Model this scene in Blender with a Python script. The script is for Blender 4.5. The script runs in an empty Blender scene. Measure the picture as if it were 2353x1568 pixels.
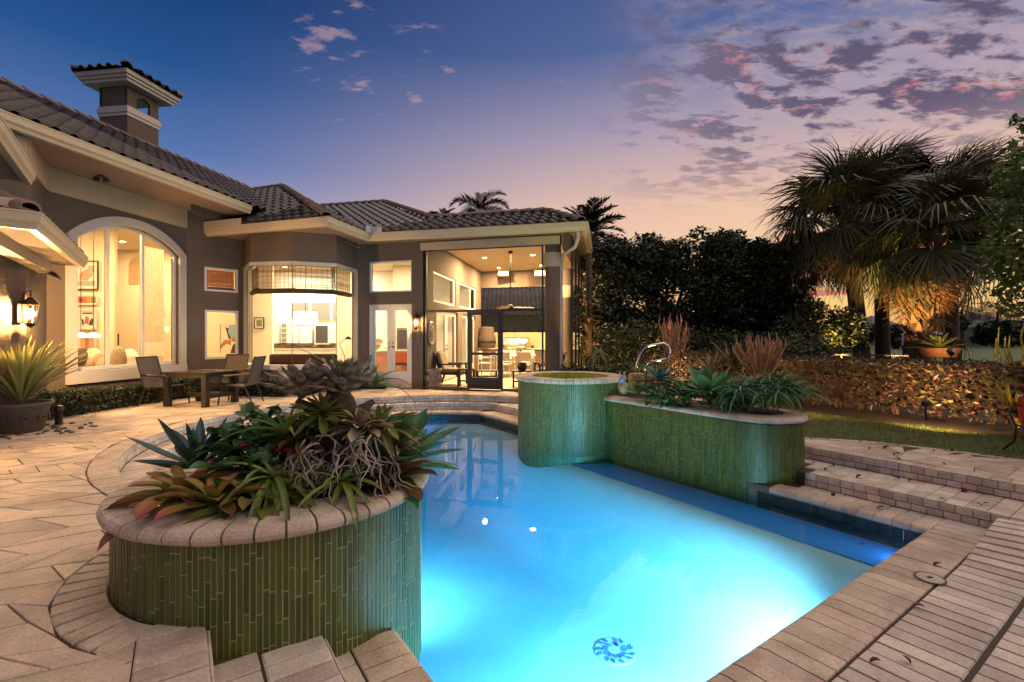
import bpy, math, random
import numpy as np
from mathutils import Matrix, Vector, geometry
random.seed(7); RNG = np.random.default_rng(7)
R = math.radians; PI = math.pi
SC = bpy.context.scene; COL = SC.collection

# ---------------------------------------------------------------- camera
CAMH = 1.45
cam = bpy.data.cameras.new('camera'); CAM = bpy.data.objects.new('camera', cam); COL.objects.link(CAM)
CAM.location = (0, 0, CAMH); CAM.rotation_euler = (R(90), 0, 0)
cam.lens = 17.0; cam.sensor_width = 36.0; cam.shift_y = -0.006; cam.clip_end = 3000; cam.clip_start = 0.05
SC.camera = CAM

# ---------------------------------------------------------------- dusk sky
world = bpy.data.worlds.new('World'); SC.world = world; world.use_nodes = True
SUN_AZ, SUN_EL = R(47), R(52)
def srgb(r, g, b):
    f = lambda c: c / 12.92 if c <= .04045 else ((c + .055) / 1.055) ** 2.4
    return (f(r / 255), f(g / 255), f(b / 255), 1)
class NT:
    """small helper for node trees"""
    def __init__(s, tree): s.t = tree; s.n = tree.nodes; s.l = tree.links
    def new(s, typ, **kw):
        n = s.n.new(typ)
        for k, v in kw.items(): setattr(n, k, v)
        return n
    def put(s, sock, v):
        if isinstance(v, bpy.types.NodeSocket): s.l.new(v, sock)
        elif v is not None: sock.default_value = v
    def m(s, op, a, b=None, c=None, clamp=False):
        n = s.new('ShaderNodeMath', operation=op, use_clamp=clamp); s.put(n.inputs[0], a); s.put(n.inputs[1], b)
        if c is not None: s.put(n.inputs[2], c)
        return n.outputs[0]
    def ramp(s, fac, stops, interp='LINEAR'):
        n = s.new('ShaderNodeValToRGB'); cr = n.color_ramp; cr.interpolation = interp
        while len(cr.elements) < len(stops): cr.elements.new(.5)
        for e, (p, c) in zip(cr.elements, stops): e.position = p; e.color = c if len(c) == 4 else (*c, 1)
        s.put(n.inputs[0], fac); return n.outputs[0]
    def mix(s, fac, a, b, mode='MIX'):
        n = s.new('ShaderNodeMix', data_type='RGBA', blend_type=mode); s.put(n.inputs[0], fac); s.put(n.inputs[6], a); s.put(n.inputs[7], b)
        return n.outputs[2]
    def noise(s, vec, scale, detail=4, rough=.55, dist=0, dim='3D'):
        n = s.new('ShaderNodeTexNoise', noise_dimensions=dim); s.put(n.inputs['Vector'], vec); n.inputs['Scale'].default_value = scale
        n.inputs['Detail'].default_value = detail; n.inputs['Roughness'].default_value = rough; n.inputs['Distortion'].default_value = dist
        return n.outputs[0]
    def maprange(s, v, a, b, c=0., d=1., typ='SMOOTHSTEP'):
        n = s.new('ShaderNodeMapRange', interpolation_type=typ); s.put(n.inputs[0], v)
        for i, x in enumerate((a, b, c, d)): n.inputs[i + 1].default_value = x
        return n.outputs[0]
world.node_tree.nodes.clear()
k = NT(world.node_tree)
tc = k.new('ShaderNodeTexCoord'); nv = k.new('ShaderNodeVectorMath', operation='NORMALIZE'); k.l.new(tc.outputs['Generated'], nv.inputs[0])
sp = k.new('ShaderNodeSeparateXYZ'); k.l.new(nv.outputs[0], sp.inputs[0]); dx, dy, dz = sp.outputs
el = k.m('MAXIMUM', dz, 0.0)
hl = k.m('MAXIMUM', k.m('SQRT', k.m('ADD', k.m('MULTIPLY', dx, dx), k.m('MULTIPLY', dy, dy))), .001)
az = k.m('DIVIDE', k.m('ADD', k.m('MULTIPLY', dx, math.sin(SUN_AZ)), k.m('MULTIPLY', dy, math.cos(SUN_AZ))), hl)
sunside = k.ramp(el, [(0, srgb(246, 168, 98)), (.05, srgb(253, 205, 128)), (.13, srgb(252, 210, 165)), (.25, srgb(238, 196, 172)), (.38, srgb(172, 158, 178)), (.5, srgb(88, 106, 156)), (.7, srgb(48, 76, 132)), (1, srgb(26, 54, 112))])
antisun = k.ramp(el, [(0, srgb(200, 152, 146)), (.1, srgb(196, 164, 168)), (.2, srgb(152, 154, 194)), (.3, srgb(88, 118, 174)), (.42, srgb(40, 84, 144)), (.56, srgb(15, 54, 108)), (1, srgb(14, 40, 92))])
skyc = k.mix(k.maprange(az, .12, .97), antisun, sunside)
# clouds on a sheet overhead, densest towards the sunset
zz = k.m('ADD', el, .16)
cv = k.new('ShaderNodeCombineXYZ'); k.put(cv.inputs[0], k.m('DIVIDE', dx, zz)); k.put(cv.inputs[1], k.m('DIVIDE', dy, zz)); cv.inputs[2].default_value = 3.7
cmap = k.new('ShaderNodeMapping'); k.l.new(cv.outputs[0], cmap.inputs[0]); cmap.inputs['Rotation'].default_value = (0, 0, R(-58)); cmap.inputs['Scale'].default_value = (1.0, 1.9, 1)
C1 = k.noise(cmap.outputs[0], 3.9, 9, .64, .25); C2 = k.noise(cmap.outputs[0], 9.5, 6, .6, .2); C3 = k.noise(cv.outputs[0], .9, 3, .5)
dens = k.m('MULTIPLY', k.maprange(az, .78, .985), k.maprange(el, .22, .36))
veil = k.m('MULTIPLY', k.maprange(C1, .34, .60), k.m('MULTIPLY', dens, .7))
skyc = k.mix(veil, skyc, srgb(190, 170, 178))
dark = k.m('MULTIPLY', k.maprange(k.m('ADD', k.m('MULTIPLY', C1, .62), k.m('MULTIPLY', C2, .38)), .47, .56), k.m('MULTIPLY', k.m('POWER', dens, .7), .9))
dcol = k.mix(k.maprange(C2, .36, .50), srgb(200, 118, 124), srgb(84, 78, 108))
skyc = k.mix(dark, skyc, dcol)
# sparse pale pink wisps over the rest of the sky
wis = k.m('MULTIPLY', k.maprange(k.m('ADD', k.m('MULTIPLY', C2, .55), k.m('MULTIPLY', C3, .45)), .615, .70), k.m('MULTIPLY', k.maprange(el, .2, .36), .4))
skyc = k.mix(wis, skyc, srgb(214, 172, 172))
# red streaks low over the sunset
sv = k.new('ShaderNodeCombineXYZ'); k.put(sv.inputs[0], k.m('MULTIPLY', k.m('DIVIDE', dx, hl), 2.2)); k.put(sv.inputs[1], k.m('MULTIPLY', k.m('DIVIDE', dy, hl), 2.2)); k.put(sv.inputs[2], k.m('MULTIPLY', el, 34))
C4 = k.noise(sv.outputs[0], 1.1, 6, .55, .1)
low = k.m('MULTIPLY', k.maprange(C4, .52, .60), k.m('MULTIPLY', k.m('MULTIPLY', k.maprange(el, .04, .07), k.maprange(el, .2, .12)), k.maprange(az, .8, .98)))
skyc = k.mix(k.m('MULTIPLY', low, .8), skyc, srgb(214, 108, 104))
skyc = k.mix(k.maprange(dz, -.02, 0), (.05, .06, .05, 1), skyc)
bg = k.new('ShaderNodeBackground'); k.put(bg.inputs[0], skyc); bg.inputs[1].default_value = 1.0
wo = k.new('ShaderNodeOutputWorld'); k.l.new(bg.outputs[0], wo.inputs[0])

# afterglow of the sun that has just set behind the palms
sun = bpy.data.lights.new('sun', 'SUN'); sun.energy = 2.3; sun.angle = R(110); sun.color = (1, .80, .60)
SUN = bpy.data.objects.new('sun', sun); COL.objects.link(SUN)
GLOW_AZ = SUN_AZ + R(30)          # the afterglow is broad and reaches round to the side
SUN.rotation_euler = Vector((-math.sin(GLOW_AZ) * math.cos(SUN_EL), -math.cos(GLOW_AZ) * math.cos(SUN_EL), -math.sin(SUN_EL))).to_track_quat('-Z', 'Y').to_euler()

vs = SC.view_settings; SC.display_settings.display_device = 'sRGB'
vs.view_transform = 'Standard'; vs.look = 'None'; vs.exposure = 0.0; vs.gamma = 1.0; vs.use_curve_mapping = False
cy = SC.cycles; cy.use_denoising = True; cy.max_bounces = 8; cy.diffuse_bounces = 3; cy.glossy_bounces = 4; cy.transmission_bounces = 6
cy.transparent_max_bounces = 24; cy.caustics_reflective = False; cy.caustics_refractive = False; cy.sample_clamp_indirect = 4.0; cy.sample_clamp_direct = 0
SC.render.engine = 'CYCLES'
try: cy.denoiser = 'OPENIMAGEDENOISE'; cy.denoising_input_passes = 'RGB_ALBEDO_NORMAL'; cy.denoising_prefilter = 'ACCURATE'
except Exception: pass

# ---------------------------------------------------------------- measuring the place (photo read at 2353 x 1568)
F, CX, YH = 1111.0, 1176.5, 770.0
def G(x, y, z=0.0):                      # point of the level z seen at a place of the photograph
    D = F * (CAMH - z) / (y - YH); return Vector(((x - CX) / F * D, D, z))
def AT(x, y, D): return Vector(((x - CX) / F * D, D, CAMH - (y - YH) / F * D))
def PQ(p, q, z=0.0): return Vector((-.566 * p + .824 * q, .824 * p + .566 * q, z))   # the pool's own axes
def in_view(v, m=.06):
    if v[1] < .3: return False
    x = .5 + v[0] / v[1] * F / 2353; y = (YH - (v[2] - CAMH) / v[1] * F) / 1568
    y = (YH + (CAMH - v[2]) / v[1] * F) / 1568
    return -m < x < 1 + m and -m < y < 1 + m

# ---------------------------------------------------------------- materials
MAT = {}
def principled(name):
    m = bpy.data.materials.new(name); m.use_nodes = True; m.node_tree.nodes.clear(); t = NT(m.node_tree)
    b = t.new('ShaderNodeBsdfPrincipled'); o = t.new('ShaderNodeOutputMaterial'); t.l.new(b.outputs[0], o.inputs[0]); MAT[name] = m
    return m, t, b, o
def rnd(t):                              # one random number per separate piece
    oi = t.new('ShaderNodeObjectInfo'); g = t.new('ShaderNodeNewGeometry')
    return t.m('FRACT', t.m('ADD', t.m('MULTIPLY', oi.outputs['Random'], 7.13), t.m('MULTIPLY', g.outputs['Random Per Island'], 3.71)))
def mk(name, col, rough=.6, var=.0, hue=.0, namt=.15, nscale=6, bump=0, bscale=60, metal=0, spec=.5, coat=0, col2=None, c2scale=3, c2range=(.45, .6), detail=5, coords='world', bdist=.01, grain=0, gscale=60):
    m, t, b, o = principled(name)
    if coords == 'world': pos = t.new('ShaderNodeNewGeometry').outputs['Position']
    else: pos = t.new('ShaderNodeTexCoord').outputs['Object']
    c = (*col, 1)
    if col2 is not None: c = t.mix(t.maprange(t.noise(pos, c2scale, 4), *c2range), c, (*col2, 1))
    v = t.m('ADD', 1 - namt, t.m('MULTIPLY', t.noise(pos, nscale, detail, .6), namt * 2))
    if grain: v = t.m('MULTIPLY', v, t.m('ADD', 1 - grain, t.m('MULTIPLY', t.noise(pos, gscale, 3, .7), grain * 2)))
    if var or hue:
        r = rnd(t); v = t.m('MULTIPLY', v, t.m('ADD', 1 - var, t.m('MULTIPLY', r, var * 2)))
    h = t.new('ShaderNodeHueSaturation'); t.put(h.inputs['Color'], c); t.put(h.inputs['Value'], v)
    if hue: t.put(h.inputs['Hue'], t.m('ADD', .5 - hue, t.m('MULTIPLY', t.m('FRACT', t.m('MULTIPLY', r, 5.3)), hue * 2)))
    t.l.new(h.outputs[0], b.inputs['Base Color'])
    b.inputs['Roughness'].default_value = rough; b.inputs['Metallic'].default_value = metal; b.inputs['Specular IOR Level'].default_value = spec
    b.inputs['Coat Weight'].default_value = coat; b.inputs['Coat Roughness'].default_value = .08
    if bump:
        bp = t.new('ShaderNodeBump'); bp.inputs['Strength'].default_value = bump; bp.inputs['Distance'].default_value = bdist
        t.put(bp.inputs['Height'], t.noise(pos, bscale, 4, .6)); t.l.new(bp.outputs[0], b.inputs['Normal'])
    return m
def leafmat(name, stops, rough=.42, var=.25, hue=.02, spec=.4, streak=0, axis=0, coat=0):
    """leaf colour that runs from the base (0) to the tip (1) of each blade"""
    m, t, b, o = principled(name)
    tc = t.new('ShaderNodeTexCoord'); s = t.new('ShaderNodeSeparateXYZ'); t.l.new(tc.outputs['Generated'], s.inputs[0])
    c = t.ramp(s.outputs[axis], [(p, (*cc, 1)) for p, cc in stops]) if len(stops) > 1 else (*stops[0][1], 1)
    r = rnd(t); v = t.m('ADD', 1 - var, t.m('MULTIPLY', r, var * 2))
    if streak:
        mp = t.new('ShaderNodeMapping'); t.l.new(tc.outputs['Generated'], mp.inputs[0]); mp.inputs['Scale'].default_value = (1.2, 16, 1)
        v = t.m('MULTIPLY', v, t.m('ADD', 1 - streak, t.m('MULTIPLY', t.noise(mp.outputs[0], 2, 3), streak * 2)))
    pn = t.noise(t.new('ShaderNodeNewGeometry').outputs['Position'], 30, 3); v = t.m('MULTIPLY', v, t.m('ADD', .8, t.m('MULTIPLY', pn, .4)))
    h = t.new('ShaderNodeHueSaturation'); t.put(h.inputs['Color'], c); t.put(h.inputs['Value'], v)
    t.put(h.inputs['Hue'], t.m('ADD', .5 - hue, t.m('MULTIPLY', t.m('FRACT', t.m('MULTIPLY', r, 5.3)), hue * 2)))
    t.l.new(h.outputs[0], b.inputs['Base Color']); b.inputs['Roughness'].default_value = rough; b.inputs['Specular IOR Level'].default_value = spec
    b.inputs['Coat Weight'].default_value = coat
    return m
def emit(name, col, strength):
    m = bpy.data.materials.new(name); m.use_nodes = True; m.node_tree.nodes.clear(); t = NT(m.node_tree)
    e = t.new('ShaderNodeEmission'); e.inputs[0].default_value = (*col, 1); e.inputs[1].default_value = strength
    o = t.new('ShaderNodeOutputMaterial'); t.l.new(e.outputs[0], o.inputs[0]); MAT[name] = m
def clear(name, tint=(1, 1, 1), ior=1.45, rough=0, extra=0.0, diffuse=None, bump=0, bscale=4):
    """clear sheet: looks through, mirrors by Fresnel; extra = share of the plain diffuse colour (screen mesh)"""
    m = bpy.data.materials.new(name); m.use_nodes = True; m.node_tree.nodes.clear(); t = NT(m.node_tree); MAT[name] = m
    tr = t.new('ShaderNodeBsdfTransparent'); tr.inputs[0].default_value = (*tint, 1); sh = tr.outputs[0]
    if diffuse is not None:
        d = t.new('ShaderNodeBsdfDiffuse'); d.inputs[0].default_value = (*diffuse, 1); x = t.new('ShaderNodeMixShader'); x.inputs[0].default_value = extra
        t.l.new(sh, x.inputs[1]); t.l.new(d.outputs[0], x.inputs[2]); sh = x.outputs[0]
    if ior:
        gl = t.new('ShaderNodeBsdfGlossy'); gl.inputs['Roughness'].default_value = rough; fr = t.new('ShaderNodeFresnel'); fr.inputs[0].default_value = ior
        if bump:
            bp = t.new('ShaderNodeBump'); bp.inputs['Strength'].default_value = bump; bp.inputs['Distance'].default_value = .02
            t.put(bp.inputs['Height'], t.noise(t.new('ShaderNodeNewGeometry').outputs['Position'], bscale, 3)); t.l.new(bp.outputs[0], gl.inputs['Normal']); t.l.new(bp.outputs[0], fr.inputs['Normal'])
        x = t.new('ShaderNodeMixShader'); t.l.new(fr.outputs[0], x.inputs[0]); t.l.new(sh, x.inputs[1]); t.l.new(gl.outputs[0], x.inputs[2]); sh = x.outputs[0]
    o = t.new('ShaderNodeOutputMaterial'); t.l.new(sh, o.inputs[0]); return m, t, o

mk('stucco', (.125, .092, .070), .9, namt=.2, nscale=1.2, grain=.22, gscale=45, bump=1, bscale=38, bdist=.02)
mk('cream', (.46, .36, .23), .7, namt=.06, nscale=3)
mk('soffit', (.30, .22, .15), .8, namt=.06, nscale=3)
mk('trim_paint', (.47, .42, .37), .6, namt=.06, nscale=3)
mk('gutter_metal', (.56, .44, .28), .45, namt=.05)
mk('white_frame', (.62, .59, .55), .45, namt=.04)
mk('dark_frame', (.018, .017, .017), .45, namt=.1)
mk('roof_tile', (.038, .028, .023), .32, var=.38, hue=.015, namt=.25, nscale=9, bump=.2, bscale=90, spec=.5)
mk('ridge_tile', (.165, .112, .075), .55, var=.25, hue=.015, namt=.25, nscale=9, bump=.3, bscale=90)
mk('roof_felt', (.03, .025, .022), .9)
mk('mortar_bed', (.30, .23, .15), .9, namt=.2, bump=.3)
mk('paver', (.63, .48, .345), .78, var=.20, hue=.012, namt=.34, nscale=5, grain=.5, bump=1, bscale=90, bdist=.006, col2=(.50, .385, .28), c2scale=1.6)
mk('coping_brick', (.60, .465, .345), .8, var=.12, hue=.01, namt=.3, nscale=8, grain=.5, bump=1, bscale=90, bdist=.006, col2=(.45, .335, .24), c2scale=4)
mk('step_brick', (.64, .535, .43), .8, var=.2, hue=.012, namt=.32, nscale=8, grain=.5, bump=1, bscale=90, bdist=.006, col2=(.50, .415, .335), c2scale=4)
mk('joint_sand', (.075, .055, .038), .95, namt=.25, nscale=20)
mk('mortar', (.10, .085, .07), .9, namt=.3, nscale=25, bump=.4)
mk('glass_tile', (.080, .090, .012), .36, var=.3, hue=.02, namt=.4, nscale=7, bump=.6, bscale=26, spec=.4, bdist=.004)
mk('grout', (.29, .34, .19), .7, namt=.12)
mk('waterline_tile', (.028, .030, .014), .2, var=.35, namt=.2, coat=.4)
mk('waterline_grout', (.16, .13, .085), .8)
mk('olive_tile', (.30, .27, .15), .3, var=.2, namt=.15)
mk('spa_tile', (.30, .36, .06), .25, var=.2, namt=.15, coat=.3)
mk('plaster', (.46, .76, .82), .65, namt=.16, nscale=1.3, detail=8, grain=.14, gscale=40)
mk('ledge_glow_blue', (.03, .34, .95), .6, namt=.12, nscale=10)  # blue of the lamp-lit water over the ledge painted into its colour
mk('soil', (.022, .016, .011), .95, namt=.4, nscale=30, bump=.8, bscale=40)
mk('mulch', (.05, .03, .018), .95, namt=.5, nscale=40, bump=.8, bscale=60)
mk('lawn', (.085, .115, .022), .9, namt=.3, nscale=3, bump=.6, bscale=90, col2=(.10, .11, .025), c2scale=.6)
mk('far_lawn', (.045, .10, .025), .95, namt=.3, nscale=.15)
mk('grass_blade', (.15, .19, .035), .6, var=.35, hue=.03)
mk('room_wall', (.74, .64, .46), .8, namt=.02)
mk('room_white', (.80, .76, .66), .6, namt=.02)
mk('room_ceiling', (.78, .70, .55), .85, namt=.02)
mk('room_floor', (.50, .40, .27), .5, namt=.08)
mk('patio_ceiling', (.62, .50, .34), .85, namt=.03)
mk('cabinet_white', (.74, .72, .66), .4, namt=.03)
mk('cabinet_glass', (.16, .17, .17), .1, namt=.05)
mk('backsplash', (.30, .25, .19), .3, var=.75, hue=.03, namt=.1)
mk('counter_stone', (.42, .35, .27), .3, namt=.25, nscale=30)
mk('dark_window', (.02, .028, .033), .06, spec=.8)
mk('black_metal', (.015, .014, .014), .4, namt=.1)
mk('bronze', (.045, .033, .024), .45, metal=.5, namt=.15)
mk('steel', (.62, .58, .52), .22, metal=1, namt=.05)
mk('chrome', (.75, .75, .76), .08, metal=1)
mk('brass', (.55, .38, .16), .25, metal=1)
mk('sofa_cream', (.60, .50, .36), .9, namt=.08, bump=.3, bscale=300)
mk('cushion_dark', (.07, .045, .035), .9, namt=.4, nscale=40)
mk('cushion_tan', (.40, .26, .15), .9, namt=.25, nscale=30)
mk('cushion_leaf', (.36, .28, .18), .9, namt=.5, nscale=18)
mk('brown_fabric', (.075, .028, .012), .9, namt=.15)
mk('orange_throw', (.55, .13, .05), .9, namt=.3, nscale=50)
mk('curtain', (.72, .60, .42), .9, namt=.25, nscale=14)
mk('curtain_pale', (.85, .76, .58), .9, namt=.1)
mk('lamp_white', (.80, .76, .66), .8)
mk('bamboo', (.34, .19, .07), .7, var=.5, hue=.02, namt=.3, nscale=30)
mk('bamboo_dark', (.06, .036, .015), .8, namt=.4, nscale=40)
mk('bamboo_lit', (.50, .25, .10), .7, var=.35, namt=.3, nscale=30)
mk('teak_dark', (.022, .016, .012), .55, namt=.3, nscale=14)
mk('table_stone', (.028, .02, .016), .35, namt=.3, nscale=12)
mk('sling', (.10, .075, .05), .8, namt=.1, nscale=60)
mk('white_chair', (.72, .66, .54), .5)
mk('stone_pot', (.33, .25, .175), .9, namt=.25, nscale=20, bump=.8, bscale=25, bdist=.02)
mk('iron_pot', (.075, .062, .048), .7, namt=.3, nscale=12, bump=.4, bscale=30)
mk('terracotta', (.30, .115, .05), .75, namt=.2)
mk('red_glaze', (.55, .05, .03), .25, namt=.15, coat=.5)
mk('blue_glaze', (.03, .14, .40), .2, namt=.15, coat=.5)
mk('plaque', (.20, .14, .09), .5, namt=.5, nscale=18)
mk('plaque_rim', (.36, .34, .33), .4, namt=.25, nscale=30)
mk('rubber', (.02, .018, .015), .6)
mk('pebble', (.13, .10, .075), .7, var=.5, namt=.2)
mk('bark', (.075, .048, .03), .95, namt=.4, nscale=14, bump=1, bscale=22, bdist=.03)
mk('bark_pale', (.27, .17, .10), .9, namt=.35, nscale=20, bump=.6, bscale=40)
mk('boot', (.17, .085, .036), .9, var=.4, namt=.3, nscale=14)
mk('root', (.40, .34, .25), .9, namt=.35, nscale=30)
mk('driftwood', (.09, .07, .05), .95, namt=.5, nscale=25, bump=1, bscale=30, bdist=.02)
mk('ceramic_grey', (.22, .22, .24), .4, namt=.4, nscale=25)
mk('ceramic_ochre', (.35, .19, .05), .5, namt=.3, nscale=25)
mk('drain_blue', (.01, .18, .42), .4, var=.4, namt=.2)
mk('drain_pale', (.45, .75, .90), .4, namt=.05)
mk('canvas_cloth', (.55, .56, .60), .9, namt=.05)
mk('far_wall', (.42, .36, .27), .9, namt=.05)
mk('far_roof', (.17, .16, .17), .9, var=.2, namt=.2)
mk('fence_paint', (.035, .025, .016), .8, namt=.15)
mk('picture_paper', (.66, .60, .48), .7)
for nm, c in dict(art_red=(.42, .09, .04), art_orange=(.5, .2, .06), art_dark=(.05, .04, .04), art_grey=(.32, .29, .25), art_blue=(.2, .33, .40), art_tan=(.33, .15, .07), art_olive=(.16, .15, .06), art_pink=(.55, .26, .17)).items(): mk(nm, c, .7, namt=.3, nscale=14)
leafmat('leaf_dry', [(0, (.085, .042, .018))], .8, var=.7, hue=.03)
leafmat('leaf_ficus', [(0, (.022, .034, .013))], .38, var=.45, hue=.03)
leafmat('leaf_shrub', [(0, (.04, .055, .017))], .45, var=.4, hue=.03)
leafmat('leaf_box', [(0, (.045, .06, .022))], .45, var=.45, hue=.03)
leafmat('leaf_hedge', [(0, (.10, .066, .028))], .42, var=.55, hue=.085)
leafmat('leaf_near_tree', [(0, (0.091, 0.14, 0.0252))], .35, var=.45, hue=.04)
leafmat('frond_green', [(0, (.065, .078, .03)), (1, (.08, .088, .036))], .45, var=.3)
leafmat('frond_dead', [(0, (.17, .08, .03)), (1, (.19, .095, .038))], .7, var=.35)
leafmat('frond_far', [(0, (.03, .042, .02))], .5, var=.3)
leafmat('agave_green', [(0, (0.203, 0.311, 0.0945)), (.5, (0.101, 0.216, 0.0675)), (1, (0.0675, 0.155, 0.0607))], .38, var=.2, streak=.15)
leafmat('agave_blue', [(0, (0.105, 0.18, 0.135)), (.6, (0.06, 0.128, 0.105)), (1, (0.045, 0.0975, 0.0825))], .42, var=.22)
leafmat('brom_yellow', [(0, (0.374, 0.34, 0.051)), (.5, (0.272, 0.255, 0.0425)), (.8, (0.408, 0.187, 0.051)), (1, (0.289, 0.0595, 0.068))], .35, var=.3, streak=.3)
leafmat('brom_green', [(0, (0.18, 0.216, 0.036)), (.6, (0.162, 0.189, 0.036)), (1, (0.216, 0.135, 0.036))], .35, var=.3, streak=.25)
leafmat('brom_red', [(0, (.10, .11, .025)), (.4, (.13, .09, .03)), (1, (.20, .05, .022))], .32, var=.3, streak=.3)
leafmat('brom_banded', [(0, (.46, .42, .30)), (.25, (.20, .15, .10)), (.4, (.54, .49, .37)), (.55, (.17, .13, .09)), (.7, (.58, .53, .41)), (.85, (.22, .16, .11)), (1, (.50, .45, .34))], .5, var=.4)
leafmat('brom_pink', [(0, (.26, .26, .10)), (.4, (.34, .20, .14)), (1, (.42, .38, .22))], .45, var=.35, streak=.2)
leafmat('strap_green', [(0, (0.224, 0.336, 0.048)), (.5, (0.152, 0.272, 0.0448)), (1, (0.104, 0.192, 0.0448))], .36, var=.2, streak=.2)
leafmat('orchid_green', [(0, (0.234, 0.279, 0.045)), (.6, (0.162, 0.216, 0.045)), (1, (0.153, 0.153, 0.054))], .36, var=.25)
leafmat('aloe_green', [(0, (0.075, 0.15, 0.0525)), (1, (0.112, 0.24, 0.0825))], .4, var=.3)
leafmat('shrub_green', [(0, (0.0525, 0.128, 0.033)), (1, (0.075, 0.173, 0.045))], .3, var=.35, coat=.2)
leafmat('pot_leaf', [(0, (.24, .26, .08)), (.5, (.27, .29, .09)), (1, (.36, .33, .10))], .4, var=.35, hue=.03, streak=.3)
leafmat('snake_leaf', [(0, (0.14, 0.119, 0.049)), (1, (0.105, 0.105, 0.049))], .4, var=.35, streak=.2)
leafmat('cactus_tan', [(0, (0.39, 0.221, 0.117)), (1, (0.442, 0.247, 0.143))], .7, var=.3)
leafmat('cactus_yellow', [(0, (.30, .26, .03)), (1, (.42, .34, .05))], .6, var=.2)
leafmat('flower_red', [(0, (.40, .015, .06))], .5, var=.3)
leafmat('potted_yellow', [(0, (.20, .23, .04)), (1, (.26, .26, .05))], .38, var=.2)
emit('lamp_warm', (1, .66, .30), 60); emit('lamp_soft', (1, .80, .52), 5.0); emit('downlight_glow', (1, .74, .40), 40)
emit('pool_lens', (.75, .95, 1), 8); emit('far_window', (1, .70, .25), 1.3)
clear('pane_glass', (.98, .98, .97), 1.28); clear('lamp_glass', (1, .95, .85), 1.3)
clear('screen_mesh', (1, 1, 1), None, extra=.16, diffuse=(.03, .03, .03)); clear('screen_dense', (1, 1, 1), None, extra=.45, diffuse=(.02, .02, .022))
wm, wt, woo = clear('water', (.97, 1, 1), 1.33, 0, bump=.09, bscale=2.6)
va = wt.new('ShaderNodeVolumeAbsorption'); va.inputs['Color'].default_value = (.04, .72, .96, 1); va.inputs['Density'].default_value = .50; wt.l.new(va.outputs[0], woo.inputs['Volume'])
clear('spa_water', (.75, 1, .45), 1.33, 0, bump=.1, bscale=5)

def see_through(name, share):
    t = NT(MAT[name].node_tree); b = next(n for n in t.n if n.type == 'BSDF_PRINCIPLED'); o = next(n for n in t.n if n.type == 'OUTPUT_MATERIAL'); tr = t.new('ShaderNodeBsdfTranslucent'); l = b.inputs['Base Color'].links
    if l: t.l.new(l[0].from_socket, tr.inputs[0])
    x = t.new('ShaderNodeMixShader'); x.inputs[0].default_value = share; t.l.new(b.outputs[0], x.inputs[1]); t.l.new(tr.outputs[0], x.inputs[2]); t.l.new(x.outputs[0], o.inputs[0])
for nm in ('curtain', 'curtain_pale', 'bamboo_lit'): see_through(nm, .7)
see_through('bamboo', .45)
for nm in ('agave_green', 'strap_green', 'orchid_green', 'brom_yellow', 'brom_green', 'brom_red', 'pot_leaf', 'shrub_green', 'leaf_hedge', 'leaf_near_tree', 'potted_yellow'): see_through(nm, .22)
# ---------------------------------------------------------------- building helpers
WMX = {}
def reg(o, parent=None, M=None):
    COL.objects.link(o); M = M or Matrix.Identity(4)
    if parent is not None: o.parent = parent; o.matrix_parent_inverse = WMX[parent.name].inverted()
    o.matrix_basis = M; WMX[o.name] = M.copy(); return o
def tag(o, label=None, cat=None, group=None, kind=None):
    for a, b in (('label', label), ('category', cat), ('group', group), ('kind', kind)):
        if b: o[a] = b
    return o
def thing(name, label, cat, loc=(0, 0, 0), group=None):
    o = bpy.data.objects.new(name, None); o.empty_display_size = .1; reg(o, None, Matrix.Translation(Vector(loc))); return tag(o, label, cat, group)
def fastmesh(name, V, Fq, smooth=False):
    """V (n,3) array, Fq (m,k) index array, all faces with k corners"""
    me = bpy.data.meshes.new(name); V = np.asarray(V, np.float32); Fq = np.asarray(Fq, np.int32); m, kk = Fq.shape
    me.vertices.add(len(V)); me.vertices.foreach_set('co', V.ravel()); me.loops.add(m * kk); me.loops.foreach_set('vertex_index', Fq.ravel())
    me.polygons.add(m); me.polygons.foreach_set('loop_start', np.arange(0, m * kk, kk, dtype=np.int32)); me.polygons.foreach_set('loop_total', np.full(m, kk, np.int32))
    if smooth: me.polygons.foreach_set('use_smooth', np.ones(m, bool))
    me.update(calc_edges=True); return me
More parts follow.
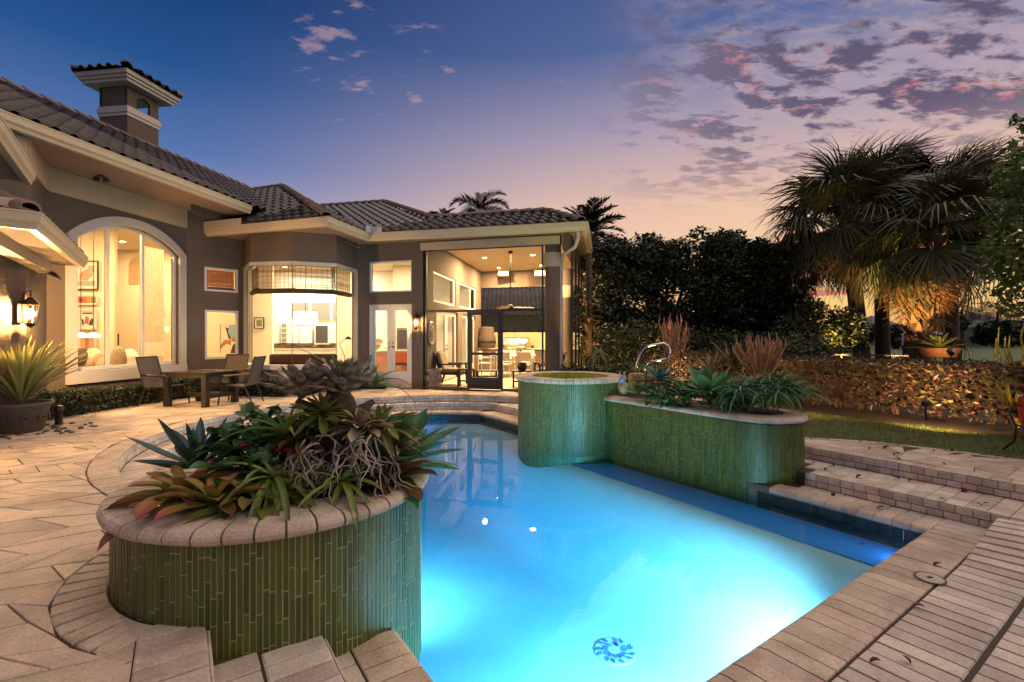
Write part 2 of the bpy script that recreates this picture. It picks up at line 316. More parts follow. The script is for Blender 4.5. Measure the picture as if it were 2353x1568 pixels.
class MB:
    def __init__(s): s.v = []; s.f = []
    def add(s, vs, fs):
        b = len(s.v); s.v += [tuple(v) for v in vs]; s.f += [tuple(b + i for i in f) for f in fs]; return s
    def face(s, *vs): return s.add(vs, [tuple(range(len(vs)))])
    def box(s, c, size, M=None, rz=0):
        hx, hy, hz = size[0] / 2, size[1] / 2, size[2] / 2; M = M or Matrix.Rotation(rz, 3, 'Z'); c = Vector(c)
        vs = [c + M @ Vector((a * hx, b * hy, d * hz)) for d in (-1, 1) for b in (-1, 1) for a in (-1, 1)]
        return s.add(vs, [(0, 2, 3, 1), (4, 5, 7, 6), (0, 1, 5, 4), (2, 6, 7, 3), (0, 4, 6, 2), (1, 3, 7, 5)])
    def bar(s, a, b, w, h, up=(0, 0, 1)):            # box from a to b
        a = Vector(a); b = Vector(b); d = b - a; L = d.length; d.normalize(); up = Vector(up); x = d.cross(up)
        if x.length < 1e-4: x = d.cross(Vector((1, 0, 0)))
        x.normalize(); z = x.cross(d); M = Matrix((x, d, z)).transposed(); return s.box((a + b) / 2, (w, L, h), M)
    def prism(s, poly, z0, z1):
        n = len(poly); vs = [(p[0], p[1], z0) for p in poly] + [(p[0], p[1], z1) for p in poly]
        return s.add(vs, [tuple(range(n))[::-1], tuple(range(n, 2 * n))] + [(i, (i + 1) % n, n + (i + 1) % n, n + i) for i in range(n)])
    def tube(s, pts, rad, n=8, cap=True):
        pts = [Vector(p) for p in pts]; m = len(pts); rad = rad if hasattr(rad, '__len__') else [rad] * m
        b = len(s.v); px = None
        for i, p in enumerate(pts):
            d = (pts[min(i + 1, m - 1)] - pts[max(i - 1, 0)]).normalized()
            if px is None: px = d.orthogonal().normalized()
            px = (px - d * px.dot(d)); px = px.normalized() if px.length > 1e-5 else d.orthogonal().normalized(); py = d.cross(px)
            for j in range(n):
                a = 2 * PI * j / n; s.v.append(tuple(p + rad[i] * (math.cos(a) * px + math.sin(a) * py)))
        for i in range(m - 1):
            for j in range(n): s.f.append((b + i * n + j, b + i * n + (j + 1) % n, b + (i + 1) * n + (j + 1) % n, b + (i + 1) * n + j))
        if cap: s.f.append(tuple(range(b, b + n))[::-1]); s.f.append(tuple(range(b + (m - 1) * n, b + m * n)))
        return s
    def lathe(s, prof, c=(0, 0, 0), n=24, closed=False, a0=0, a1=2 * PI):
        b = len(s.v); full = abs(a1 - a0 - 2 * PI) < 1e-6; na = n if full else n + 1
        for r, z in prof:
            for j in range(na):
                a = a0 + (a1 - a0) * j / n; s.v.append((c[0] + r * math.cos(a), c[1] + r * math.sin(a), c[2] + z))
        m = len(prof)
        for i in range(m if closed else m - 1):
            for j in range(n):
                j2 = (j + 1) % na; i2 = (i + 1) % m; s.f.append((b + i * na + j, b + i * na + j2, b + i2 * na + j2, b + i2 * na + j))
        return s
    def ball(s, c, r, n=10, M=None):
        r = r if hasattr(r, '__len__') else (r, r, r); b = len(s.v); c = Vector(c)
        for i in range(n + 1):
            t = PI * i / n
            for j in range(n * 2):
                a = PI * j / n; v = Vector((r[0] * math.sin(t) * math.cos(a), r[1] * math.sin(t) * math.sin(a), r[2] * math.cos(t))); s.v.append(tuple(c + (M @ v if M else v)))
        for i in range(n):
            for j in range(n * 2): s.f.append((b + i * 2 * n + j, b + (i + 1) * 2 * n + j, b + (i + 1) * 2 * n + (j + 1) % (2 * n), b + i * 2 * n + (j + 1) % (2 * n)))
        return s
    def sheet(s, loops, z):                           # flat polygon with holes
        t = geometry.tessellate_polygon([[Vector((p[0], p[1], 0)) for p in l] for l in loops]); pts = [p for l in loops for p in l]
        b = len(s.v); s.v += [(p[0], p[1], z if not callable(z) else z(p)) for p in pts]
        for a in t:
            q = [Vector(pts[i][:2]) for i in a]; up = (q[1] - q[0]).cross(q[2] - q[0]) if True else 0
            s.f.append(tuple(b + i for i in (a if up > 0 else a[::-1])))
        return s
    def strip(s, pts, z0, z1):                        # upright band along a line
        for a, b in zip(pts[:-1], pts[1:]): s.face((a[0], a[1], z0), (b[0], b[1], z0), (b[0], b[1], z1), (a[0], a[1], z1))
        return s
    def mesh(s, name, smooth=False):
        me = bpy.data.meshes.new(name); me.from_pydata(s.v, [], s.f)
        if smooth: me.polygons.foreach_set('use_smooth', [True] * len(me.polygons))
        me.update(); return me
    def build(s, name, mat, parent=None, smooth=False, kind=None, bevel=0):
        me = s.mesh(name, smooth); me.materials.append(MAT[mat]); o = bpy.data.objects.new(name, me); reg(o, parent)
        if bevel:
            md = o.modifiers.new('bevel', 'BEVEL'); md.width = bevel; md.segments = 2; md.limit_method = 'ANGLE'
        if kind: o['kind'] = kind
        return o
def inst(name, me, M, parent=None): return reg(bpy.data.objects.new(name, me), parent, M)
def addmesh(name, me, mat, parent=None, M=None, kind=None):
    me.materials.append(MAT[mat]); o = reg(bpy.data.objects.new(name, me), parent, M)
    if kind: o['kind'] = kind
    return o
def frame(x, y, z, o): return Matrix(((x[0], y[0], z[0], o[0]), (x[1], y[1], z[1], o[1]), (x[2], y[2], z[2], o[2]), (0, 0, 0, 1)))
MATMESH = {}
def pieces(parent, name, items, mat, limit=300, rest=None):
    """items: (mesh, matrix). The ones that show largest become objects, the others one joined part."""
    def score(it):
        p = it[1].translation; d = math.sqrt(p.x ** 2 + p.y ** 2 + (p.z - CAMH) ** 2)
        return d + (0 if in_view(p) else 1000)
    items = sorted(items, key=score)
    for me, M in items[:limit]:
        if (me.name, mat) not in MATMESH:
            c = me.copy() if me.materials else me
            if me.materials: c.materials.clear()
            c.materials.append(MAT[mat]); MATMESH[(me.name, mat)] = c
        inst(name, MATMESH[(me.name, mat)], M, parent)
    left = items[limit:]
    if not left: return
    V = []; Fs = []; b = 0
    for me, M in left:
        n = len(me.vertices); a = np.empty(n * 3, np.float32); me.vertices.foreach_get('co', a); a = a.reshape(-1, 3)
        m = np.array(M); a = a @ m[:3, :3].T + m[:3, 3]; V.append(a); Fs += [tuple(b + i for i in p.vertices) for p in me.polygons]; b += n
    V = np.concatenate(V); me = bpy.data.meshes.new(rest or name + 's'); me.from_pydata(V.tolist(), [], Fs); me.update(); me.materials.append(MAT[mat])
    o = bpy.data.objects.new(rest or 'distant_' + name + 's', me); reg(o, parent); o['kind'] = 'stuff'
def chamfer_box(name, ch=.06):
    """unit box with a worn top edge: x,y in +-.5, z from -1 to 0"""
    mb = MB(); a = .5; b = .5 - ch
    v = [(-a, -a, -1), (a, -a, -1), (a, a, -1), (-a, a, -1), (-a, -a, -.12), (a, -a, -.12), (a, a, -.12), (-a, a, -.12), (-b, -b, 0), (b, -b, 0), (b, b, 0), (-b, b, 0)]
    f = [(8, 9, 10, 11)] + [(i, (i + 1) % 4, 4 + (i + 1) % 4, 4 + i) for i in range(4)] + [(4 + i, 4 + (i + 1) % 4, 8 + (i + 1) % 4, 8 + i) for i in range(4)]
    return mb.add(v, f).mesh(name)
BRICK = chamfer_box('brick_block', .035)
def resample(pts, step):
    """points along a polyline at about equal steps; returns (point, tangent) of the centres and the step used"""
    pts = [Vector((p[0], p[1], 0)) for p in pts]; L = [0]
    for a, b in zip(pts[:-1], pts[1:]): L.append(L[-1] + (b - a).length)
    n = max(1, round(L[-1] / step)); st = L[-1] / n; out = []
    def at(s):
        for i in range(len(pts) - 1):
            if s <= L[i + 1] or i == len(pts) - 2: return pts[i].lerp(pts[i + 1], (s - L[i]) / max(1e-6, L[i + 1] - L[i]))
    for i in range(n):
        a, b = at(i * st), at((i + 1) * st); out.append(((a + b) / 2, (b - a).normalized()))
    return out, st
def brick_row(pts, step, off, depth, z, th=.05, gap=.005, jit=.002, me=None):
    """blocks set across a line, laid from off to off+depth on its left side, top at z"""
    out = []; ps, st = resample(pts, step)
    for c, t in ps:
        nrm = Vector((-t.y, t.x, 0)); o = c + nrm * (off + depth / 2); zz = (z(o) if callable(z) else z) + random.uniform(-jit, jit)
        a = random.uniform(-.012, .012); t2 = Matrix.Rotation(a, 3, 'Z') @ t; n2 = Vector((-t2.y, t2.x, 0))
        if callable(z): t2 = t2 + Vector((0, 0, (z(o + t2 * .06) - z(o - t2 * .06)) / .12)); n2 = n2 + Vector((0, 0, (z(o + n2 * .12) - z(o - n2 * .12)) / .24))
        out.append((me or BRICK, frame(t2 * (st - gap), n2 * (depth - gap), (0, 0, th), (o.x, o.y, zz))))
    return out
def riser_row(pts, step, z0, z1, gap=.005, th=.03, proud=.01):
    """blocks standing upright on the left side of the line (their face looks to the right)"""
    out = []; ps, st = resample(pts, step)
    for c, t in ps:
        nrm = Vector((t.y, -t.x, 0)); o = c + nrm * (proud + random.uniform(-.002, .002))
        out.append((BRICK, frame(t * (st - gap), Vector((0, 0, z1 - z0 - gap)), nrm * th, (o.x, o.y, (z0 + z1) / 2))))
    return out
def arc(c, r, a0, a1, n): return [(c[0] + r * math.cos(a0 + (a1 - a0) * i / n), c[1] + r * math.sin(a0 + (a1 - a0) * i / n)) for i in range(n + 1)]
def light(name, typ, loc, energy, col, parent=None, size=.1, aim=None, spot=None, blend=.6):
    l = bpy.data.lights.new(name, typ); l.energy = energy; l.color = col
    if typ == 'AREA': l.shape = 'DISK'; l.size = size
    elif typ == 'SPOT': l.spot_size = R(spot); l.spot_blend = blend; l.shadow_soft_size = size
    else: l.shadow_soft_size = size
    M = Matrix.Translation(Vector(loc))
    if aim is not None: M = M @ (Vector(aim) - Vector(loc)).to_track_quat('-Z', 'Y').to_matrix().to_4x4()
    o = bpy.data.objects.new(name, l); reg(o, parent, M); return o

# ---- leaves
def blade_mesh(name, L, W, bend=1.2, fold=.25, prof='lance', seg=9, wav=0, twist=0, tip=.0):
    """a single leaf: grows along +x, bends down towards -z, keeled across y"""
    P = {'lance': lambda t: (.42 + .58 * math.sin(min(1, t / .55) * PI / 2)) if t < .55 else max(tip, math.cos((t - .55) / .45 * PI / 2) ** .8),
         'strap': lambda t: (.75 + .25 * min(1, t * 3)) if t < .72 else max(tip, 1 - ((t - .72) / .28) ** 2.2),
         'taper': lambda t: max(tip, 1 - t ** 1.3), 'oval': lambda t: max(tip, math.sin(PI * min(.985, max(.03, t)) ** .85))}[prof]
    V = []; Fq = []; x = z = 0; a = 0; ds = L / seg
    for i in range(seg + 1):
        t = i / seg; w = W / 2 * max(.012, P(t)); f = fold * w; o = wav * W * math.sin(t * 14) ; tw = twist * t
        for y, dz in ((-w, f), (-w * .5, f * .28), (0, 0), (w * .5, f * .28), (w, f)):
            yy, zz = y * math.cos(tw) - (dz + o) * math.sin(tw) * .5, dz + o + y * math.sin(tw)
            V.append((x + zz * math.sin(a), yy, z + zz * math.cos(a)))
        x += ds * math.cos(a); z -= ds * math.sin(a); a += bend / seg
    for i in range(seg):
        for j in range(4): q = i * 5 + j; Fq.append((q, q + 5, q + 6, q + 1))
    return fastmesh(name, V, Fq, True)
def rosette(name, label, cat, loc, mat, n, L, W, e0=80, e1=5, bend=.8, fold=.3, prof='lance', group=None, jit=.25, wav=0, scale0=.55, tilt=(0, 0), parent=None, var=4, seg=9, twist=0, root=None):
    """plant whose leaves all rise from one heart; every leaf is a part"""
    t = root or thing(name, label, cat, loc, group); base = Matrix.Translation(Vector(loc)) @ Matrix.Rotation(tilt[0], 4, 'X') @ Matrix.Rotation(tilt[1], 4, 'Y')
    ms = []
    for i in range(var):
        m = blade_mesh('leaf_blade', L, W * random.uniform(.88, 1.12), bend * random.uniform(.6, 1.4), fold, prof, seg, wav, random.uniform(-twist, twist)); m.materials.append(MAT[mat]); ms.append(m)
    for i in range(n):
        u = i / max(1, n - 1); az = i * 2.39996 + random.uniform(-jit, jit); e = R(e0 + (e1 - e0) * u ** .8 + random.uniform(-8, 8)); s = (scale0 + (1 - scale0) * min(1, u * 1.6)) * random.uniform(.85, 1.1)
        inst('leaf', ms[i % var], base @ Matrix.Rotation(az, 4, 'Z') @ Matrix.Rotation(-e, 4, 'Y') @ Matrix.Scale(s, 4), t)
    return t
def leaf_cloud(C, S, size, aspect=.5, up=0.3):
    """V,F of leaf-shaped quads at the points C with sizes S"""
    n = len(C); d = RNG.normal(size=(n, 3)); d[:, 2] = d[:, 2] * .7 + up * 0; d /= np.linalg.norm(d, axis=1)[:, None]
    r = RNG.normal(size=(n, 3)); s = np.cross(d, r); s /= np.linalg.norm(s, axis=1)[:, None]; L = (size * S)[:, None]; nn = np.cross(d, s)
    a = C - d * L * .5; c = C + d * L * .5; b1 = C + s * L * aspect * .5 + nn * L * .08; b2 = C - s * L * aspect * .5 + nn * L * .08
    V = np.stack([a, b1, c, b2], 1).reshape(-1, 3); Fq = np.arange(n * 4).reshape(-1, 4); return V, Fq
def blob_points(n, centres, shell=.55):
    """points spread through a set of ellipsoids (x,y,z,rx,ry,rz), thicker near the surface"""
    c = np.array(centres); w = (c[:, 3] * c[:, 4] * c[:, 5]) ** (2 / 3); idx = RNG.choice(len(c), n, p=w / w.sum()); d = RNG.normal(size=(n, 3)); d /= np.linalg.norm(d, axis=1)[:, None]
    rr = 1 - (1 - shell) * RNG.random(n) ** 1.4; rr *= 1 + .10 * RNG.normal(size=n); return c[idx, :3] + d * c[idx, 3:] * rr[:, None]
# ---------------------------------------------------------------- pool, steps, pavement
CC = Vector((-1.4, 7.8)); CP = -.566 * CC.x + .824 * CC.y; CQ = .824 * CC.x + .566 * CC.y
NP = Vector((-1.561, 3.317)); NPR = .979            # foreground planter
SPA = Vector((1.01, 8.44)); SPAR = .966
LPC = (3.3, 6.08); LPR = .55                        # rounded end of the long planter (p, q)
Z1, Z2, ZW, ZF = -.15, -.30, -.45, -1.55
def outline(qL, rad, qR, p0, n=60):
    t0 = -(PI - math.asin((CQ - qL) / rad)); t1 = math.asin(min(.999, (qR - CQ) / rad)); o = [PQ(p0, qL)]
    o += [PQ(CP + rad * math.cos(t0 + (t1 - t0) * i / n), CQ + rad * math.sin(t0 + (t1 - t0) * i / n)) for i in range(n + 1)]
    return [(v.x, v.y) for v in o + [PQ(p0, qR)]]
SP0 = outline(.111, 3.85, 6.70, -8); SP1 = outline(.631, 3.55, 6.02, -8); SP2 = outline(1.042, 3.22, 5.60, 1.455)
def pq(v): return (-.566 * v[0] + .824 * v[1], .824 * v[0] + .566 * v[1])
def in_long(v, m=0):
    p, q = pq(v)
    return (p > LPC[0] and p < 6.0 and abs(q - LPC[1]) < LPR + m) or math.hypot(p - LPC[0], q - LPC[1]) < LPR + m
def in_spa(v, m=0): return (Vector((v[0], v[1])) - SPA).length < SPAR - .05 + m
def in_near(v, m=0): return (Vector((v[0], v[1])) - NP).length < NPR - .06 + m
def free(v): return not (in_long(v) or in_spa(v) or in_near(v))
def sm(x): x = max(0, min(1, x)); return x * x * (3 - 2 * x)
def ramp(v): p, q = pq(v); return Z2 + .15 * sm((q - 4.7) / 1.4) * sm((1.55 - p) / .75)
def keep(items): return [it for it in items if free(it[1].translation)]
BIG = 900.0
ground = MB().sheet([[(-BIG, -BIG), (BIG, -BIG), (BIG, BIG), (-BIG, BIG)], SP0[::-1]], -.03).build('ground', 'far_lawn'); ground['kind'] = 'structure'
# upper pavement
def inside(pt, poly):
    x, y = pt[0], pt[1]; c = False; j = len(poly) - 1
    for i in range(len(poly)):
        xi, yi = poly[i][:2]; xj, yj = poly[j][:2]
        if (yi > y) != (yj > y) and x < (xj - xi) * (y - yi) / (yj - yi) + xi: c = not c
        j = i
    return c
pave = MB()
left_poly = [(-11, -3)] + [(v[0], v[1]) for v in SP0[:-1]] + [(2.0, 13.6), (.5, 14.4), (-9.5, 14.4)]
right_poly = [SP0[-1]] + [tuple(PQ(p, q).xy) for p, q in ((-8, 8.35), (.5, 8.18), (1.9, 8.0), (2.7, 7.75), (3.3, 7.3), (4.2, 7.05), (7.2, 7.1))] + [SP0[-2]]
pave.sheet([left_poly], -.014); pave.sheet([right_poly], -.014)
pavement = pave.build('pavement', 'joint_sand'); pavement['kind'] = 'structure'
def paver_mesh(q2, zt):
    c = sum((Vector(p) for p in q2), Vector((0, 0))) / len(q2); n = len(q2); mb = MB()
    lo = [((p[0] - c.x), (p[1] - c.y), -.035) for p in q2]; mi = [(a[0], a[1], -.006) for a in lo]; to = [(a[0] * (1 - .007 / max(.05, math.hypot(a[0], a[1]))), a[1] * (1 - .007 / max(.05, math.hypot(a[0], a[1]))), 0) for a in lo]
    tl = random.uniform(-.006, .006), random.uniform(-.006, .006); to = [(a[0], a[1], a[0] * tl[0] + a[1] * tl[1]) for a in to]
    f = [tuple(range(2 * n, 3 * n))] + [(i, (i + 1) % n, n + (i + 1) % n, n + i) for i in range(n)] + [(n + i, n + (i + 1) % n, 2 * n + (i + 1) % n, 2 * n + i) for i in range(n)]
    return mb.add(lo + mi + to, f).mesh('paver'), Matrix.Translation((c.x, c.y, zt + random.uniform(-.002, .002)))
def area(q): return .5 * sum(q[i][0] * q[(i + 1) % len(q)][1] - q[(i + 1) % len(q)][0] * q[i][1] for i in range(len(q)))
def push(v):
    v = Vector(v); p, q = pq(v)
    if p < 5.2 and q > .111 - .29 and q < 3: v = PQ(p, .111 - .29).xy
    d = v - CC
    if p > 3.6 and d.length < 3.85 + .26: v = CC + d.normalized() * (3.85 + .26)
    d = v - NP
    if d.length < 1.175: v = NP + d.normalized() * 1.175
    p, q = pq(v)
    if p < 5.6 and q > 5.5 and q < 6.70 + .205: v = PQ(p, 6.70 + .205).xy
    return v
items = []
ca, sa = math.cos(R(24)), math.sin(R(24)); LX, LY = .42, .25
LAT = {}
def lat(i, j):
    if (i, j) not in LAT:
        r = random.Random(i * 7919 + j * 104729); LAT[(i, j)] = ((i + .5 * (j % 2) + r.uniform(-.22, .22)) * LX, (j + r.uniform(-.30, .30)) * LY)
    return LAT[(i, j)]
for i in range(-46, 56):
    for j in range(-66, 88):
        q4 = [lat(i, j), lat(i + 1, j), lat(i + 1 + (0 if j % 2 == 0 else 1) * 0, j + 1), lat(i, j + 1)]
        q4 = [Vector((a * ca - b * sa, a * sa + b * ca)) + Vector((-1, 5)) for a, b in q4]
        c = sum(q4, Vector((0, 0))) / 4
        if not (-9.2 < c.x < 8 and -.2 < c.y < 14.2) or c.x < -8.2 + .15 * (c.y - 9): continue
        if c.y > 12.9 - .27 * (c.x + 2.4) and c.x > -4.4: continue
        inL, inR = inside(c, left_poly), inside(c, right_poly)
        if not (inL or inR): continue
        q5 = [push(v) for v in q4]
        if inR and not all(inside(v, right_poly) or pq(v)[1] < 7.2 for v in q5):
            q5 = [v if inside(v, right_poly) else (v * .55 + c * .45) for v in q5]
            if not all(inside(v, right_poly) for v in q5): continue
        c5 = sum(q5, Vector((0, 0))) / 4
        q5 = [c5 + (v - c5) * (1 - .0055 / max(.03, (v - c5).length)) for v in q5]
        parts = [q5]
        if random.random() < .22: parts = [[q5[0], (q5[0] + q5[1]) / 2 * .994 + c5 * .006, (q5[3] + q5[2]) / 2 * .994 + c5 * .006, q5[3]], [(q5[0] + q5[1]) / 2 + (q5[1] - q5[0]) * .012, q5[1], q5[2], (q5[3] + q5[2]) / 2 + (q5[2] - q5[3]) * .012]]
        for q in parts:
            a = area(q)
            if a < 0: q = q[::-1]; a = -a
            if a < .006: continue
            if in_near(c5, .05) or in_long(c5, .02): continue
            items.append(paver_mesh(q, 0))
pieces(pavement, 'paver', items, 'paver')
band = brick_row(SP0[:2], .125, 0, .285, .003, gap=.010) + brick_row(SP0[1:-1], .115, 0, .25, .003) + brick_row(SP0[-2:], .15, 0, .20, .003)
ring = brick_row(arc(NP, .93, R(-250), R(20), 60)[::-1], .105, 0, .235, .004)
ring = [it for it in ring if pq(it[1].translation)[1] < .111 - .27 and (Vector(it[1].translation[:2]) - CC).length > 3.95]
ring += [(BRICK, frame(PQ(.17, 0), PQ(0, .14), (0, 0, .03), PQ(pp_, -.245, .0005))) for pp_ in (2.64, 2.82, 2.98)]
edge_r = brick_row([tuple(PQ(p, q).xy) for p, q in ((4.2, 7.05), (3.3, 7.3), (2.7, 7.75), (1.9, 8.0), (.5, 8.18), (-2, 8.25))], .2, -.1, .1, .002)
pieces(pavement, 'border_brick', [it for it in keep(band + edge_r) if it[1].translation.y > 0] + ring, 'coping_brick')
# the steps that lead down into the pool
st = MB(); st.sheet([SP0, SP1[::-1]], Z1 - .012); st.sheet([SP1, SP2[::-1]], Z2 - .012); st.strip(SP0, Z1 - .02, -.004); st.strip(SP1, Z2 - .02, Z1 - .004)
steps = st.build('steps', 'joint_sand'); steps['kind'] = 'structure'
def offs(qL, rad, qR, p0=-8): return outline(qL, rad, qR, p0)
tread = []
L1, A1, R1 = SP1[:2], SP1[1:-1], SP1[-2:]
tread += brick_row(L1, .125, 0, .30, Z1, gap=.010) + brick_row(L1, .16, .305, .21, Z1, gap=.010)
tread += brick_row(A1, .11, 0, .29, Z1)
tread += brick_row(R1, .15, 0, .22, Z1) + brick_row(R1, .15, .225, .22, Z1) + brick_row(R1, .15, .45, .22, Z1)
L2, A2, R2 = SP2[:2], SP2[1:-1], SP2[-2:]
tread += brick_row(L2, .16, .26, .145, Z2, gap=.010) + brick_row(R2, .14, .22, .19, Z2) + brick_row([tuple(PQ(1.455, 6.02).xy), tuple(PQ(1.455, 5.62).xy)], .13, -.01, .36, Z2)
# level strip in front of the pool, running up to the right
lo = []
for n in range(4):
    pp = 1.455 - .34 - n * .40; lo += brick_row([tuple(PQ(pp, 7.4).xy), tuple(PQ(pp, .66).xy)], .125, 0, .395, ramp, th=.2, gap=.008)
lo = [it for it in lo if pq(it[1].translation)[1] > .66 and (pq(it[1].translation)[1] < 6.0 or pq(it[1].translation)[0] < 1.12) and pq(it[1].translation)[1] < 6.69]
side = []
for t in SP0[:2], SP0[1:-1], SP0[-2:]: side += riser_row(t, .115 if t is not SP0[-2:] else .15, -.079, -.006) + riser_row(t, .12, Z1 + .002, -.081)
for t in SP1[:2], SP1[1:-1], SP1[-2:]: side += riser_row(t, .12, -.229, Z1 - .006) + riser_row(t, .125, Z2 + .002, -.231)
allst = [it for it in keep(tread + lo + side) if it[1].translation.y > .9]
pieces(steps, 'step_brick', allst, 'step_brick', 300)
# pool coping with a round nose
NOSEP = [(.5, -1), (.5, -.05), (.48, 0), (-.28, 0), (-.38, -.06), (-.45, -.2), (-.49, -.4), (-.5, -.55), (-.48, -.75), (-.42, -.92), (-.34, -1)]
def nose_mesh(name):
    mb = MB(); n = len(NOSEP); v = []
    for x, s in ((-.5, .985), (-.46, 1), (.46, 1), (.5, .985)): v += [(x, y * s, -.5 + (z + .5) * s) for y, z in NOSEP]
    f = [tuple(range(n)), tuple(range(3 * n, 4 * n))[::-1]]
    for a in range(3): f += [(a * n + i, (a + 1) * n + i, (a + 1) * n + (i + 1) % n, a * n + (i + 1) % n) for i in range(n)]
    return mb.add(v, f).mesh(name)
NOSE = nose_mesh('nosed_brick')
FRONT = [SP2[-1], SP2[0]]
coping = MB().strip(SP2 + [SP2[0]], -.37, -.31).build('pool_coping', 'mortar'); coping['kind'] = 'structure'
cp = brick_row(L2, .13, -.035, .295, Z2 + .004, .075, gap=.009, me=NOSE) + brick_row(A2, .11, -.035, .37, Z2 + .004, .075, me=NOSE) + brick_row(R2, .145, -.035, .25, Z2 + .004, .075, me=NOSE) + brick_row(FRONT, .128, -.035, .375, Z2 + .004, .075, gap=.007, me=NOSE)
pieces(coping, 'coping_brick', keep(cp), 'coping_brick')
# pool shell
pool = MB().strip((SP2 + [SP2[0]])[::-1], ZF - .05, -.60).build('pool', 'plaster'); pool['kind'] = 'structure'
def floorz(p, q): return ZF + (-.575 - ZF) * sm((q - 3.7) / 1.3)
V = []; Fq = []; na, nb_ = 60, 50
for i in range(na + 1):
    for j in range(nb_ + 1): p = 1.2 + 9.6 * i / na; q = -.4 + 7.2 * j / nb_; V.append(tuple(PQ(p, q, floorz(p, q))))
for i in range(na):
    for j in range(nb_): a = i * (nb_ + 1) + j; Fq.append((a, a + 1, a + nb_ + 2, a + nb_ + 1))
addmesh('floor', fastmesh('pool_floor', V, Fq, True), 'plaster', pool)
wl = []
for t in (L2, A2, R2, FRONT): wl += riser_row(t, .1, -.475, -.378, th=.012, proud=.012) + riser_row(t, .1, -.575, -.478, th=.012, proud=.012)
MB().strip(SP2 + [SP2[0]], -.6, -.37).build('tile_band', 'waterline_grout', pool)
pieces(pool, 'waterline_tile', keep(wl), 'waterline_tile')
lq0, lq1 = 5.0, 5.66
lp = [tuple(PQ(p, q).xy) for p, q in ((1.40, lq0), (1.40, lq1), (5.75, lq1), (5.75, lq0))]
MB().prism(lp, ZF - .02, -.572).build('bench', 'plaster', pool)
MB().sheet([[tuple(PQ(p, q).xy) for p, q in ((1.41, lq0 + .004), (1.41, lq1), (5.74, lq1), (5.74, lq0 + .004))]], -.566).build('bench_top', 'ledge_glow_blue', pool)
WOUT = outline(1.02, 3.245, 5.625, 1.43)
water = MB().prism(WOUT[::-1], ZF - .06, ZW).build('water', 'water'); water['kind'] = 'structure'
# drain on the pool floor
dr = AT(1413, 1498, 3.9); dD = F * (CAMH - ZF) / (1498 - YH); dr = Vector(((1413 - CX) / F * dD, dD, ZF))
d = thing('drain', 'round drain cover with a swirl of blue patches on the pool floor', 'drain', dr)
MB().lathe([(0, .012), (.19, .012), (.2, 0)], dr, 32).build('cover', 'drain_pale', d)
for n in range(26):
    a = n * 2 * PI / 13 + random.uniform(-.15, .15); r = .155 if n < 13 else .09; c = dr + Vector((r * math.cos(a), r * math.sin(a), .015)); M3 = Matrix.Rotation(a + .5, 3, 'Z')
    mb = MB(); mb.add([c + M3 @ Vector(v) for v in ((-.04, 0, .004), (0, -.022, .004), (.05, .005, .004), (0, .025, .004))], [(0, 1, 2, 3)]); mb.build('blue_patch', 'drain_blue', d)  # blue patches set in two rings on the cover
# pool lights: one in the near wall, the others added for evener light
def pool_light(loc, aim, power, label, col=(.72, .93, 1)):
    t = thing('pool_light', label, 'pool light', loc); v = (Vector(aim) - Vector(loc)).normalized(); M = Matrix.Translation(loc) @ v.to_track_quat('Z', 'Y').to_matrix().to_4x4()
    o = MB().lathe([(.11, 0), (.14, .0), (.14, .03), (.11, .035)], (0, 0, 0), 24, closed=True).build('ring', 'steel', t); o.matrix_basis = M
    o = MB().lathe([(0, .03), (.06, .026), (.105, .01)], (0, 0, 0), 24).build('lens', 'pool_lens', t); o.matrix_basis = M
    v2 = (v - Vector((0, 0, .45))).normalized(); light('bulb', 'SPOT', Vector(loc) + v * .06, power, col, t, .1, Vector(loc) + v2 * 2, 165, 1.0)
    return t
pool_light(PQ(1.475, 2.4, -.85), PQ(4, 2.7, -.95), 800, 'round light in the near pool wall, left of the other')
pool_light(PQ(1.475, 3.7, -.85), PQ(4, 3.6, -.95), 800, 'added round light in the near pool wall, right of the other')  # second lamp, added to spread the glow over the pool floor
pool_light(PQ(1.475, 4.75, -.75), PQ(4, 4.6, -.8), 90, 'added small round light in the near pool wall below the ledge corner')  # added to brighten the dull strip beside the ledge
pool_light(PQ(4.60, 1.50, -.85), PQ(8, 4, -.9), 320, 'added unseen round light in the pool behind the round planter')  # added to light the far floor, turned away from the camera
pool_light(PQ(5.05, .62, -.85), PQ(8, 2.5, -.9), 220, 'added unseen round light in the curved pool wall left of the round planter')  # added to even out the light at the left of the pool
pool_light(PQ(1.475, 5.30, -.53), PQ(4, 5.32, -.5), 9, 'added unseen small light at the near end of the shallow ledge', (.25, .5, 1))  # added only to brighten the blue strip over the ledge

# ---------------------------------------------------------------- planters clad in glass strips
def tile_wall(parent, path, z0, z1, w=.030):
    out = []; ps, stp = resample(path, w)
    for c, t in ps:
        nrm = Vector((t.y, -t.x, 0)); z = z0 - random.uniform(0, .2)
        while z < z1 - .01:
            h = random.choice((.14, .2, .26, .32, .40)) * random.uniform(.85, 1.15); a, b = max(z, z0), min(z + h, z1)
            if z1 - b < .05: b = z1
            if b - a > .02:
                o = c + nrm * (.003 + random.uniform(-.001, .0015)); tl = random.uniform(-.012, .012); ta = Matrix.Rotation(random.uniform(-.05, .05), 3, 'Z') @ t; nn = Vector((ta.y, -ta.x, 0)); up = Vector((0, 0, 1)) + t * tl
                out.append((BRICK, frame(ta * (stp - .0065), up * (b - a - .007), nn * .012, (o.x, o.y, (a + b) / 2))))
            z = b if b < z1 else z1
    pieces(parent, 'glass_tile', out, 'glass_tile')
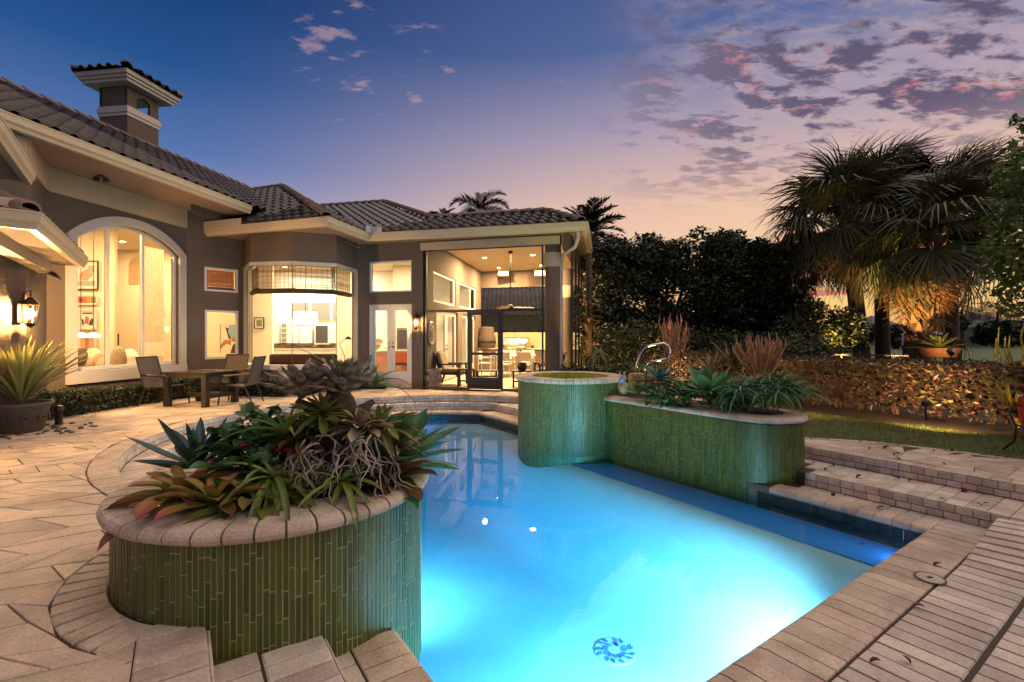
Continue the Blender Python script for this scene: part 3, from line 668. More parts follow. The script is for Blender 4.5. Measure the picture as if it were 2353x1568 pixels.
def wedge(name, prof, da, n=3):
    mb = MB().lathe(prof, (0, 0, 0), n, closed=True, a0=-da / 2, a1=da / 2); m = len(prof); na = n + 1
    mb.f.append(tuple(i * na for i in range(m))[::-1]); mb.f.append(tuple(i * na + n for i in range(m))); return mb.mesh(name)
def bull(r0, r1, zt, th): return [(r0, zt - th), (r0, zt - .008), (r0 + .01, zt), (r1 - .05, zt), (r1 - .022, zt - .008), (r1 - .006, zt - .024), (r1, zt - th * .5), (r1 - .006, zt - th + .02), (r1 - .022, zt - th + .006), (r1 - .05, zt - th)]
def round_wall(t, c, r, z0, z1, cop_r0, cop_r1, ztop, th, n, a0, a1, tiles=True):
    MB().lathe([(r, z0), (r, z1)], (c[0], c[1], 0), 72).build('grout', 'grout', t, True)
    if tiles: tile_wall(t, arc(c, r, a0, a1, 60), z0, z1)
    me = wedge('coping_wedge', bull(cop_r0, cop_r1, ztop, th), 2 * PI / n - .012)
    pieces(t, 'coping_brick', [(me, Matrix.Translation((c[0], c[1], random.uniform(-.002, .002))) @ Matrix.Rotation(2 * PI * i / n, 4, 'Z')) for i in range(n)], 'coping_brick')
    q = bull(cop_r0 + .004, cop_r1 - .008, ztop - .006, th - .012); MB().lathe(q, (c[0], c[1], 0), 72, closed=True).build('mortar', 'mortar', t)
t = thing('round_planter', 'round planter clad in olive green glass strips with brick coping beside the near steps', 'planter', (NP.x, NP.y, 0))
round_wall(t, NP, .92, ZW - .35, .42, .64, NPR, .49, .08, 42, R(-200), R(75))
MB().lathe([(0, .50), (.3, .49), (.55, .45), (.66, .41)], (NP.x, NP.y, 0), 40).build('soil', 'soil', t, True)
MB().lathe([(.645, .2), (.645, .48)], (NP.x, NP.y, 0), 40).build('inner_wall', 'mortar', t)
t = thing('raised_spa', 'raised round spa clad in green glass strips at the far end of the pool', 'spa', (SPA.x, SPA.y, 0))
round_wall(t, SPA, .90, ZW - .35, .68, .66, SPAR, .75, .075, 52, R(-190), R(15))
MB().lathe([(.645, -.1), (.645, .735)][::-1], (SPA.x, SPA.y, 0), 48).build('inner_wall', 'waterline_grout', t)
me = chamfer_box('spa_tile_block', .03)
pieces(t, 'inner_tile', [(me, frame((-math.sin(a) * .075, math.cos(a) * .075, 0), (0, 0, .075), (-math.cos(a) * .01, -math.sin(a) * .01, 0), (SPA.x + .638 * math.cos(a), SPA.y + .638 * math.sin(a), z))) for a in [i * 2 * PI / 50 for i in range(50)] for z in (.45, .53, .61, .69)], 'spa_tile')
MB().lathe([(0, .1), (.66, .1)], (SPA.x, SPA.y, 0), 40).build('floor', 'spa_tile', t)
MB().lathe([(0, .60), (.644, .60)], (SPA.x, SPA.y, 0), 40).build('spa_water', 'spa_water', t)
light('spa_bulb', 'POINT', (SPA.x - .1, SPA.y + .1, .42), 220, (1, .85, .35), t, .06)
t = thing('long_planter', 'long raised planter with rounded end clad in green glass strips along the pool', 'planter', PQ(4.4, 6.1))
q0, q1 = LPC[1] - LPR, LPC[1] + LPR
def lpath(off, pe=5.75):
    o = [tuple(PQ(pe, q0 - off).xy), tuple(PQ(LPC[0], q0 - off).xy)]
    o += [tuple(PQ(LPC[0] - (LPR + off) * math.sin(a), LPC[1] - (LPR + off) * math.cos(a)).xy) for a in [PI * i / 24 for i in range(1, 24)]]
    return o + [tuple(PQ(LPC[0], q1 + off).xy), tuple(PQ(pe, q1 + off).xy)]
MB().strip(lpath(-.055), ZW - .3, .40).build('grout', 'grout', t)
tile_wall(t, lpath(-.05)[:19], ZW - .3, .395)
rows = brick_row(lpath(0), .125, 0, .27, .475, .075, me=NOSE)
pieces(t, 'coping_brick', [it for it in rows if not in_spa(it[1].translation, -.02)], 'coping_brick')
MB().sheet([lpath(-.01)], .40).build('mortar', 'mortar', t)
MB().sheet([lpath(-.26)], .43).build('soil', 'soil', t)
# lawn strip, hedge bed
lawn_poly = [tuple(PQ(p, q).xy) for p, q in ((-9, 8.25), (.5, 8.15), (1.9, 7.97), (2.7, 7.72), (3.3, 7.27), (4.2, 7.02), (6.5, 7.0), (6.5, 9.3), (4, 9.75), (-9, 9.9))]
lawn = MB().sheet([lawn_poly], -.006).build('lawn', 'lawn'); lawn['kind'] = 'structure'
n = 26000; P = RNG.random((n, 2)) * [13, 2.6] + [-6, 7.1]; pts = np.stack([-.566 * P[:, 0] + .824 * P[:, 1], .824 * P[:, 0] + .566 * P[:, 1]], 1)
ok = np.array([inside(p, lawn_poly) for p in pts]); pts = pts[ok]; n = len(pts); a = RNG.random(n) * 6.28; h = RNG.uniform(.02, .045, n); w = .004
B0 = np.stack([pts[:, 0] - w * np.cos(a), pts[:, 1] - w * np.sin(a), np.full(n, -.006)], 1); B1 = np.stack([pts[:, 0] + w * np.cos(a), pts[:, 1] + w * np.sin(a), np.full(n, -.006)], 1)
T = np.stack([pts[:, 0] + RNG.normal(size=n) * .018, pts[:, 1] + RNG.normal(size=n) * .018, h], 1)
o = addmesh('grass', fastmesh('grass', np.stack([B0, B1, T], 1).reshape(-1, 3), np.arange(n * 3).reshape(-1, 3)), 'grass_blade'); tag(o, 'short grass on the strip between paving and hedge', 'grass', kind='stuff')
bed = MB().sheet([[tuple(PQ(p, q).xy) for p, q in ((-9, 9.88), (4, 9.73), (6.5, 9.28), (6.5, 7.0), (7.2, 7.0), (10.5, 9), (9, 13.5), (-9, 13.5))]], -.002).build('planting_bed', 'mulch'); bed['kind'] = 'structure'
# ---------------------------------------------------------------- the house
house = thing('house', 'taupe stucco house with tiled hip roofs and lit windows behind the pool', 'house', (-4, 13, 0))
class Wall:
    """upright plane from P0 along d; s runs along it, inward points into the house"""
    def __init__(s, p0, p1, inward):
        s.p0 = Vector((p0[0], p0[1])); e = Vector((p1[0], p1[1])) - s.p0; s.L = e.length; s.d = e.normalized(); n = Vector((-s.d.y, s.d.x)); s.n = n if n.dot(Vector(inward)) > 0 else -n
    def hit(s, x, y=None):
        kx = (x - CX) / F; t = (kx * s.p0.y - s.p0.x) / (s.d.x - kx * s.d.y)
        if y is None: return t
        return t, CAMH - (y - YH) / F * (s.p0.y + s.d.y * t)
    def P(s, t, z, off=0.0): v = s.p0 + s.d * t + s.n * off; return Vector((v.x, v.y, z))
def wall_mesh(mb, w, s0, s1, z0, z1, holes=(), th=.2, off=0.0, back=True):
    xs = sorted({s0, s1, *[h[i] for h in holes for i in (0, 1)]}); zs = sorted({z0, z1, *[h[i] for h in holes for i in (2, 3)]})
    xs = [x for x in xs if s0 <= x <= s1]; zs = [z for z in zs if z0 <= z <= z1]
    for a, b in zip(xs[:-1], xs[1:]):
        for c, d in zip(zs[:-1], zs[1:]):
            if any(h[0] <= a and b <= h[1] and h[2] <= c and d <= h[3] for h in holes): continue
            mb.face(w.P(a, c, off), w.P(b, c, off), w.P(b, d, off), w.P(a, d, off))
            if back: mb.face(w.P(a, c, off + th), w.P(a, d, off + th), w.P(b, d, off + th), w.P(b, c, off + th))
    for a, b, c, d in holes:
        q = [(a, c), (b, c), (b, d), (a, d)]
        for (u, v), (x, y) in zip(q, q[1:] + q[:1]): mb.face(w.P(u, v, off), w.P(u, v, off + th), w.P(x, y, off + th), w.P(x, y, off))
    return mb
def wbar(mb, w, s0, s1, z0, z1, o0, o1):       # block on a wall: from s0..s1, z0..z1, depth o0..o1 (negative = in front)
    v = [w.P(s, z, o) for o in (o0, o1) for z in (z0, z1) for s in (s0, s1)]
    return mb.add(v, [(0, 1, 3, 2), (4, 6, 7, 5), (0, 4, 5, 1), (2, 3, 7, 6), (0, 2, 6, 4), (1, 5, 7, 3)])
def window(w, s0, s1, z0, z1, fw=.05, o=.04, parent=None, mull=(), mat='white_frame', name='window', rails=()):
    m = MB(); wbar(m, w, s0, s1, z0, z0 + fw, o, o + .06); wbar(m, w, s0, s1, z1 - fw, z1, o, o + .06)
    wbar(m, w, s0, s0 + fw, z0 + fw, z1 - fw, o, o + .06); wbar(m, w, s1 - fw, s1, z0 + fw, z1 - fw, o, o + .06)
    f = m.build(name, mat, parent or house)
    xs = [s0 + fw] + [x for q in mull for x in (q - fw * .45, q + fw * .45)] + [s1 - fw]
    for q in mull: wbar(MB(), w, q - fw * .45, q + fw * .45, z0 + fw, z1 - fw, o - .004, o + .055).build('mullion', mat, f)
    for a, b in zip(xs[::2], xs[1::2]): MB().face(w.P(a, z0 + fw, o + .03), w.P(b, z0 + fw, o + .03), w.P(b, z1 - fw, o + .03), w.P(a, z1 - fw, o + .03)).build('pane', 'pane_glass', f)
    return f
# plan
LW = Wall((-8.47, 8.80), (-8.47 + .1461 * 3.4, 8.80 + .9893 * 3.4), (-1, 0))          # wall with the arched window
SL = LW.hit(428); LEND = LW.P(SL, 0)
T = [(-7.19, 13.0), (-6.51, 12.05), (-5.41, 11.86), (-4.45, 12.26), (-4.32, 13.5)]
SW = Wall((LEND.x, LEND.y), T[0], (-.5, 1))
BW = [Wall(T[i], T[i + 1], (0, 1) if i < 3 else (-1, .2)) for i in range(4)]
DW = Wall((-4.27, 13.6), (-2.41, 13.10), (0, 1))                                      # French door wall
PW = Wall((-2.41, 13.10), (1.30, 12.10), (0, 1))                                      # open front of the covered patio
PL = Wall((-2.36, 13.12), (-1.30, 20.3), (-1, 0))                                     # patio wall with windows and doors
PB = Wall((-1.30, 20.3), (3.0, 19.2), (0, 1))                                         # back of the patio
KW = Wall((-7.57, 7.53), (-8.47, 8.80), (-1, -.6)); XW = Wall((-7.57, 7.53), (-8.15, 3.6), (-1, 0))
ZS, ZSL = 3.97, 4.52
# --- left wing walls
wl_ = MB()
sA, sB = LW.hit(150), LW.hit(425); za = LW.hit(150, 885)[1]; zsp, zap = 3.38, 3.96
def archz(s, s0=sA, s1=sB, lo=zsp, hi=zap):
    c = (s0 + s1) / 2; hw = (s1 - s0) / 2; r = (hi - lo); rad = (hw * hw + r * r) / (2 * r); return hi - rad + math.sqrt(max(0, rad * rad - (s - c) ** 2))
tr = .19; gA, gB = sA + tr, sB - tr; gz0 = za + .24
ghi = zap - tr; glo = zsp - .04
garch = lambda s: archz(s, gA, gB, glo, ghi)
NA = 18; gs = [gA + (gB - gA) * i / NA for i in range(NA + 1)]
wall_mesh(wl_, LW, -.0, gA, 0, ZSL + .1); wall_mesh(wl_, LW, gB, SL + .02, 0, ZSL + .1); wall_mesh(wl_, LW, gA, gB, 0, gz0)
for a, b in zip(gs[:-1], gs[1:]):
    wl_.face(LW.P(a, garch(a)), LW.P(b, garch(b)), LW.P(b, ZSL + .1), LW.P(a, ZSL + .1)); wl_.face(LW.P(a, garch(a)), LW.P(a, garch(a), .2), LW.P(b, garch(b), .2), LW.P(b, garch(b)))
    wl_.face(LW.P(a, garch(a), .2), LW.P(a, ZSL + .1, .2), LW.P(b, ZSL + .1, .2), LW.P(b, garch(b), .2))
for s in (gA, gB): wl_.face(LW.P(s, gz0), LW.P(s, gz0, .2), LW.P(s, glo, .2), LW.P(s, glo))
wl_.face(LW.P(gA, gz0), LW.P(gB, gz0), LW.P(gB, gz0, .2), LW.P(gA, gz0, .2))
wl_.build('wall', 'stucco', house)
wall_mesh(MB(), KW, 0, KW.L, 0, ZSL + .1).build('wall', 'stucco', house); wall_mesh(MB(), XW, 0, XW.L, 0, ZSL + .1, [(.42, .74, .25, 2.0)]).build('wall', 'stucco', house)
window(XW, .42, .74, .25, 2.0, .05, .05)
# cream frieze under the eaves
for w, s0, s1 in ((LW, 0.0, SL), (KW, 0, KW.L), (XW, 0, XW.L)): wbar(MB(), w, s0, s1, 4.07, ZSL - .005, -.035, -.002).build('frieze', 'cream', house)
# arched window
tm = MB(); os_ = [sA + (sB - sA) * i / NA for i in range(NA + 1)]
def arch_ring(mb, oa, ia, o0, o1, zo, zi, base_o, base_i):
    so = [oa[0]] + list(oa) + [oa[-1]]; si = [ia[0]] + list(ia) + [ia[-1]]
    zo_ = [base_o] + [zo(s) for s in oa] + [base_o]; zi_ = [base_i] + [zi(s) for s in ia] + [base_i]
    for i in range(len(so) - 1):
        A, B = LW.P(so[i], zo_[i], o0), LW.P(so[i + 1], zo_[i + 1], o0); C, D = LW.P(si[i + 1], zi_[i + 1], o0), LW.P(si[i], zi_[i], o0); mb.face(A, B, C, D)
        mb.face(A, LW.P(so[i], zo_[i], o1), LW.P(so[i + 1], zo_[i + 1], o1), B); mb.face(D, C, LW.P(si[i + 1], zi_[i + 1], o1), LW.P(si[i], zi_[i], o1))
arch_ring(tm, os_, gs, -.05, 0, archz, garch, za + .22, za + .22)
wbar(tm, LW, sA, sB, za, za + .235, -.07, 0)
aw = tm.build('arched_window', 'trim_paint', house)
fr = MB(); fi = [gA + .06 + (gB - gA - .12) * i / NA for i in range(NA + 1)]; farch = lambda s: archz(s, gA + .06, gB - .06, glo - .02, ghi - .06)
arch_ring(fr, gs, fi, .07, .13, garch, farch, gz0 + .0, gz0 + .07); wbar(fr, LW, gA, gB, gz0, gz0 + .07, .068, .13)
fr.build('frame', 'white_frame', aw)
m1, m2 = LW.hit(255), LW.hit(335)
for m_ in (m1, m2): wbar(MB(), LW, m_ - .03, m_ + .03, gz0 + .05, garch(m_) - .04, .064, .125).build('mullion', 'white_frame', aw)
for a, b in ((gA + .06, m1 - .03), (m1 + .03, m2 - .03), (m2 + .03, gB - .06)):
    ss = [a + (b - a) * i / 6 for i in range(7)]; MB().face(*([LW.P(a, gz0 + .07, .1), LW.P(b, gz0 + .07, .1)] + [LW.P(s, farch(s), .1) for s in ss[::-1]])).build('pane', 'pane_glass', aw)
# --- wall with the two small windows
def rect(w, x0, x1, y0, y1):
    a, z1 = w.hit(x0, y0); b, z0 = w.hit(x1, y1); za_ = w.hit(x0, y1)[1]; zb_ = w.hit(x1, y0)[1]; return a, b, (z0 + za_) / 2, (z1 + zb_) / 2
h1, h2 = rect(SW, 470, 547, 617, 671), rect(SW, 471, 548, 714, 825)
wall_mesh(MB(), SW, 0, SW.L, 0, ZS + .6, [h1, h2], .18).build('wall', 'stucco', house)
window(SW, *h1, .05, .0); window(SW, *h2, .05, .0)
# --- bay
zb0, zb1 = .68, 3.22
for i, w in enumerate(BW):
    for a, b, z0, z1 in [(0, w.L, 0, zb0), (0, w.L, zb1, ZS + .05)] + ([(0, .06, zb0, zb1)] if i == 0 else []) + ([(w.L - .08, w.L, zb0, zb1)] if i == 3 else []): wall_mesh(MB(), w, a, b, z0, z1, (), .12).build('wall', 'stucco', house)
    if i < 3 or True:
        m = MB(); a, b = (.06 if i == 0 else 0), w.L - (.08 if i == 3 else 0)
        wbar(m, w, a, b, zb1 - .05, zb1 + .04, -.03, .08); wbar(m, w, a, b, zb0 - .09, zb0 + .03, -.07, .1)
        if i == 0: wbar(m, w, a - .05, a + .05, zb0, zb1 - .05, -.03, .08)
        if i == 3: wbar(m, w, b - .05, b + .05, zb0, zb1 - .05, -.03, .08)
        f = m.build('bay_window', 'trim_paint', house)
        MB().face(w.P(a, zb0 + .03, .03), w.P(b, zb0 + .03, .03), w.P(b, zb1 - .05, .03), w.P(a, zb1 - .05, .03)).build('pane', 'pane_glass', f)
        if i in (0, 1, 2): MB().bar(w.P(w.L, zb0, .03), w.P(w.L, zb1, .03), .012, .012).build('glass_joint', 'dark_frame', f)
# --- French doors
dh = rect(DW, 848, 946, 700, 889); dh = (dh[0], dh[1], 0.0, dh[3]); th_ = rect(DW, 848, 946, 600, 672)
wall_mesh(MB(), DW, -.16, DW.L, 0, ZS + .05, [dh, th_], .2).build('wall', 'stucco', house)
window(DW, *th_, .045, .03)
def glazed_door(w, s0, s1, z0, z1, o, hinge_left, parent, st=.115, mat='white_frame', bot=.3):
    m = MB(); wbar(m, w, s0, s0 + st, z0, z1, o, o + .045); wbar(m, w, s1 - st, s1, z0, z1, o, o + .045); wbar(m, w, s0 + st, s1 - st, z0, z0 + bot, o, o + .045); wbar(m, w, s0 + st, s1 - st, z1 - st, z1, o, o + .045)
    d = m.build('door', mat, parent)
    MB().face(w.P(s0 + st, z0 + bot, o + .02), w.P(s1 - st, z0 + bot, o + .02), w.P(s1 - st, z1 - st, o + .02), w.P(s0 + st, z1 - st, o + .02)).build('pane', 'pane_glass', d)
    hx = s1 - st / 2 if hinge_left else s0 + st / 2; q = -1 if hinge_left else 1
    MB().tube([w.P(hx, z0 + .98, o - .002), w.P(hx, z0 + .98, o - .05), w.P(hx + q * .09, z0 + .98, o - .055)], .011, 8).ball(w.P(hx, z0 + 1.1, o - .01), .024, 6).ball(w.P(hx, z0 + .98, o - .01), .03, 6).build('handle', 'brass', d)
    return d
m = MB(); wbar(m, DW, dh[0], dh[0] + .05, 0, dh[3], .02, .12); wbar(m, DW, dh[1] - .05, dh[1], 0, dh[3], .02, .12); wbar(m, DW, dh[0] + .05, dh[1] - .05, dh[3] - .05, dh[3], .02, .12); m.build('door_frame', 'white_frame', house)
wbar(MB(), DW, dh[0], dh[1], 0, .13, -.03, .15).build('door_step', 'step_brick', house)
mid = (dh[0] + dh[1]) / 2
glazed_door(DW, dh[0] + .05, mid - .003, .135, dh[3] - .05, .05, True, house); glazed_door(DW, mid + .003, dh[1] - .05, .135, dh[3] - .05, .05, False, house)
# --- covered patio
zh = 3.75; s_open0 = .06; s_col = PW.hit(1250)
wbar(MB(), PW, 0, PW.hit(1287), zh, ZS + .04, 0, .28).build('beam', 'stucco', house)
wbar(MB(), PW, -.06, PW.hit(1287), zh - .02, zh + .19, -.05, -.003).build('beam_trim', 'cream', house)
cc = PW.P(PW.hit(1268), 0, .16)
MB().lathe([(.205, 0), (.2, .1), (.2, 3.15), (.215, 3.16), (.225, 3.2), (.225, 3.52), (.205, 3.53), (.205, 3.75)], (cc.x, cc.y, 0), 28).build('column', 'stucco', house, True)
MB().lathe([(.228, 3.17), (.232, 3.2), (.232, 3.51), (.228, 3.53)], (cc.x, cc.y, 0), 28).build('column_collar', 'cream', house, True)
for dd, zc in ((7.2, 0),):
    c2 = AT(1303, 800, 17.3); MB().lathe([(.2, 0), (.2, 2.75), (.225, 2.78), (.225, 3.2), (.2, 3.22), (.2, 3.8)], (c2.x, c2.y, 0), 20).build('column', 'stucco', house, True)
    MB().lathe([(.228, 2.78), (.232, 2.8), (.232, 3.18), (.228, 3.2)], (c2.x, c2.y, 0), 20).build('column_collar', 'cream', house, True)
SIDE0, SIDE1 = Vector((1.45, 12.0)), Vector((3.0, 19.3)); PS = Wall(SIDE0, SIDE1, (-1, 0))
wbar(MB(), PS, 0, PS.L, 3.6, ZS, 0, .2).build('beam', 'stucco', house)
# patio wall with windows and doors
pw1, pw2 = rect(PL, 992, 1049, 612, 690), rect(PL, 1057, 1093, 640, 703)
z_t, z_b = 3.30, 2.42
pw1 = (PL.hit(996), PL.hit(1047), z_b - .02, z_t); pw2 = (PL.hit(1056), PL.hit(1094), z_b - .02, z_t)
pd1 = (PL.hit(1003), PL.hit(1052), 0, 2.2); pd2 = (PL.hit(1062), PL.hit(1093), 0, 2.2)
wall_mesh(MB(), PL, 0, PL.L, 0, 4.12, [pw1, pw2, pd1, pd2], .2).build('patio_wall', 'stucco', house)
for h in (pw1, pw2): window(PL, *h, .07, .03)
for h in (pd1, pd2):
    mm = (h[0] + h[1]) / 2; glazed_door(PL, h[0] + .02, mm - .004, .02, h[3], .06, True, house, .14); glazed_door(PL, mm + .004, h[1] - .02, .02, h[3], .06, False, house, .14)
wbar(MB(), PB, 0, PB.L, 3.42, 4.12, 0, .2).build('patio_wall', 'stucco', house)
wbar(MB(), PB, 0, PB.L, 0, 1.55, .02, .2).build('patio_wall', 'olive_tile', house)
MB().face(*(w_ for w_ in (PW.P(.02, 4.1), PW.P(PW.L + .1, 4.1), Vector((2.95, 19.4, 4.1)), PL.P(PL.L, 4.1)))).build('patio_ceiling', 'patio_ceiling', house)
MB().sheet([[PW.P(.0, 0, -.02)[:2], PW.P(PW.L + .2, 0, -.02)[:2], (3.1, 19.4), (-1.3, 20.4), PL.P(0, 0)[:2]]], .012).build('patio_floor', 'room_floor', house)
# screen enclosure
scr = thing('screen_enclosure', 'dark framed insect screen with a door closing the front of the patio', 'screen', PW.P(1.5, 0))
sL, sR = .05, PW.hit(1248); zm = PW.hit(1110, 714)[1]; d0, d1 = PW.hit(1077), PW.hit(1150)
def sbar(s0, s1, z0, z1, name='frame_bar', par=None, o=.0): return wbar(MB(), PW, s0, s1, z0, z1, o + .02, o + .065).build(name, 'dark_frame', par or scr)
sbar(sL, sL + .045, .015, zh); sbar(sR - .04, sR, .015, zh); sbar(sL + .045, sR - .04, zh - .045, zh); sbar(sL + .045, sR - .04, zm - .03, zm + .03); sbar(sL + .045, d0, .015, .05); sbar(d1, sR - .04, .015, .05)
sbar(d0 - .05, d0, .05, zm - .03); sbar(d1, d1 + .05, .05, zm - .03)
sd = sbar(d0 + .005, d0 + .075, .03, zm - .035, 'screen_door', None, -.01)
for a, b, c, e in ((d1 - .075, d1 - .005, .03, zm - .035), (d0 + .075, d1 - .075, zm - .115, zm - .035), (d0 + .075, d1 - .075, .03, .33), (d0 + .075, d1 - .075, .92, .99)): sbar(a, b, c, e, 'door_rail', sd, -.01)
MB().face(PW.P(d0 + .07, .3, .03), PW.P(d1 - .07, .3, .03), PW.P(d1 - .07, zm - .1, .03), PW.P(d0 + .07, zm - .1, .03)).build('mesh_panel', 'screen_mesh', sd)
for a, b, c, e in ((sL, d0, .03, zm), (d1, sR, .03, zm), (sL, sR, zm, zh)): MB().face(PW.P(a, c, .04), PW.P(b, c, .04), PW.P(b, e, .04), PW.P(a, e, .04)).build('mesh_panel', 'screen_mesh', scr)
scs = thing('screen_wall', 'dark insect screen along the side of the patio by the trees', 'screen', PS.P(0, 0))
for s in (0.0, 1.2, 2.4, 3.6, 4.8, 6.0): wbar(MB(), PS, s, s + .06, .015, 3.6, -.06, -.01).build('post', 'dark_frame', scs)
wbar(MB(), PS, 0, PS.L, zm - .03, zm + .03, -.055, -.015).build('rail', 'dark_frame', scs)
MB().face(PS.P(0, .02, -.03), PS.P(PS.L, .02, -.03), PS.P(PS.L, 3.6, -.03), PS.P(0, 3.6, -.03)).build('mesh_panel', 'screen_dense', scs)
MB().face(PB.P(0, 1.55, .1), PB.P(PB.L, 1.55, .1), PB.P(PB.L, 3.42, .1), PB.P(0, 3.42, .1)).build('back_screen', 'screen_mesh', scs)

# ---------------------------------------------------------------- roofs
tile_items = []; cap_items = []
def tile_mesh():
    V = []; Fq = []; w, L, n = .295, .43, 10
    prof = []
    for i in range(n + 1):
        u = i / n; prof.append((u * w - w / 2, .062 * math.sin(PI * u / .62) if u < .62 else -.014 * math.sin(PI * (u - .62) / .38)))
    for y, dz in ((0, .012), (0, .040), (L, .004)):
        for x, z in prof: V.append((x, y, z + dz))
    for r in range(2):
        for i in range(n): a = r * (n + 1) + i; Fq.append((a, a + 1, a + n + 2, a + n + 1))
    return fastmesh('roof_tile', V, Fq)
TILE = tile_mesh()
def cap_mesh():
    V = []; Fq = []; n = 8; L = .42
    for y, r, dz in ((0, .115, .0), (0, .135, .015), (L, .112, .0)):
        for i in range(n + 1): a = PI * i / n; V.append((r * math.cos(a), y, r * .8 * math.sin(a) + dz))
    for q in range(2):
        for i in range(n): a = q * (n + 1) + i; Fq.append((a, a + 1, a + n + 2, a + n + 1))
    return fastmesh('cap_tile', V, Fq, False)
CAP = cap_mesh()
def roof_face(poly, e0, e1, tiles=True, felt=True, roof=None):
    """poly: 3D corners of a slope; e0->e1 its eave, left to right as seen from outside"""
    poly = [Vector(p) for p in poly]; e0 = Vector(e0); ex = (Vector(e1) - e0).normalized()
    nrm = Vector((0, 0, 0))
    for i in range(len(poly)): nrm += (poly[i] - poly[0]).cross(poly[(i + 1) % len(poly)] - poly[0])
    nrm.normalize(); nrm = nrm if nrm.z > 0 else -nrm; ey = nrm.cross(ex).normalized(); ex = ey.cross(nrm)
    p2 = [((p - e0).dot(ex), (p - e0).dot(ey)) for p in poly]
    if felt: MB().face(*[p + nrm * -.005 for p in poly]).build('roof_deck', 'roof_felt', roof)
    if not tiles: return
    y0, y1 = min(p[1] for p in p2), max(p[1] for p in p2); x0, x1 = min(p[0] for p in p2), max(p[0] for p in p2)
    j = 0
    while y0 + j * .345 < y1 - .1:
        y = y0 + j * .345; x = x0 + .14
        while x < x1:
            if inside((x, y + .2), p2): tile_items.append((TILE, frame(ex, ey, nrm, e0 + ex * (x + random.uniform(-.006, .006)) + ey * (y - .05 + random.uniform(-.008, .008)) + nrm * .012)))
            x += .28
        j += 1
def caps(a, b, lift=.03):
    a = Vector(a); b = Vector(b); d = b - a; n = max(1, int(d.length / .345)); ey = d.normalized(); ex = ey.cross(Vector((0, 0, 1))).normalized(); nz = ex.cross(ey)
    for i in range(n): cap_items.append((CAP, frame(ex, ey, nz, a + d * (i / n) + nz * lift)))
def gutter(pts, z0, name='gutter', h=.17, w=.13, closed_ends=True):
    """eave gutter with an ogee face along the points; outside lies on the right of the way"""
    pts = [Vector((p[0], p[1])) for p in pts]; dirs = [(b - a).normalized() for a, b in zip(pts[:-1], pts[1:])]; prof = [(-.02, h), (-.02, .01), (.0, 0), (.075, .0), (.085, .05), (.115, .085), (.12, h - .025), (w, h - .02), (w, h), (w - .012, h), (w - .012, h - .04)]
    V = []
    for i, p in enumerate(pts):
        n0 = Vector((dirs[max(0, i - 1)].y, -dirs[max(0, i - 1)].x)); n1 = Vector((dirs[min(i, len(dirs) - 1)].y, -dirs[min(i, len(dirs) - 1)].x)); m = (n0 + n1); m = m / max(.2, m.dot(n0))
        V.append([(p.x + m.x * a, p.y + m.y * a, z0 + b) for a, b in prof])
    mb = MB(); n = len(prof)
    for A, B in zip(V[:-1], V[1:]):
        for i in range(n - 1): mb.face(A[i], B[i], B[i + 1], A[i + 1])
    mb.face(*V[0]); mb.face(*V[-1][::-1]); return mb.build(name, 'gutter_metal', house)
roof = MB().face((0, 0, 5), (.01, 0, 5), (.01, .01, 5)) 
ZE = 4.15
A_, B_, C_, D_ = Vector((-8.41, 12.55, ZE)), Vector((-4.27, 11.15, ZE)), Vector((-3.87, 12.95, ZE)), Vector((1.71, 11.62, ZE))
PK, VT, VB = Vector((-7.6, 16.0, 6.32)), Vector((-8.95, 16.45, 6.30)), Vector((-6.55, 12.9, 4.74))
roof = MB().face(A_ - Vector((0, 0, .01)), B_ - Vector((0, 0, .01)), PK, VT, VB).build('roof', 'roof_felt', house)
roof_face([A_, B_, PK, VT, VB], A_, B_, roof=roof, felt=False)
roof_face([B_, C_, PK], B_, C_, roof=roof)
caps(B_ + Vector((-.03, .05, .02)), PK); caps(PK, VT)
nE = Vector((.232, .973, 0)); dE = Vector((.973, -.232, 0)); PIT = .469
def R2(s, w): v = C_ + dE * s + nE * w; v.z = ZE + PIT * w; return v
H_, RR = R2(1.18, 1.45), R2(4.55, 1.45); PK2 = Vector((-4.75, 18.0, R2(0, 4.71).z)); RL = PK2 - dE * 3.2
roof_face([C_, D_, RR, H_, PK2, RL, R2(-2.2, 2.5)], C_, D_, roof=roof)
for fc in ((C_, R2(-2.2, 2.5), PK), (R2(-2.2, 2.5), RL, PK)): MB().face(*[v - Vector((0, 0, .06)) for v in fc]).build('roof_deck', 'roof_felt', roof)
caps(H_, PK2); caps(PK2, RL); caps(D_ + Vector((-.05, .05, .02)), RR); caps(RR, H_, .02)
E2 = Vector((3.33, 19.9, ZE)); roof_face([D_, E2, E2 + Vector((-1.2, -.6, .5)), RR], D_, E2, tiles=False, roof=roof)
roof_face([H_, RR, E2 + Vector((-1.2, -.6, .5)), Vector((-1.0, 20.5, 5.1))], H_, RR, tiles=False, roof=roof)
roof_face([PK2, H_, Vector((-1.0, 20.5, 5.1)), Vector((-4, 22, 5.6))], H_, PK2, tiles=False, roof=roof)
# left wing
def LE(y, w): x = -6.7 + .157 * (y - 11.97) - w; return Vector((x, y, 4.72 + .543 * w))
lp_ = [LE(2.5, 0), LE(12.7, 0), VB, VT, LE(17.2, 3.46), LE(1.0, 3.46)]
roof_face(lp_, LE(2.5, 0), LE(12.05, 0), roof=roof)
caps(LE(3.0, 3.46), LE(17.2, 3.46), .02)
roof_face([LE(17.2, 3.46), LE(1, 3.46), LE(1, 3.46) + Vector((-4, 0, -2)), LE(17.2, 3.46) + Vector((-4, 0, -2))], LE(1, 3.46), LE(17.2, 3.46), tiles=False, roof=roof)
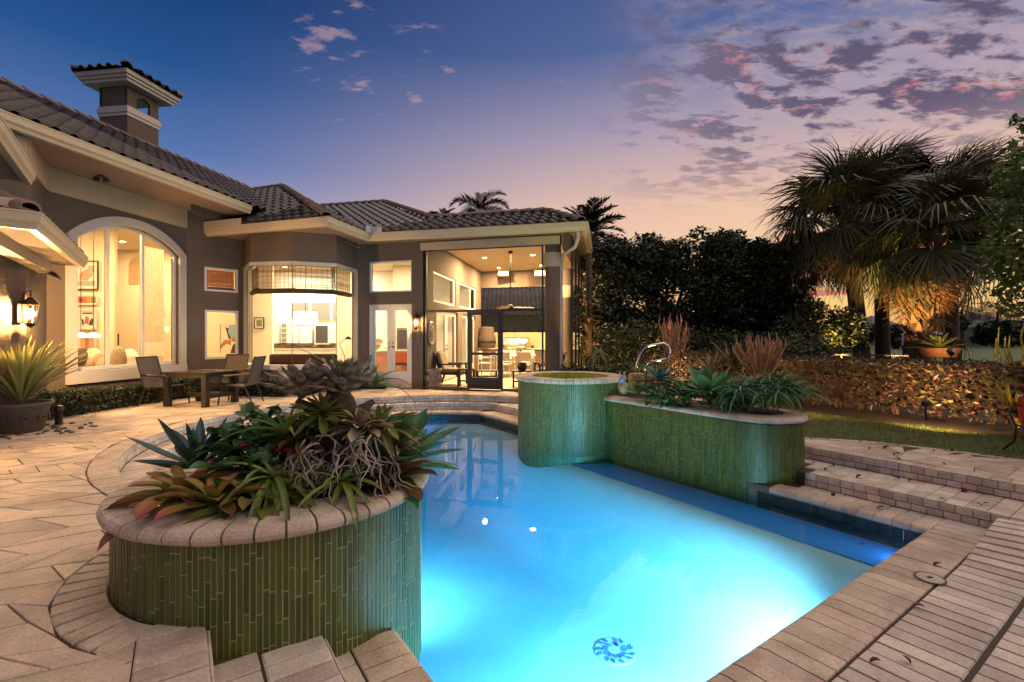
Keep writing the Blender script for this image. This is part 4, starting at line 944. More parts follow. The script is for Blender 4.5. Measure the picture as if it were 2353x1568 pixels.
# eave boards and gutters
def eave(a, b, z0, z1, name='eave_board'):
    return MB().bar((a[0], a[1], (z0 + z1) / 2), (b[0], b[1], (z0 + z1) / 2), .03, z1 - z0).build(name, 'mortar_bed', house)
eave(LE(2.5, .02), LE(12.0, .02), 4.62, 4.77); eave(A_, B_, 4.05, 4.20); eave(B_, C_, 4.05, 4.2); eave(C_, D_, 4.05, 4.20); eave(D_, E2, 4.05, 4.2)
gutter([LE(2.0, 0)[:2], LE(12.2, 0)[:2]], 4.50, h=.2); gutter([A_[:2], B_[:2], C_[:2], D_[:2], E2[:2]], 3.94, h=.21)
for a, b in ((R2(-3.0, 0), 0),): pass
for P0, P1, ox, oy in ((A_.lerp(B_, .16), A_.lerp(B_, .44), -.32, -.947), (C_.lerp(B_, .16), C_ + Vector((.1, -.05, 0)), .968, -.25), (C_ + Vector((.12, -.08, 0)), C_.lerp(D_, .085), -.232, -.973)):
    MB().bar((P0.x + ox * .12, P0.y + oy * .12, 4.225), (P1.x + ox * .12, P1.y + oy * .12, 4.225), .015, .16).build('splash_guard', 'trim_paint', house)
a_, b_ = LE(11.3, .7), LE(15, .7); MB().face((a_.x, a_.y, 4.3), (b_.x, b_.y, 4.3), (b_.x, b_.y, 5.08), (a_.x, a_.y, 5.08)).build('gable_wall', 'stucco', house)
# soffits
MB().sheet([[LW.P(0, 0)[:2], (-7.57, 7.53), (-8.15, 2.5), LE(2.0, .0)[:2], LE(12.2, .0)[:2], (LEND.x + .3, LEND.y + 1.2), LEND[:2]]], ZSL).build('soffit', 'soffit', house)
for pl in ([A_, B_, C_, (-4.25, 13.65), (-8.4, 14.6)], [C_, D_, (1.42, 12.1), (-4.25, 13.65)], [D_, E2, (2.98, 19.4), (1.42, 12.1)]): MB().sheet([[v[:2] for v in pl]], ZS + .015).build('soffit', 'soffit', house)
# downpipe at the corner of the patio
MB().tube([(D_.x - .1, D_.y + .1, 3.95), (D_.x - .1, D_.y + .12, 3.8), (D_.x - .15, D_.y + .3, 3.62), (D_.x - .42, D_.y + .55, 3.45), (D_.x - .47, D_.y + .6, 3.3), (D_.x - .47, D_.y + .6, .05)], .045, 8).build('downpipe', 'trim_paint', house)
MB().bar((D_.x - .1, D_.y + .1, 3.9), (D_.x - .3, D_.y + .55, 3.9), .18, .03)
# chimney
u_ = Vector((.989, -.146, 0)); v_ = Vector((.146, .989, 0)); ck = Vector((-10.5, 13.2, 0)); cw, cd = .88, .98
def crect(o): return [ck - u_ * (cw + o) - v_ * o, ck + u_ * o - v_ * o, ck + u_ * o + v_ * (cd + o), ck - u_ * (cw + o) + v_ * (cd + o)]
ch = thing('chimney', 'square stucco chimney with tiled cap rising behind the left roof ridge', 'chimney', (ck.x, ck.y, 5)) if False else None
chm = MB(); chm.prism(crect(0), 5.2, 7.45); chm.prism(crect(-.003), 7.7, 7.74)
CHW = Wall(ck, ck + v_ * cd, (-1, 0)); CHF = Wall(ck - u_ * cw, ck, (0, 1))
chm.prism([ck - u_ * cw, ck - u_ * (cw - .1), ck - u_ * (cw - .1) + v_ * cd, ck - u_ * cw + v_ * cd], 7.7, 8.3)
wbar(chm, CHF, 0, cw - .0, 7.72, 8.3, 0, .08); cop = 14
for i in range(cop):
    a, b = cd * i / cop, cd * (i + 1) / cop; c0 = cd * .52; hw = .22
    def oz(s): return 7.72 if abs(s - c0) > hw else 7.93 + math.sqrt(max(0, hw * hw - (s - c0) ** 2)) * .9
    za_, zb_ = oz((a + b) / 2), oz((a + b) / 2); wbar(chm, CHW, a, b, za_, 8.3, 0, .08)
cho = chm.build('chimney', 'stucco', house)
for o_, a, b in ((.02, 7.45, 7.54), (.045, 7.54, 7.66), (.02, 7.66, 7.72)): MB().prism(crect(o_), a, b).build('chimney_band', 'trim_paint', cho)
for o_, a, b in ((.26, 8.26, 8.34), (.31, 8.34, 8.42), (.36, 8.42, 8.53)): MB().prism(crect(o_), a, b).build('chimney_cornice', 'trim_paint', cho)
q = crect(.40); apex = sum(q, Vector((0, 0, 0))) / 4; apex.z = 8.86
for i in range(4):
    a, b = q[i].copy(), q[(i + 1) % 4].copy(); a.z = b.z = 8.54
    roof_face([a, b, apex], a, b, roof=roof); caps(a, apex, .02)
# --- porch roofs of the wing at the far left
def porch(kc, e1, e2, z, pitch):
    kc, e1, e2 = (Vector((v[0], v[1], z + .2)) for v in (kc, e1, e2)); pv = (e1 - kc).normalized(); qv = (e2 - kc).normalized(); top = kc + (pv + qv) * 1.7 + Vector((0, 0, pitch * 1.7))
    t1 = e1 + qv * 1.7 + Vector((0, 0, pitch * 1.7)); t2 = e2 + pv * 1.7 + Vector((0, 0, pitch * 1.7))
    roof_face([kc, e1, t1, top], kc, e1, roof=roof); roof_face([e2, kc, top, t2], e2, kc, roof=roof); caps(kc, top, .02)
    eave(kc, e1, z + .1, z + .235); eave(kc, e2, z + .1, z + .235)
    g = gutter([e2[:2], kc[:2], e1[:2]], z, h=.2)
    s = [kc, e1, e1 + qv * 1.5, kc + (pv + qv) * 1.5, e2 + pv * 1.5, e2]; MB().sheet([[v[:2] for v in s]], z + .03).build('soffit', 'soffit', house)
    a, b, c = e2 + pv * .42, kc + (pv + qv) * .42, e1 + qv * .42; m = MB(); m.bar((a.x, a.y, z - .05), (b.x, b.y, z - .05), .18, .16); m.bar((b.x, b.y, z - .05), (c.x, c.y, z - .05), .18, .16); m.build('porch_beam', 'gutter_metal', house)
    kk = kc + (e2 - kc).normalized() * .05; kk2 = kc + qv * .62
    MB().bar((kk.x, kk.y, z + .27), (kk2.x, kk2.y, z + .27), .02, .14).build('splash_guard', 'gutter_metal', house)
porch((-5.5, 5.5), (-7.72, 8.62), (-7.7, 3.45), 2.64, .45)
porch((-5.2, 4.62), (-6.96, 6.9), (-7.2, 3.0), 3.6, .45)
pieces(house, 'roof_tile', tile_items, 'roof_tile'); pieces(house, 'cap_tile', cap_items, 'ridge_tile')
# ---------------------------------------------------------------- rooms seen through the windows
def quad_wall(a, b, z0, z1, mat, name='room_wall', th=.1):
    a = Vector((a[0], a[1])); b = Vector((b[0], b[1])); d = (b - a).normalized(); n = Vector((-d.y, d.x)) * th
    return MB().prism([a, b, b + n, a + n], z0, z1).build(name, mat, house)
CEI = 4.42
quad_wall((-16.5, 13.5), (-11.1, 13.5), 0, CEI, 'room_wall'); quad_wall((-16.5, 17), (-9.25, 17), 0, CEI, 'room_wall')
quad_wall((-16.5, 7.5), (-16.5, 17.1), 0, CEI, 'room_wall'); quad_wall((-16.6, 7.4), (-7.9, 7.7), 0, CEI, 'room_wall')
LIV = [(-16.6, 7.4), (-7.7, 7.6), LW.P(0, 0, .1)[:2], LW.P(SL, 0, .1)[:2], (T[0][0], T[0][1] + .08), (-9.25, 17.1), (-16.6, 17.1)]
MB().sheet([LIV], .03).build('room_floor', 'room_floor', house); MB().sheet([LIV], CEI).build('room_ceiling', 'room_ceiling', house)
quad_wall((-7.2, 13.1), (-10.0, 18.5), 0, CEI, 'room_wall')
# kitchen
KC = 4.0
quad_wall((-10.0, 18.5), (-1.6, 18.5), 0, KC, 'room_white'); quad_wall((-6.05, 16.6), (-4.95, 16.6), 0, KC, 'room_wall')
KIT = [(T[0][0] + .05, T[0][1] + .12), (T[1][0], T[1][1] + .1), (T[2][0], T[2][1] + .12), (T[3][0], T[3][1] + .12), (T[4][0] + .05, T[4][1] + .1), DW.P(0, 0, .15)[:2], DW.P(DW.L, 0, .15)[:2], (-1.6, 18.6), (-10.0, 18.6)]
MB().sheet([KIT], .03).build('room_floor', 'room_floor', house); MB().sheet([KIT], 3.9).build('room_ceiling', 'room_ceiling', house)
def downlight(loc, power, label, col=(1, .66, .33), group=None, r=.075, spot=None, size=.14):
    t = thing('downlight', label, 'downlight', loc, group); x, y, z = loc
    MB().lathe([(r, -.002), (r + .025, -.006), (r + .025, -.001), (r, 0)], (x, y, z), 20, closed=True).build('trim_ring', 'white_frame', t)
    MB().lathe([(0, -.004), (r, -.004)], (x, y, z), 20).build('bulb_face', 'downlight_glow', t)
    light('bulb', 'AREA', (x, y, z - .02), power, col, t, size, (x, y, z - 2)); return t
for i, (x, y) in enumerate(((-9.6, 10.2), (-9.8, 12.2), (-13.2, 11.4), (-12.4, 15.4))): downlight((x, y, CEI - .004), 210, 'recessed ceiling light of the living room behind the arched window', group='living room ceiling lights')
for i, (x, y) in enumerate(((-6.3, 14.4), (-4.7, 14.9), (-7.0, 16.6), (-8.2, 17.5), (-3.2, 15.4), (-6.2, 17.6))): downlight((x, y, 3.896), 135, 'recessed ceiling light of the kitchen behind the bay', (1, .80, .54), group='kitchen ceiling lights')
PLT = [(1235, 607), (1357, 692), (1650, 583), (1727, 672)]
for zx, zy in PLT:
    px_, py_ = (1000 + zx * .34) * .7843, (550 + zy * .34) * .7843; D = (4.095 - CAMH) * F / (YH - py_); v = AT(px_, py_, D)
    downlight((v.x, v.y, 4.096), 400, 'recessed light glowing in the patio ceiling', (1, .66, .32), group='patio ceiling lights', r=.07)
# ---- pictures
def picture(label, c, w, h, patches, frame_mat='black_metal', mat_w=.06, face=(0, -1), paper='picture_paper'):
    """framed picture on a wall; patches: (material, polygon in 0..1)"""
    c = Vector(c); n = Vector((face[0], face[1], 0)).normalized(); r = Vector((-n.y, n.x, 0)); t = thing('picture', label, 'picture', c)
    P = lambda u, v, o: c + r * (u - .5) * w + Vector((0, 0, (v - .5) * h)) + n * o
    m = MB(); fw = .025
    for a, b in (((0, 0), (1, 0)), ((1, 0), (1, 1)), ((1, 1), (0, 1)), ((0, 1), (0, 0))): m.bar(P(*a, .015), P(*b, .015), fw, .03, up=n)
    m.build('frame', frame_mat, t); MB().face(P(0, 0, .008), P(1, 0, .008), P(1, 1, .008), P(0, 1, .008)).build('sheet', paper, t)
    for i, (mt, poly) in enumerate(patches): MB().face(*[P(u, v, .010 + .0012 * i) for u, v in poly]).build('painted_area', mt, t)
def rc(a, b, c, d): return [(a, c), (b, c), (b, d), (a, d)]
D = 13.46
def wp(x, y, D): return AT(x, y, D)
c = wp(198, 633, D); picture('large framed abstract of grey and orange swirls on the living room wall', c, .68, .78, [('art_grey', rc(.12, .88, .12, .3)), ('art_pink', [(.2, .35), (.55, .3), (.8, .5), (.6, .75), (.3, .6)]), ('art_grey', [(.55, .55), (.85, .6), (.85, .85), (.6, .85)]), ('art_orange', [(.2, .5), (.45, .45), (.4, .62)])])
c = wp(199, 690, D); picture('wide red and orange block print below the large abstract', c, .62, .24, [('art_red', rc(.08, .5, .15, .85)), ('art_orange', rc(.5, .7, .15, .85)), ('art_dark', rc(.2, .32, .3, .7)), ('art_olive', rc(.72, .92, .15, .85))], 'white_frame')
c = wp(202, 735, D); picture('print of two dark figures with a red shape on pale paper', c, .48, .52, [('art_red', [(.3, .3), (.55, .25), (.6, .6), (.4, .7)]), ('art_dark', [(.55, .2), (.8, .2), (.85, .6), (.65, .5)]), ('art_dark', [(.2, .2), (.3, .2), (.28, .5), (.15, .55)]), ('art_dark', rc(.2, .8, .8, .88))], 'white_frame')
c = wp(201, 792, D); picture('print of rose and brown upright bands above the sofa', c, .48, .42, [('art_pink', rc(.1, .38, .1, .9)), ('art_tan', rc(.38, .6, .1, .9)), ('art_pink', rc(.6, .9, .1, .9))], 'white_frame')
c = wp(330, 815, 16.95); picture('tall narrow dark picture beside the wall corner', wp(262, 800, 15.5) + Vector((.0, 0, 0)), .3, .9, [('art_orange', rc(.15, .85, .3, .8)), ('art_dark', rc(.15, .85, .05, .25))], face=(0, -1))
c = SW.P((h2[0] + h2[1]) / 2, 0, 2.2); vv = AT(527, 780, 14.6)
picture('painting of a figure in a blue hat resting her chin on one arm', vv, .55, .90, [('art_tan', [(.0, .15), (.35, .35), (.6, .3), (.62, .45), (.3, .5), (0, .3)]), ('art_dark', [(.3, .9), (.45, .55), (.6, .45), (.62, .85)]), ('art_blue', [(.45, .72), (.65, .5), (1, .45), (1, .98), (.5, .98)]), ('art_dark', [(.55, 0), (1, 0), (.85, .38), (.7, .3)]), ('art_tan', [(.62, .45), (.8, .4), (.9, .5), (.7, .6)])], 'white_frame')
quad_wall((-9.8, 14.66), (-8.05, 14.66), 0, CEI, 'room_wall')
# flat arched panels: niche shade and doorway brightness put into their colour
def arch_panel(x0, x1, ytop, ybot, D, mat, name):
    a, b = wp(x0, ybot, D), wp(x1, ybot, D); zt = wp(x0, ytop, D).z; r = (b.x - a.x) / 2; pts = [Vector((a.x, D, a.z)), Vector((b.x, D, a.z))] + [Vector(((a.x + b.x) / 2 + r * math.cos(t), D, zt - r * .5 + r * .5 * math.sin(t))) for t in [PI * i / 10 for i in range(11)]]
    MB().face(*pts).build(name, mat, house)
arch_panel(295, 371, 589, 653, 16.96, 'curtain', 'dim_niche_panel'); arch_panel(317, 368, 742, 850, 16.95, 'room_white', 'doorway')
w_ = thing('wreath', 'round wreath of dark twigs on the living room wall', 'wreath', wp(353, 706, 16.9)); cw_ = wp(353, 706, 16.9)
for q in range(5): MB().tube([cw_ + Vector((.25 * math.cos(a) * random.uniform(.85, 1.2), -.03 * q, .25 * math.sin(a) * random.uniform(.85, 1.2))) for a in [i * 2 * PI / 14 for i in range(15)]], .022, 5).build('twig', 'driftwood', w_)
t = thing('curtain', 'patterned floor length curtain at the right side of the arched window', 'curtain', LW.P(gB - .4, .05, .4))
n = 40; V = []; Fq = []
for zi, z in enumerate((.1, .95, 1.28, 3.5)):
    for i in range(n + 1): v = LW.P(gB - .62 + .58 * i / n, z, .38 + .035 * math.sin(i * 1.1)); V.append(tuple(v))
for b, e, mt in ((0, 1, 'curtain'), (1, 2, 'curtain_pale'), (2, 3, 'curtain')): addmesh('drape', fastmesh('drape', V[b * (n + 1):(e + 1) * (n + 1)], [(i, i + 1, n + 2 + i, n + 1 + i) for i in range(n)], True), mt, t)
# sofa
def sofa(loc, rz, L, label, mat='sofa_cream'):
    t = thing('sofa', label, 'sofa', loc); M = Matrix.Translation(loc) @ Matrix.Rotation(rz, 4, 'Z')
    for nm, c, s in (('base', (0, 0, .22), (L, .9, .28)), ('backrest', (0, .38, .6), (L, .22, .55)), ('arm', (-L / 2 + .1, 0, .42), (.2, .9, .42)), ('arm', (L / 2 - .1, 0, .42), (.2, .9, .42)), ('seat_cushion', (-L / 4 + .05, -.06, .43), (L / 2 - .22, .74, .16)), ('seat_cushion', (L / 4 - .05, -.06, .43), (L / 2 - .22, .74, .16))): MB().box(c, s).build(nm, mat, t, bevel=.05).matrix_basis = M
    return t, M
t, M = sofa(Vector((-11.35, 12.75, .03)) + Vector((1.5, -.1, 0)) * .0, 0, 2.6, 'cream sofa with scatter cushions behind the arched window')
def cushion(label, x, y, D, mat, s=.45, rz=0, tilt=-.25):
    c = wp(x, y, D); t = tag(MB().ball((0, 0, 0), (s / 2, .09, s / 2), 8).build('cushion', mat, None, True), label, 'cushion'); t.matrix_basis = Matrix.Translation(c) @ Matrix.Rotation(rz, 4, 'Z') @ Matrix.Rotation(tilt, 4, 'X')
cushion('dark fringed cushion at the end of the cream sofa', 185, 822, 12.55, 'cushion_dark', .5); cushion('plain cream cushion leaning on the sofa back', 210, 822, 12.6, 'sofa_cream', .52); cushion('tan cushion lying before the cream one', 232, 828, 12.5, 'cushion_tan', .42); cushion('rust patterned low cushion on the sofa seat', 238, 838, 12.3, 'cushion_leaf', .4)
t = thing('armchair', 'rattan armchair with leaf patterned back in the living room', 'armchair', Vector((-9.35, 11.6, .03)))
MB().ball(wp(272, 828, 11.9), (.2, .1, .36), 8).build('backrest', 'cushion_leaf', t, True); MB().box(wp(280, 846, 11.6), (.5, .5, .1)).build('seat', 'sofa_cream', t, bevel=.03)
for a, b in ((-.2, -.2), (.2, -.2), (-.2, .2), (.2, .2)): v = wp(280, 850, 11.6); MB().bar((v.x + a, v.y + b, .03), (v.x + a, v.y + b, .5), .04, .04).build('leg', 'teak_dark', t)
t, M = sofa(Vector((-9.1, 13.9, .03)), 0, 1.9, 'cream armed settee further back in the living room')
cushion('pale cushion on the settee further back', 296, 822, 13.6, 'lamp_white', .5)
t = thing('cabinet', 'dark narrow cabinet by the living room doorway', 'cabinet', wp(358, 850, 15.6)); v = wp(358, 822, 15.6); MB().box(v, (.26, .3, .62)).build('body', 'black_metal', t, bevel=.01); MB().box(v + Vector((0, 0, -.36)), (.3, .32, .05)).build('plinth', 'teak_dark', t)
t = thing('chandelier', 'low chandelier with two frosted glass shades on thin rods', 'lamp', wp(200, 770, 12.0))
for x in (186, 215):
    v = wp(x, 769, 12.0); MB().lathe([(.03, .05), (.12, 0), (.14, -.06), (.10, -.08), (0, -.08)], v, 18).build('glass_shade', 'lamp_soft', t, True); MB().tube([v + Vector((0, 0, .05)), (v.x, v.y, CEI)], .008, 6).build('rod', 'black_metal', t); light('bulb', 'POINT', v + Vector((0, 0, .0)) + Vector((0, -.2, 0)), 10, (1, .7, .4), t, .06)
# kitchen fittings
t = thing('kitchen_wall_units', 'white kitchen cupboards with glass doors on the back wall', 'cabinet', wp(690, 790, 18.3))
for x0, x1 in ((628, 646), (664, 690), (691, 720), (757, 775)):
    a, b = wp(x0, 745, 18.3), wp(x1, 789, 18.3); MB().box(((a.x + b.x) / 2, 18.32, (a.z + b.z) / 2), (b.x - a.x - .02, .34, a.z - b.z)).build('cupboard', 'cabinet_white', t, bevel=.01)
a, b = wp(647, 743, 18.2), wp(663, 788, 18.2); MB().box(((a.x + b.x) / 2, 18.3, (a.z + b.z) / 2), (b.x - a.x, .34, a.z - b.z)).build('cupboard', 'cabinet_white', t)
for i in range(4): MB().box(((a.x + b.x) / 2, 18.12, b.z + (i + .5) * (a.z - b.z) / 4), (b.x - a.x - .08, .02, (a.z - b.z) / 4 - .05)).build('glass_door', 'cabinet_glass', t)
a, b = wp(722, 745, 18.1), wp(756, 792, 18.1); o_ = thing('oven', 'dark wall oven set among the white kitchen cupboards', 'oven', Vector(((a.x + b.x) / 2, 18.2, b.z))); MB().box(((a.x + b.x) / 2, 18.3, (a.z + b.z) / 2), (b.x - a.x, .36, a.z - b.z)).build('case', 'cabinet_white', o_, bevel=.01); MB().box(((a.x + b.x) / 2, 18.11, (a.z + b.z) / 2), (b.x - a.x - .1, .02, a.z - b.z - .12)).build('glass', 'dark_window', o_)
for x0, x1 in ((668, 710), (714, 760), (763, 782)):
    a, b = wp(x0, 694, 18.42), wp(x1, 737, 18.42); f = MB().box(((a.x + b.x) / 2, 18.46, (a.z + b.z) / 2), (b.x - a.x, .06, a.z - b.z)).build('high_window', 'white_frame', house); MB().box(((a.x + b.x) / 2, 18.43, (a.z + b.z) / 2), (b.x - a.x - .07, .03, a.z - b.z - .07)).build('pane', 'cabinet_glass', f)
t = thing('kitchen_counter', 'white base units under a stone top with strip mosaic splashback', 'counter', (-5, 18, 0))
MB().box((-7.4, 18.15, .46), (4.5, .6, .86)).build('base_units', 'cabinet_white', t); MB().box((-7.4, 18.12, .92), (4.55, .66, .05)).build('worktop', 'counter_stone', t)
me = chamfer_box('mosaic_strip', .02); it = []
for j in range(8):
    x = -9.6
    while x < -5.2: L_ = random.uniform(.1, .3); it.append((me, frame((L_ - .006, 0, 0), (0, 0, .04), (0, -.015, 0), (x + L_ / 2, 18.475, .97 + j * .046)))); x += L_
pieces(t, 'mosaic_strip', it, 'backsplash')
t = thing('kitchen_island', 'rose coloured kitchen island behind the French doors', 'island', (-3.6, 15.6, 0)); MB().box((-3.7, 15.7, .46), (1.9, .8, .86)).build('body', 'art_pink', t); MB().box((-3.7, 15.7, .92), (2.0, .9, .05)).build('top', 'counter_stone', t); MB().box((-3.7, 15.28, .12), (1.8, .03, .14)).build('plinth', 'teak_dark', t)
t = thing('towel', 'striped coral towel with dark fringe hanging on the island', 'towel', (-3.1, 15.2, .6)); v = wp(922, 822, 15.22); MB().box((v.x, 15.24, v.z), (.36, .02, .32)).build('cloth', 'orange_throw', t); MB().box((v.x, 15.24, v.z - .2), (.34, .015, .09)).build('fringe', 'cushion_dark', t)
picture('dark framed board on the kitchen wall seen through the French doors', wp(928, 780, 17.0), .45, .75, [('art_dark', rc(.05, .95, .05, .95))]); quad_wall((-4.2, 17.05), (-3.2, 17.05), 0, KC, 'room_wall')
picture('square framed print on the wall at the left side of the bay', Vector((-6.72, 14.2, 2.05)) if False else wp(596, 743, 15.8), .3, .35, [('art_olive', rc(.2, .8, .2, .8))])
quad_wall((-9.5, 15.86), (-7.86, 15.86), 0, KC, 'room_wall')
t = thing('bay_sofa', 'brown sofa with its back against the bay window', 'sofa', (-5.5, 12.75, 0)); 
MB().bar((-6.32, 12.62, .62), (-4.62, 12.78, .62), .2, .66).build('backrest', 'brown_fabric', t, bevel=.06); MB().bar((-6.3, 13.05, .3), (-4.65, 13.2, .3), .8, .4).build('seat', 'brown_fabric', t, bevel=.06)
t = thing('pendant_lamp', 'white pleated drum lamp hanging in the bay window', 'lamp', wp(702, 732, 13.4)); v = wp(702, 732, 13.4); n = 48; V = []
for z, r in ((.19, .29), (-.19, .325)):
    for i in range(n): a = 2 * PI * i / n; rr = r * (1 + (.018 if i % 2 else -.012)); V.append((v.x + rr * math.cos(a), v.y + rr * math.sin(a), v.z + z))
addmesh('shade', fastmesh('shade', V, [(i, (i + 1) % n, n + (i + 1) % n, n + i) for i in range(n)]), 'lamp_soft', t); MB().lathe([(.29, .19), (.3, .2), (.29, .21)], v, 32, closed=True).lathe([(.325, -.19), (.335, -.2), (.325, -.21)], v, 32, closed=True).build('rim', 'art_tan', t)
MB().tube([v + Vector((0, 0, .2)), (v.x, v.y, 3.89)], .008, 6).build('cord', 'black_metal', t); light('bulb', 'POINT', v + Vector((0, 0, -.3)), 14, (1, .8, .55), t, .1)
t = thing('desk_lamp', 'small jointed black desk lamp at the right side of the bay', 'lamp', wp(795, 830, 13.6)); v = wp(800, 778, 13.6); MB().lathe([(.015, .06), (.05, .04), (.10, -.03), (.0, -.02)], v, 16).build('head', 'black_metal', t, True); MB().tube([v + Vector((0, 0, .05)), v + Vector((-.25, 0, -.15)), v + Vector((-.1, 0, -.5)), v + Vector((-.1, 0, -.62))], .01, 6).build('arm', 'black_metal', t)
# bamboo blinds
def blind(w, s0, s1, z0, z1, off, label, mat='bamboo', rollmat='bamboo_dark', n=26, solid=False):
    t = thing('bamboo_blind', label, 'blind', w.P((s0 + s1) / 2, z0, off), 'bamboo blinds'); m = MB(); h = (z1 - z0) / n
    for i in range(n): o = random.uniform(-.003, .003); wbar(m, w, s0, s1, z0 + i * h + random.uniform(0, .004), z0 + (i + (.98 if solid else random.uniform(.55, .85))) * h, off + o, off + .006 + o)
    o = m.build('slats', mat, t); o['kind'] = 'stuff'
    for s in [s0 + (s1 - s0) * (i + .5) / max(3, int((s1 - s0) * 9)) for i in range(max(3, int((s1 - s0) * 9)))]: wbar(MB(), w, s - .004, s + .004, z0, z1, off - .006, off - .002).build('cord', rollmat, t)
    MB().tube([w.P(s0, z0 - .05, off), w.P(s1, z0 - .05, off)], .065, 10).build('roll', rollmat, t, True)
blind(BW[0], .12, BW[0].L - .02, 2.62, 3.19, .16, 'bamboo blind half lowered in the left facet of the bay window'); blind(BW[1], .03, BW[1].L - .02, 2.60, 3.19, .18, 'bamboo blind half lowered in the broad left pane of the bay'); blind(BW[2], .02, BW[2].L - .03, 2.60, 3.19, .18, 'bamboo blind half lowered in the broad right pane of the bay'); blind(BW[3], .04, BW[3].L - .1, 2.6, 3.19, .16, 'bamboo blind half lowered in the far right facet of the bay')
blind(SW, h1[0] + .05, h1[1] - .05, h1[2] + .1, h1[3] - .05, .12, 'orange lit bamboo blind filling the small upper window', 'bamboo_lit', 'art_tan', 22, True)

# ---------------------------------------------------------------- lamps on the walls
def sconce(loc, out, label, power, s=1.0):
    x, y, z = loc; o = Vector((out[0], out[1], 0)).normalized(); c = Vector(loc); t = thing('wall_lantern', label, 'lantern', loc)
    MB().bar(c - o * .16, c - o * .13, .11 * s, .3 * s).build('back_plate', 'bronze', t, bevel=.01)
    MB().tube([c - o * .14 + Vector((0, 0, .1 * s)), c - o * .1 + Vector((0, 0, .27 * s)), c + Vector((0, 0, .3 * s)), c + Vector((0, 0, .22 * s))], .012 * s, 6).build('arm', 'bronze', t)
    MB().lathe([(0, .22 * s), (.03 * s, .2 * s), (.12 * s, .11 * s), (.115 * s, .1 * s)], c, 6).build('cap', 'bronze', t)
    MB().lathe([(.10 * s, .1 * s), (.07 * s, -.16 * s)], c, 6).build('glass', 'lamp_glass', t); MB().lathe([(.075 * s, -.155 * s), (.04 * s, -.2 * s), (0, -.22 * s)], c, 6).build('foot', 'bronze', t)
    for i in range(6): a = i * PI / 3; MB().bar(c + Vector((.10 * s * math.cos(a), .10 * s * math.sin(a), .1 * s)), c + Vector((.072 * s * math.cos(a), .072 * s * math.sin(a), -.16 * s)), .008, .008).build('glazing_bar', 'bronze', t)
    MB().ball(c + Vector((0, 0, -.02)), (.04 * s, .04 * s, .06 * s), 8).build('bulb', 'lamp_warm', t, True); light('bulb_light', 'POINT', c + Vector((0, 0, -.02)), power, (1, .58, .22), t, .09 * s); return t
v = XW.P(.1, 1.8, -.22); sconce((v.x, v.y, v.z), (1, 0), 'bright bronze lantern on the wall at the far left', 1100, 1.1)
v = DW.P(DW.hit(962), 1.80, -.17); sconce((v.x, v.y, v.z), (-DW.n.x, -DW.n.y), 'bronze lantern on the wall between French doors and screen', 110, 1.0)
# plaque, fan and other fittings
t = thing('wall_plaque', 'round dark wall plaque with pale rim beside the screen', 'plaque', PL.P(.25, 1.55, -.03)); c = PL.P(PL.hit(989), 1.5, -.04); M = Matrix.Translation(c) @ Vector((1, -.15, 0)).to_track_quat('Z', 'Y').to_matrix().to_4x4()
MB().lathe([(.25, 0), (.31, .02), (.33, .0), (.31, -.01)], (0, 0, 0), 32, closed=True).build('rim', 'plaque_rim', t).matrix_basis = M
MB().lathe([(0, .03), (.12, .03), (.15, .015), (.25, .005)], (0, 0, 0), 32).build('disc', 'plaque', t, True).matrix_basis = M
for i in range(7): o = MB().ball((.17 * math.cos(i * .9), .17 * math.sin(i * .9), .02), (.03, .03, .015), 6).build('boss', 'plaque_rim', t, True); o.matrix_basis = M
fc = AT(1173, 590, 15.2); t = thing('ceiling_fan', 'ceiling fan on a long rod over the patio seats', 'ceiling fan', fc); zf = CAMH + (YH - 709) / F * 15.2
MB().tube([(fc.x, fc.y, 4.09), (fc.x, fc.y, zf + .1)], .016, 8).build('rod', 'bronze', t); MB().lathe([(.02, .0), (.07, -.03), (.08, -.09), (0, -.1)], (fc.x, fc.y, 4.1), 16).build('canopy', 'bronze', t); MB().lathe([(0, .12), (.06, .1), (.1, .04), (.09, -.02), (0, -.05)], (fc.x, fc.y, zf), 18).build('motor', 'bronze', t, True)
for i in range(3):
    a = i * 2 * PI / 3 + .1; M = Matrix.Translation((fc.x, fc.y, zf + .02)) @ Matrix.Rotation(a, 4, 'Z') @ Matrix.Rotation(.2, 4, 'X'); o = MB().add([(.08, -.05, 0), (.3, -.07, 0), (.72, -.06, 0), (.74, .05, 0), (.3, .07, 0), (.08, .05, 0), (.08, -.05, .012), (.3, -.07, .012), (.72, -.06, .012), (.74, .05, .012), (.3, .07, .012), (.08, .05, .012)], [(0, 5, 4, 3, 2, 1), (6, 7, 8, 9, 10, 11)] + [(i_, (i_ + 1) % 6, 6 + (i_ + 1) % 6, 6 + i_) for i_ in range(6)]).build('blade', 'cushion_tan', t); o.matrix_basis = M
for x, w_, lab in ((1157, .0, 'left white box heater under the patio ceiling'), (1240, .0, 'white box heater under the patio ceiling next to the column')):
    v = AT(x, 631, 20.0 if x < 1200 else 19.5) + Vector((0, -.3, 0)); t = thing('patio_heater', lab, 'heater', v); MB().box(v, (.44, .22, .22), Matrix.Rotation(R(25), 3, 'X')).build('body', 'white_chair', t, bevel=.03); MB().box(v + Vector((0, -.08, -.1)), (.42, .12, .05), Matrix.Rotation(R(25), 3, 'X')).build('grille', 'bronze', t); MB().bar(v + Vector((0, .1, .05)), v + Vector((0, .45, .1)), .06, .06).build('bracket', 'bronze', t)
t = thing('porch_fan', 'dark fan blade hanging under the porch eave at the far left', 'ceiling fan', AT(88, 625, 8.3)); v = AT(86, 618, 8.25)
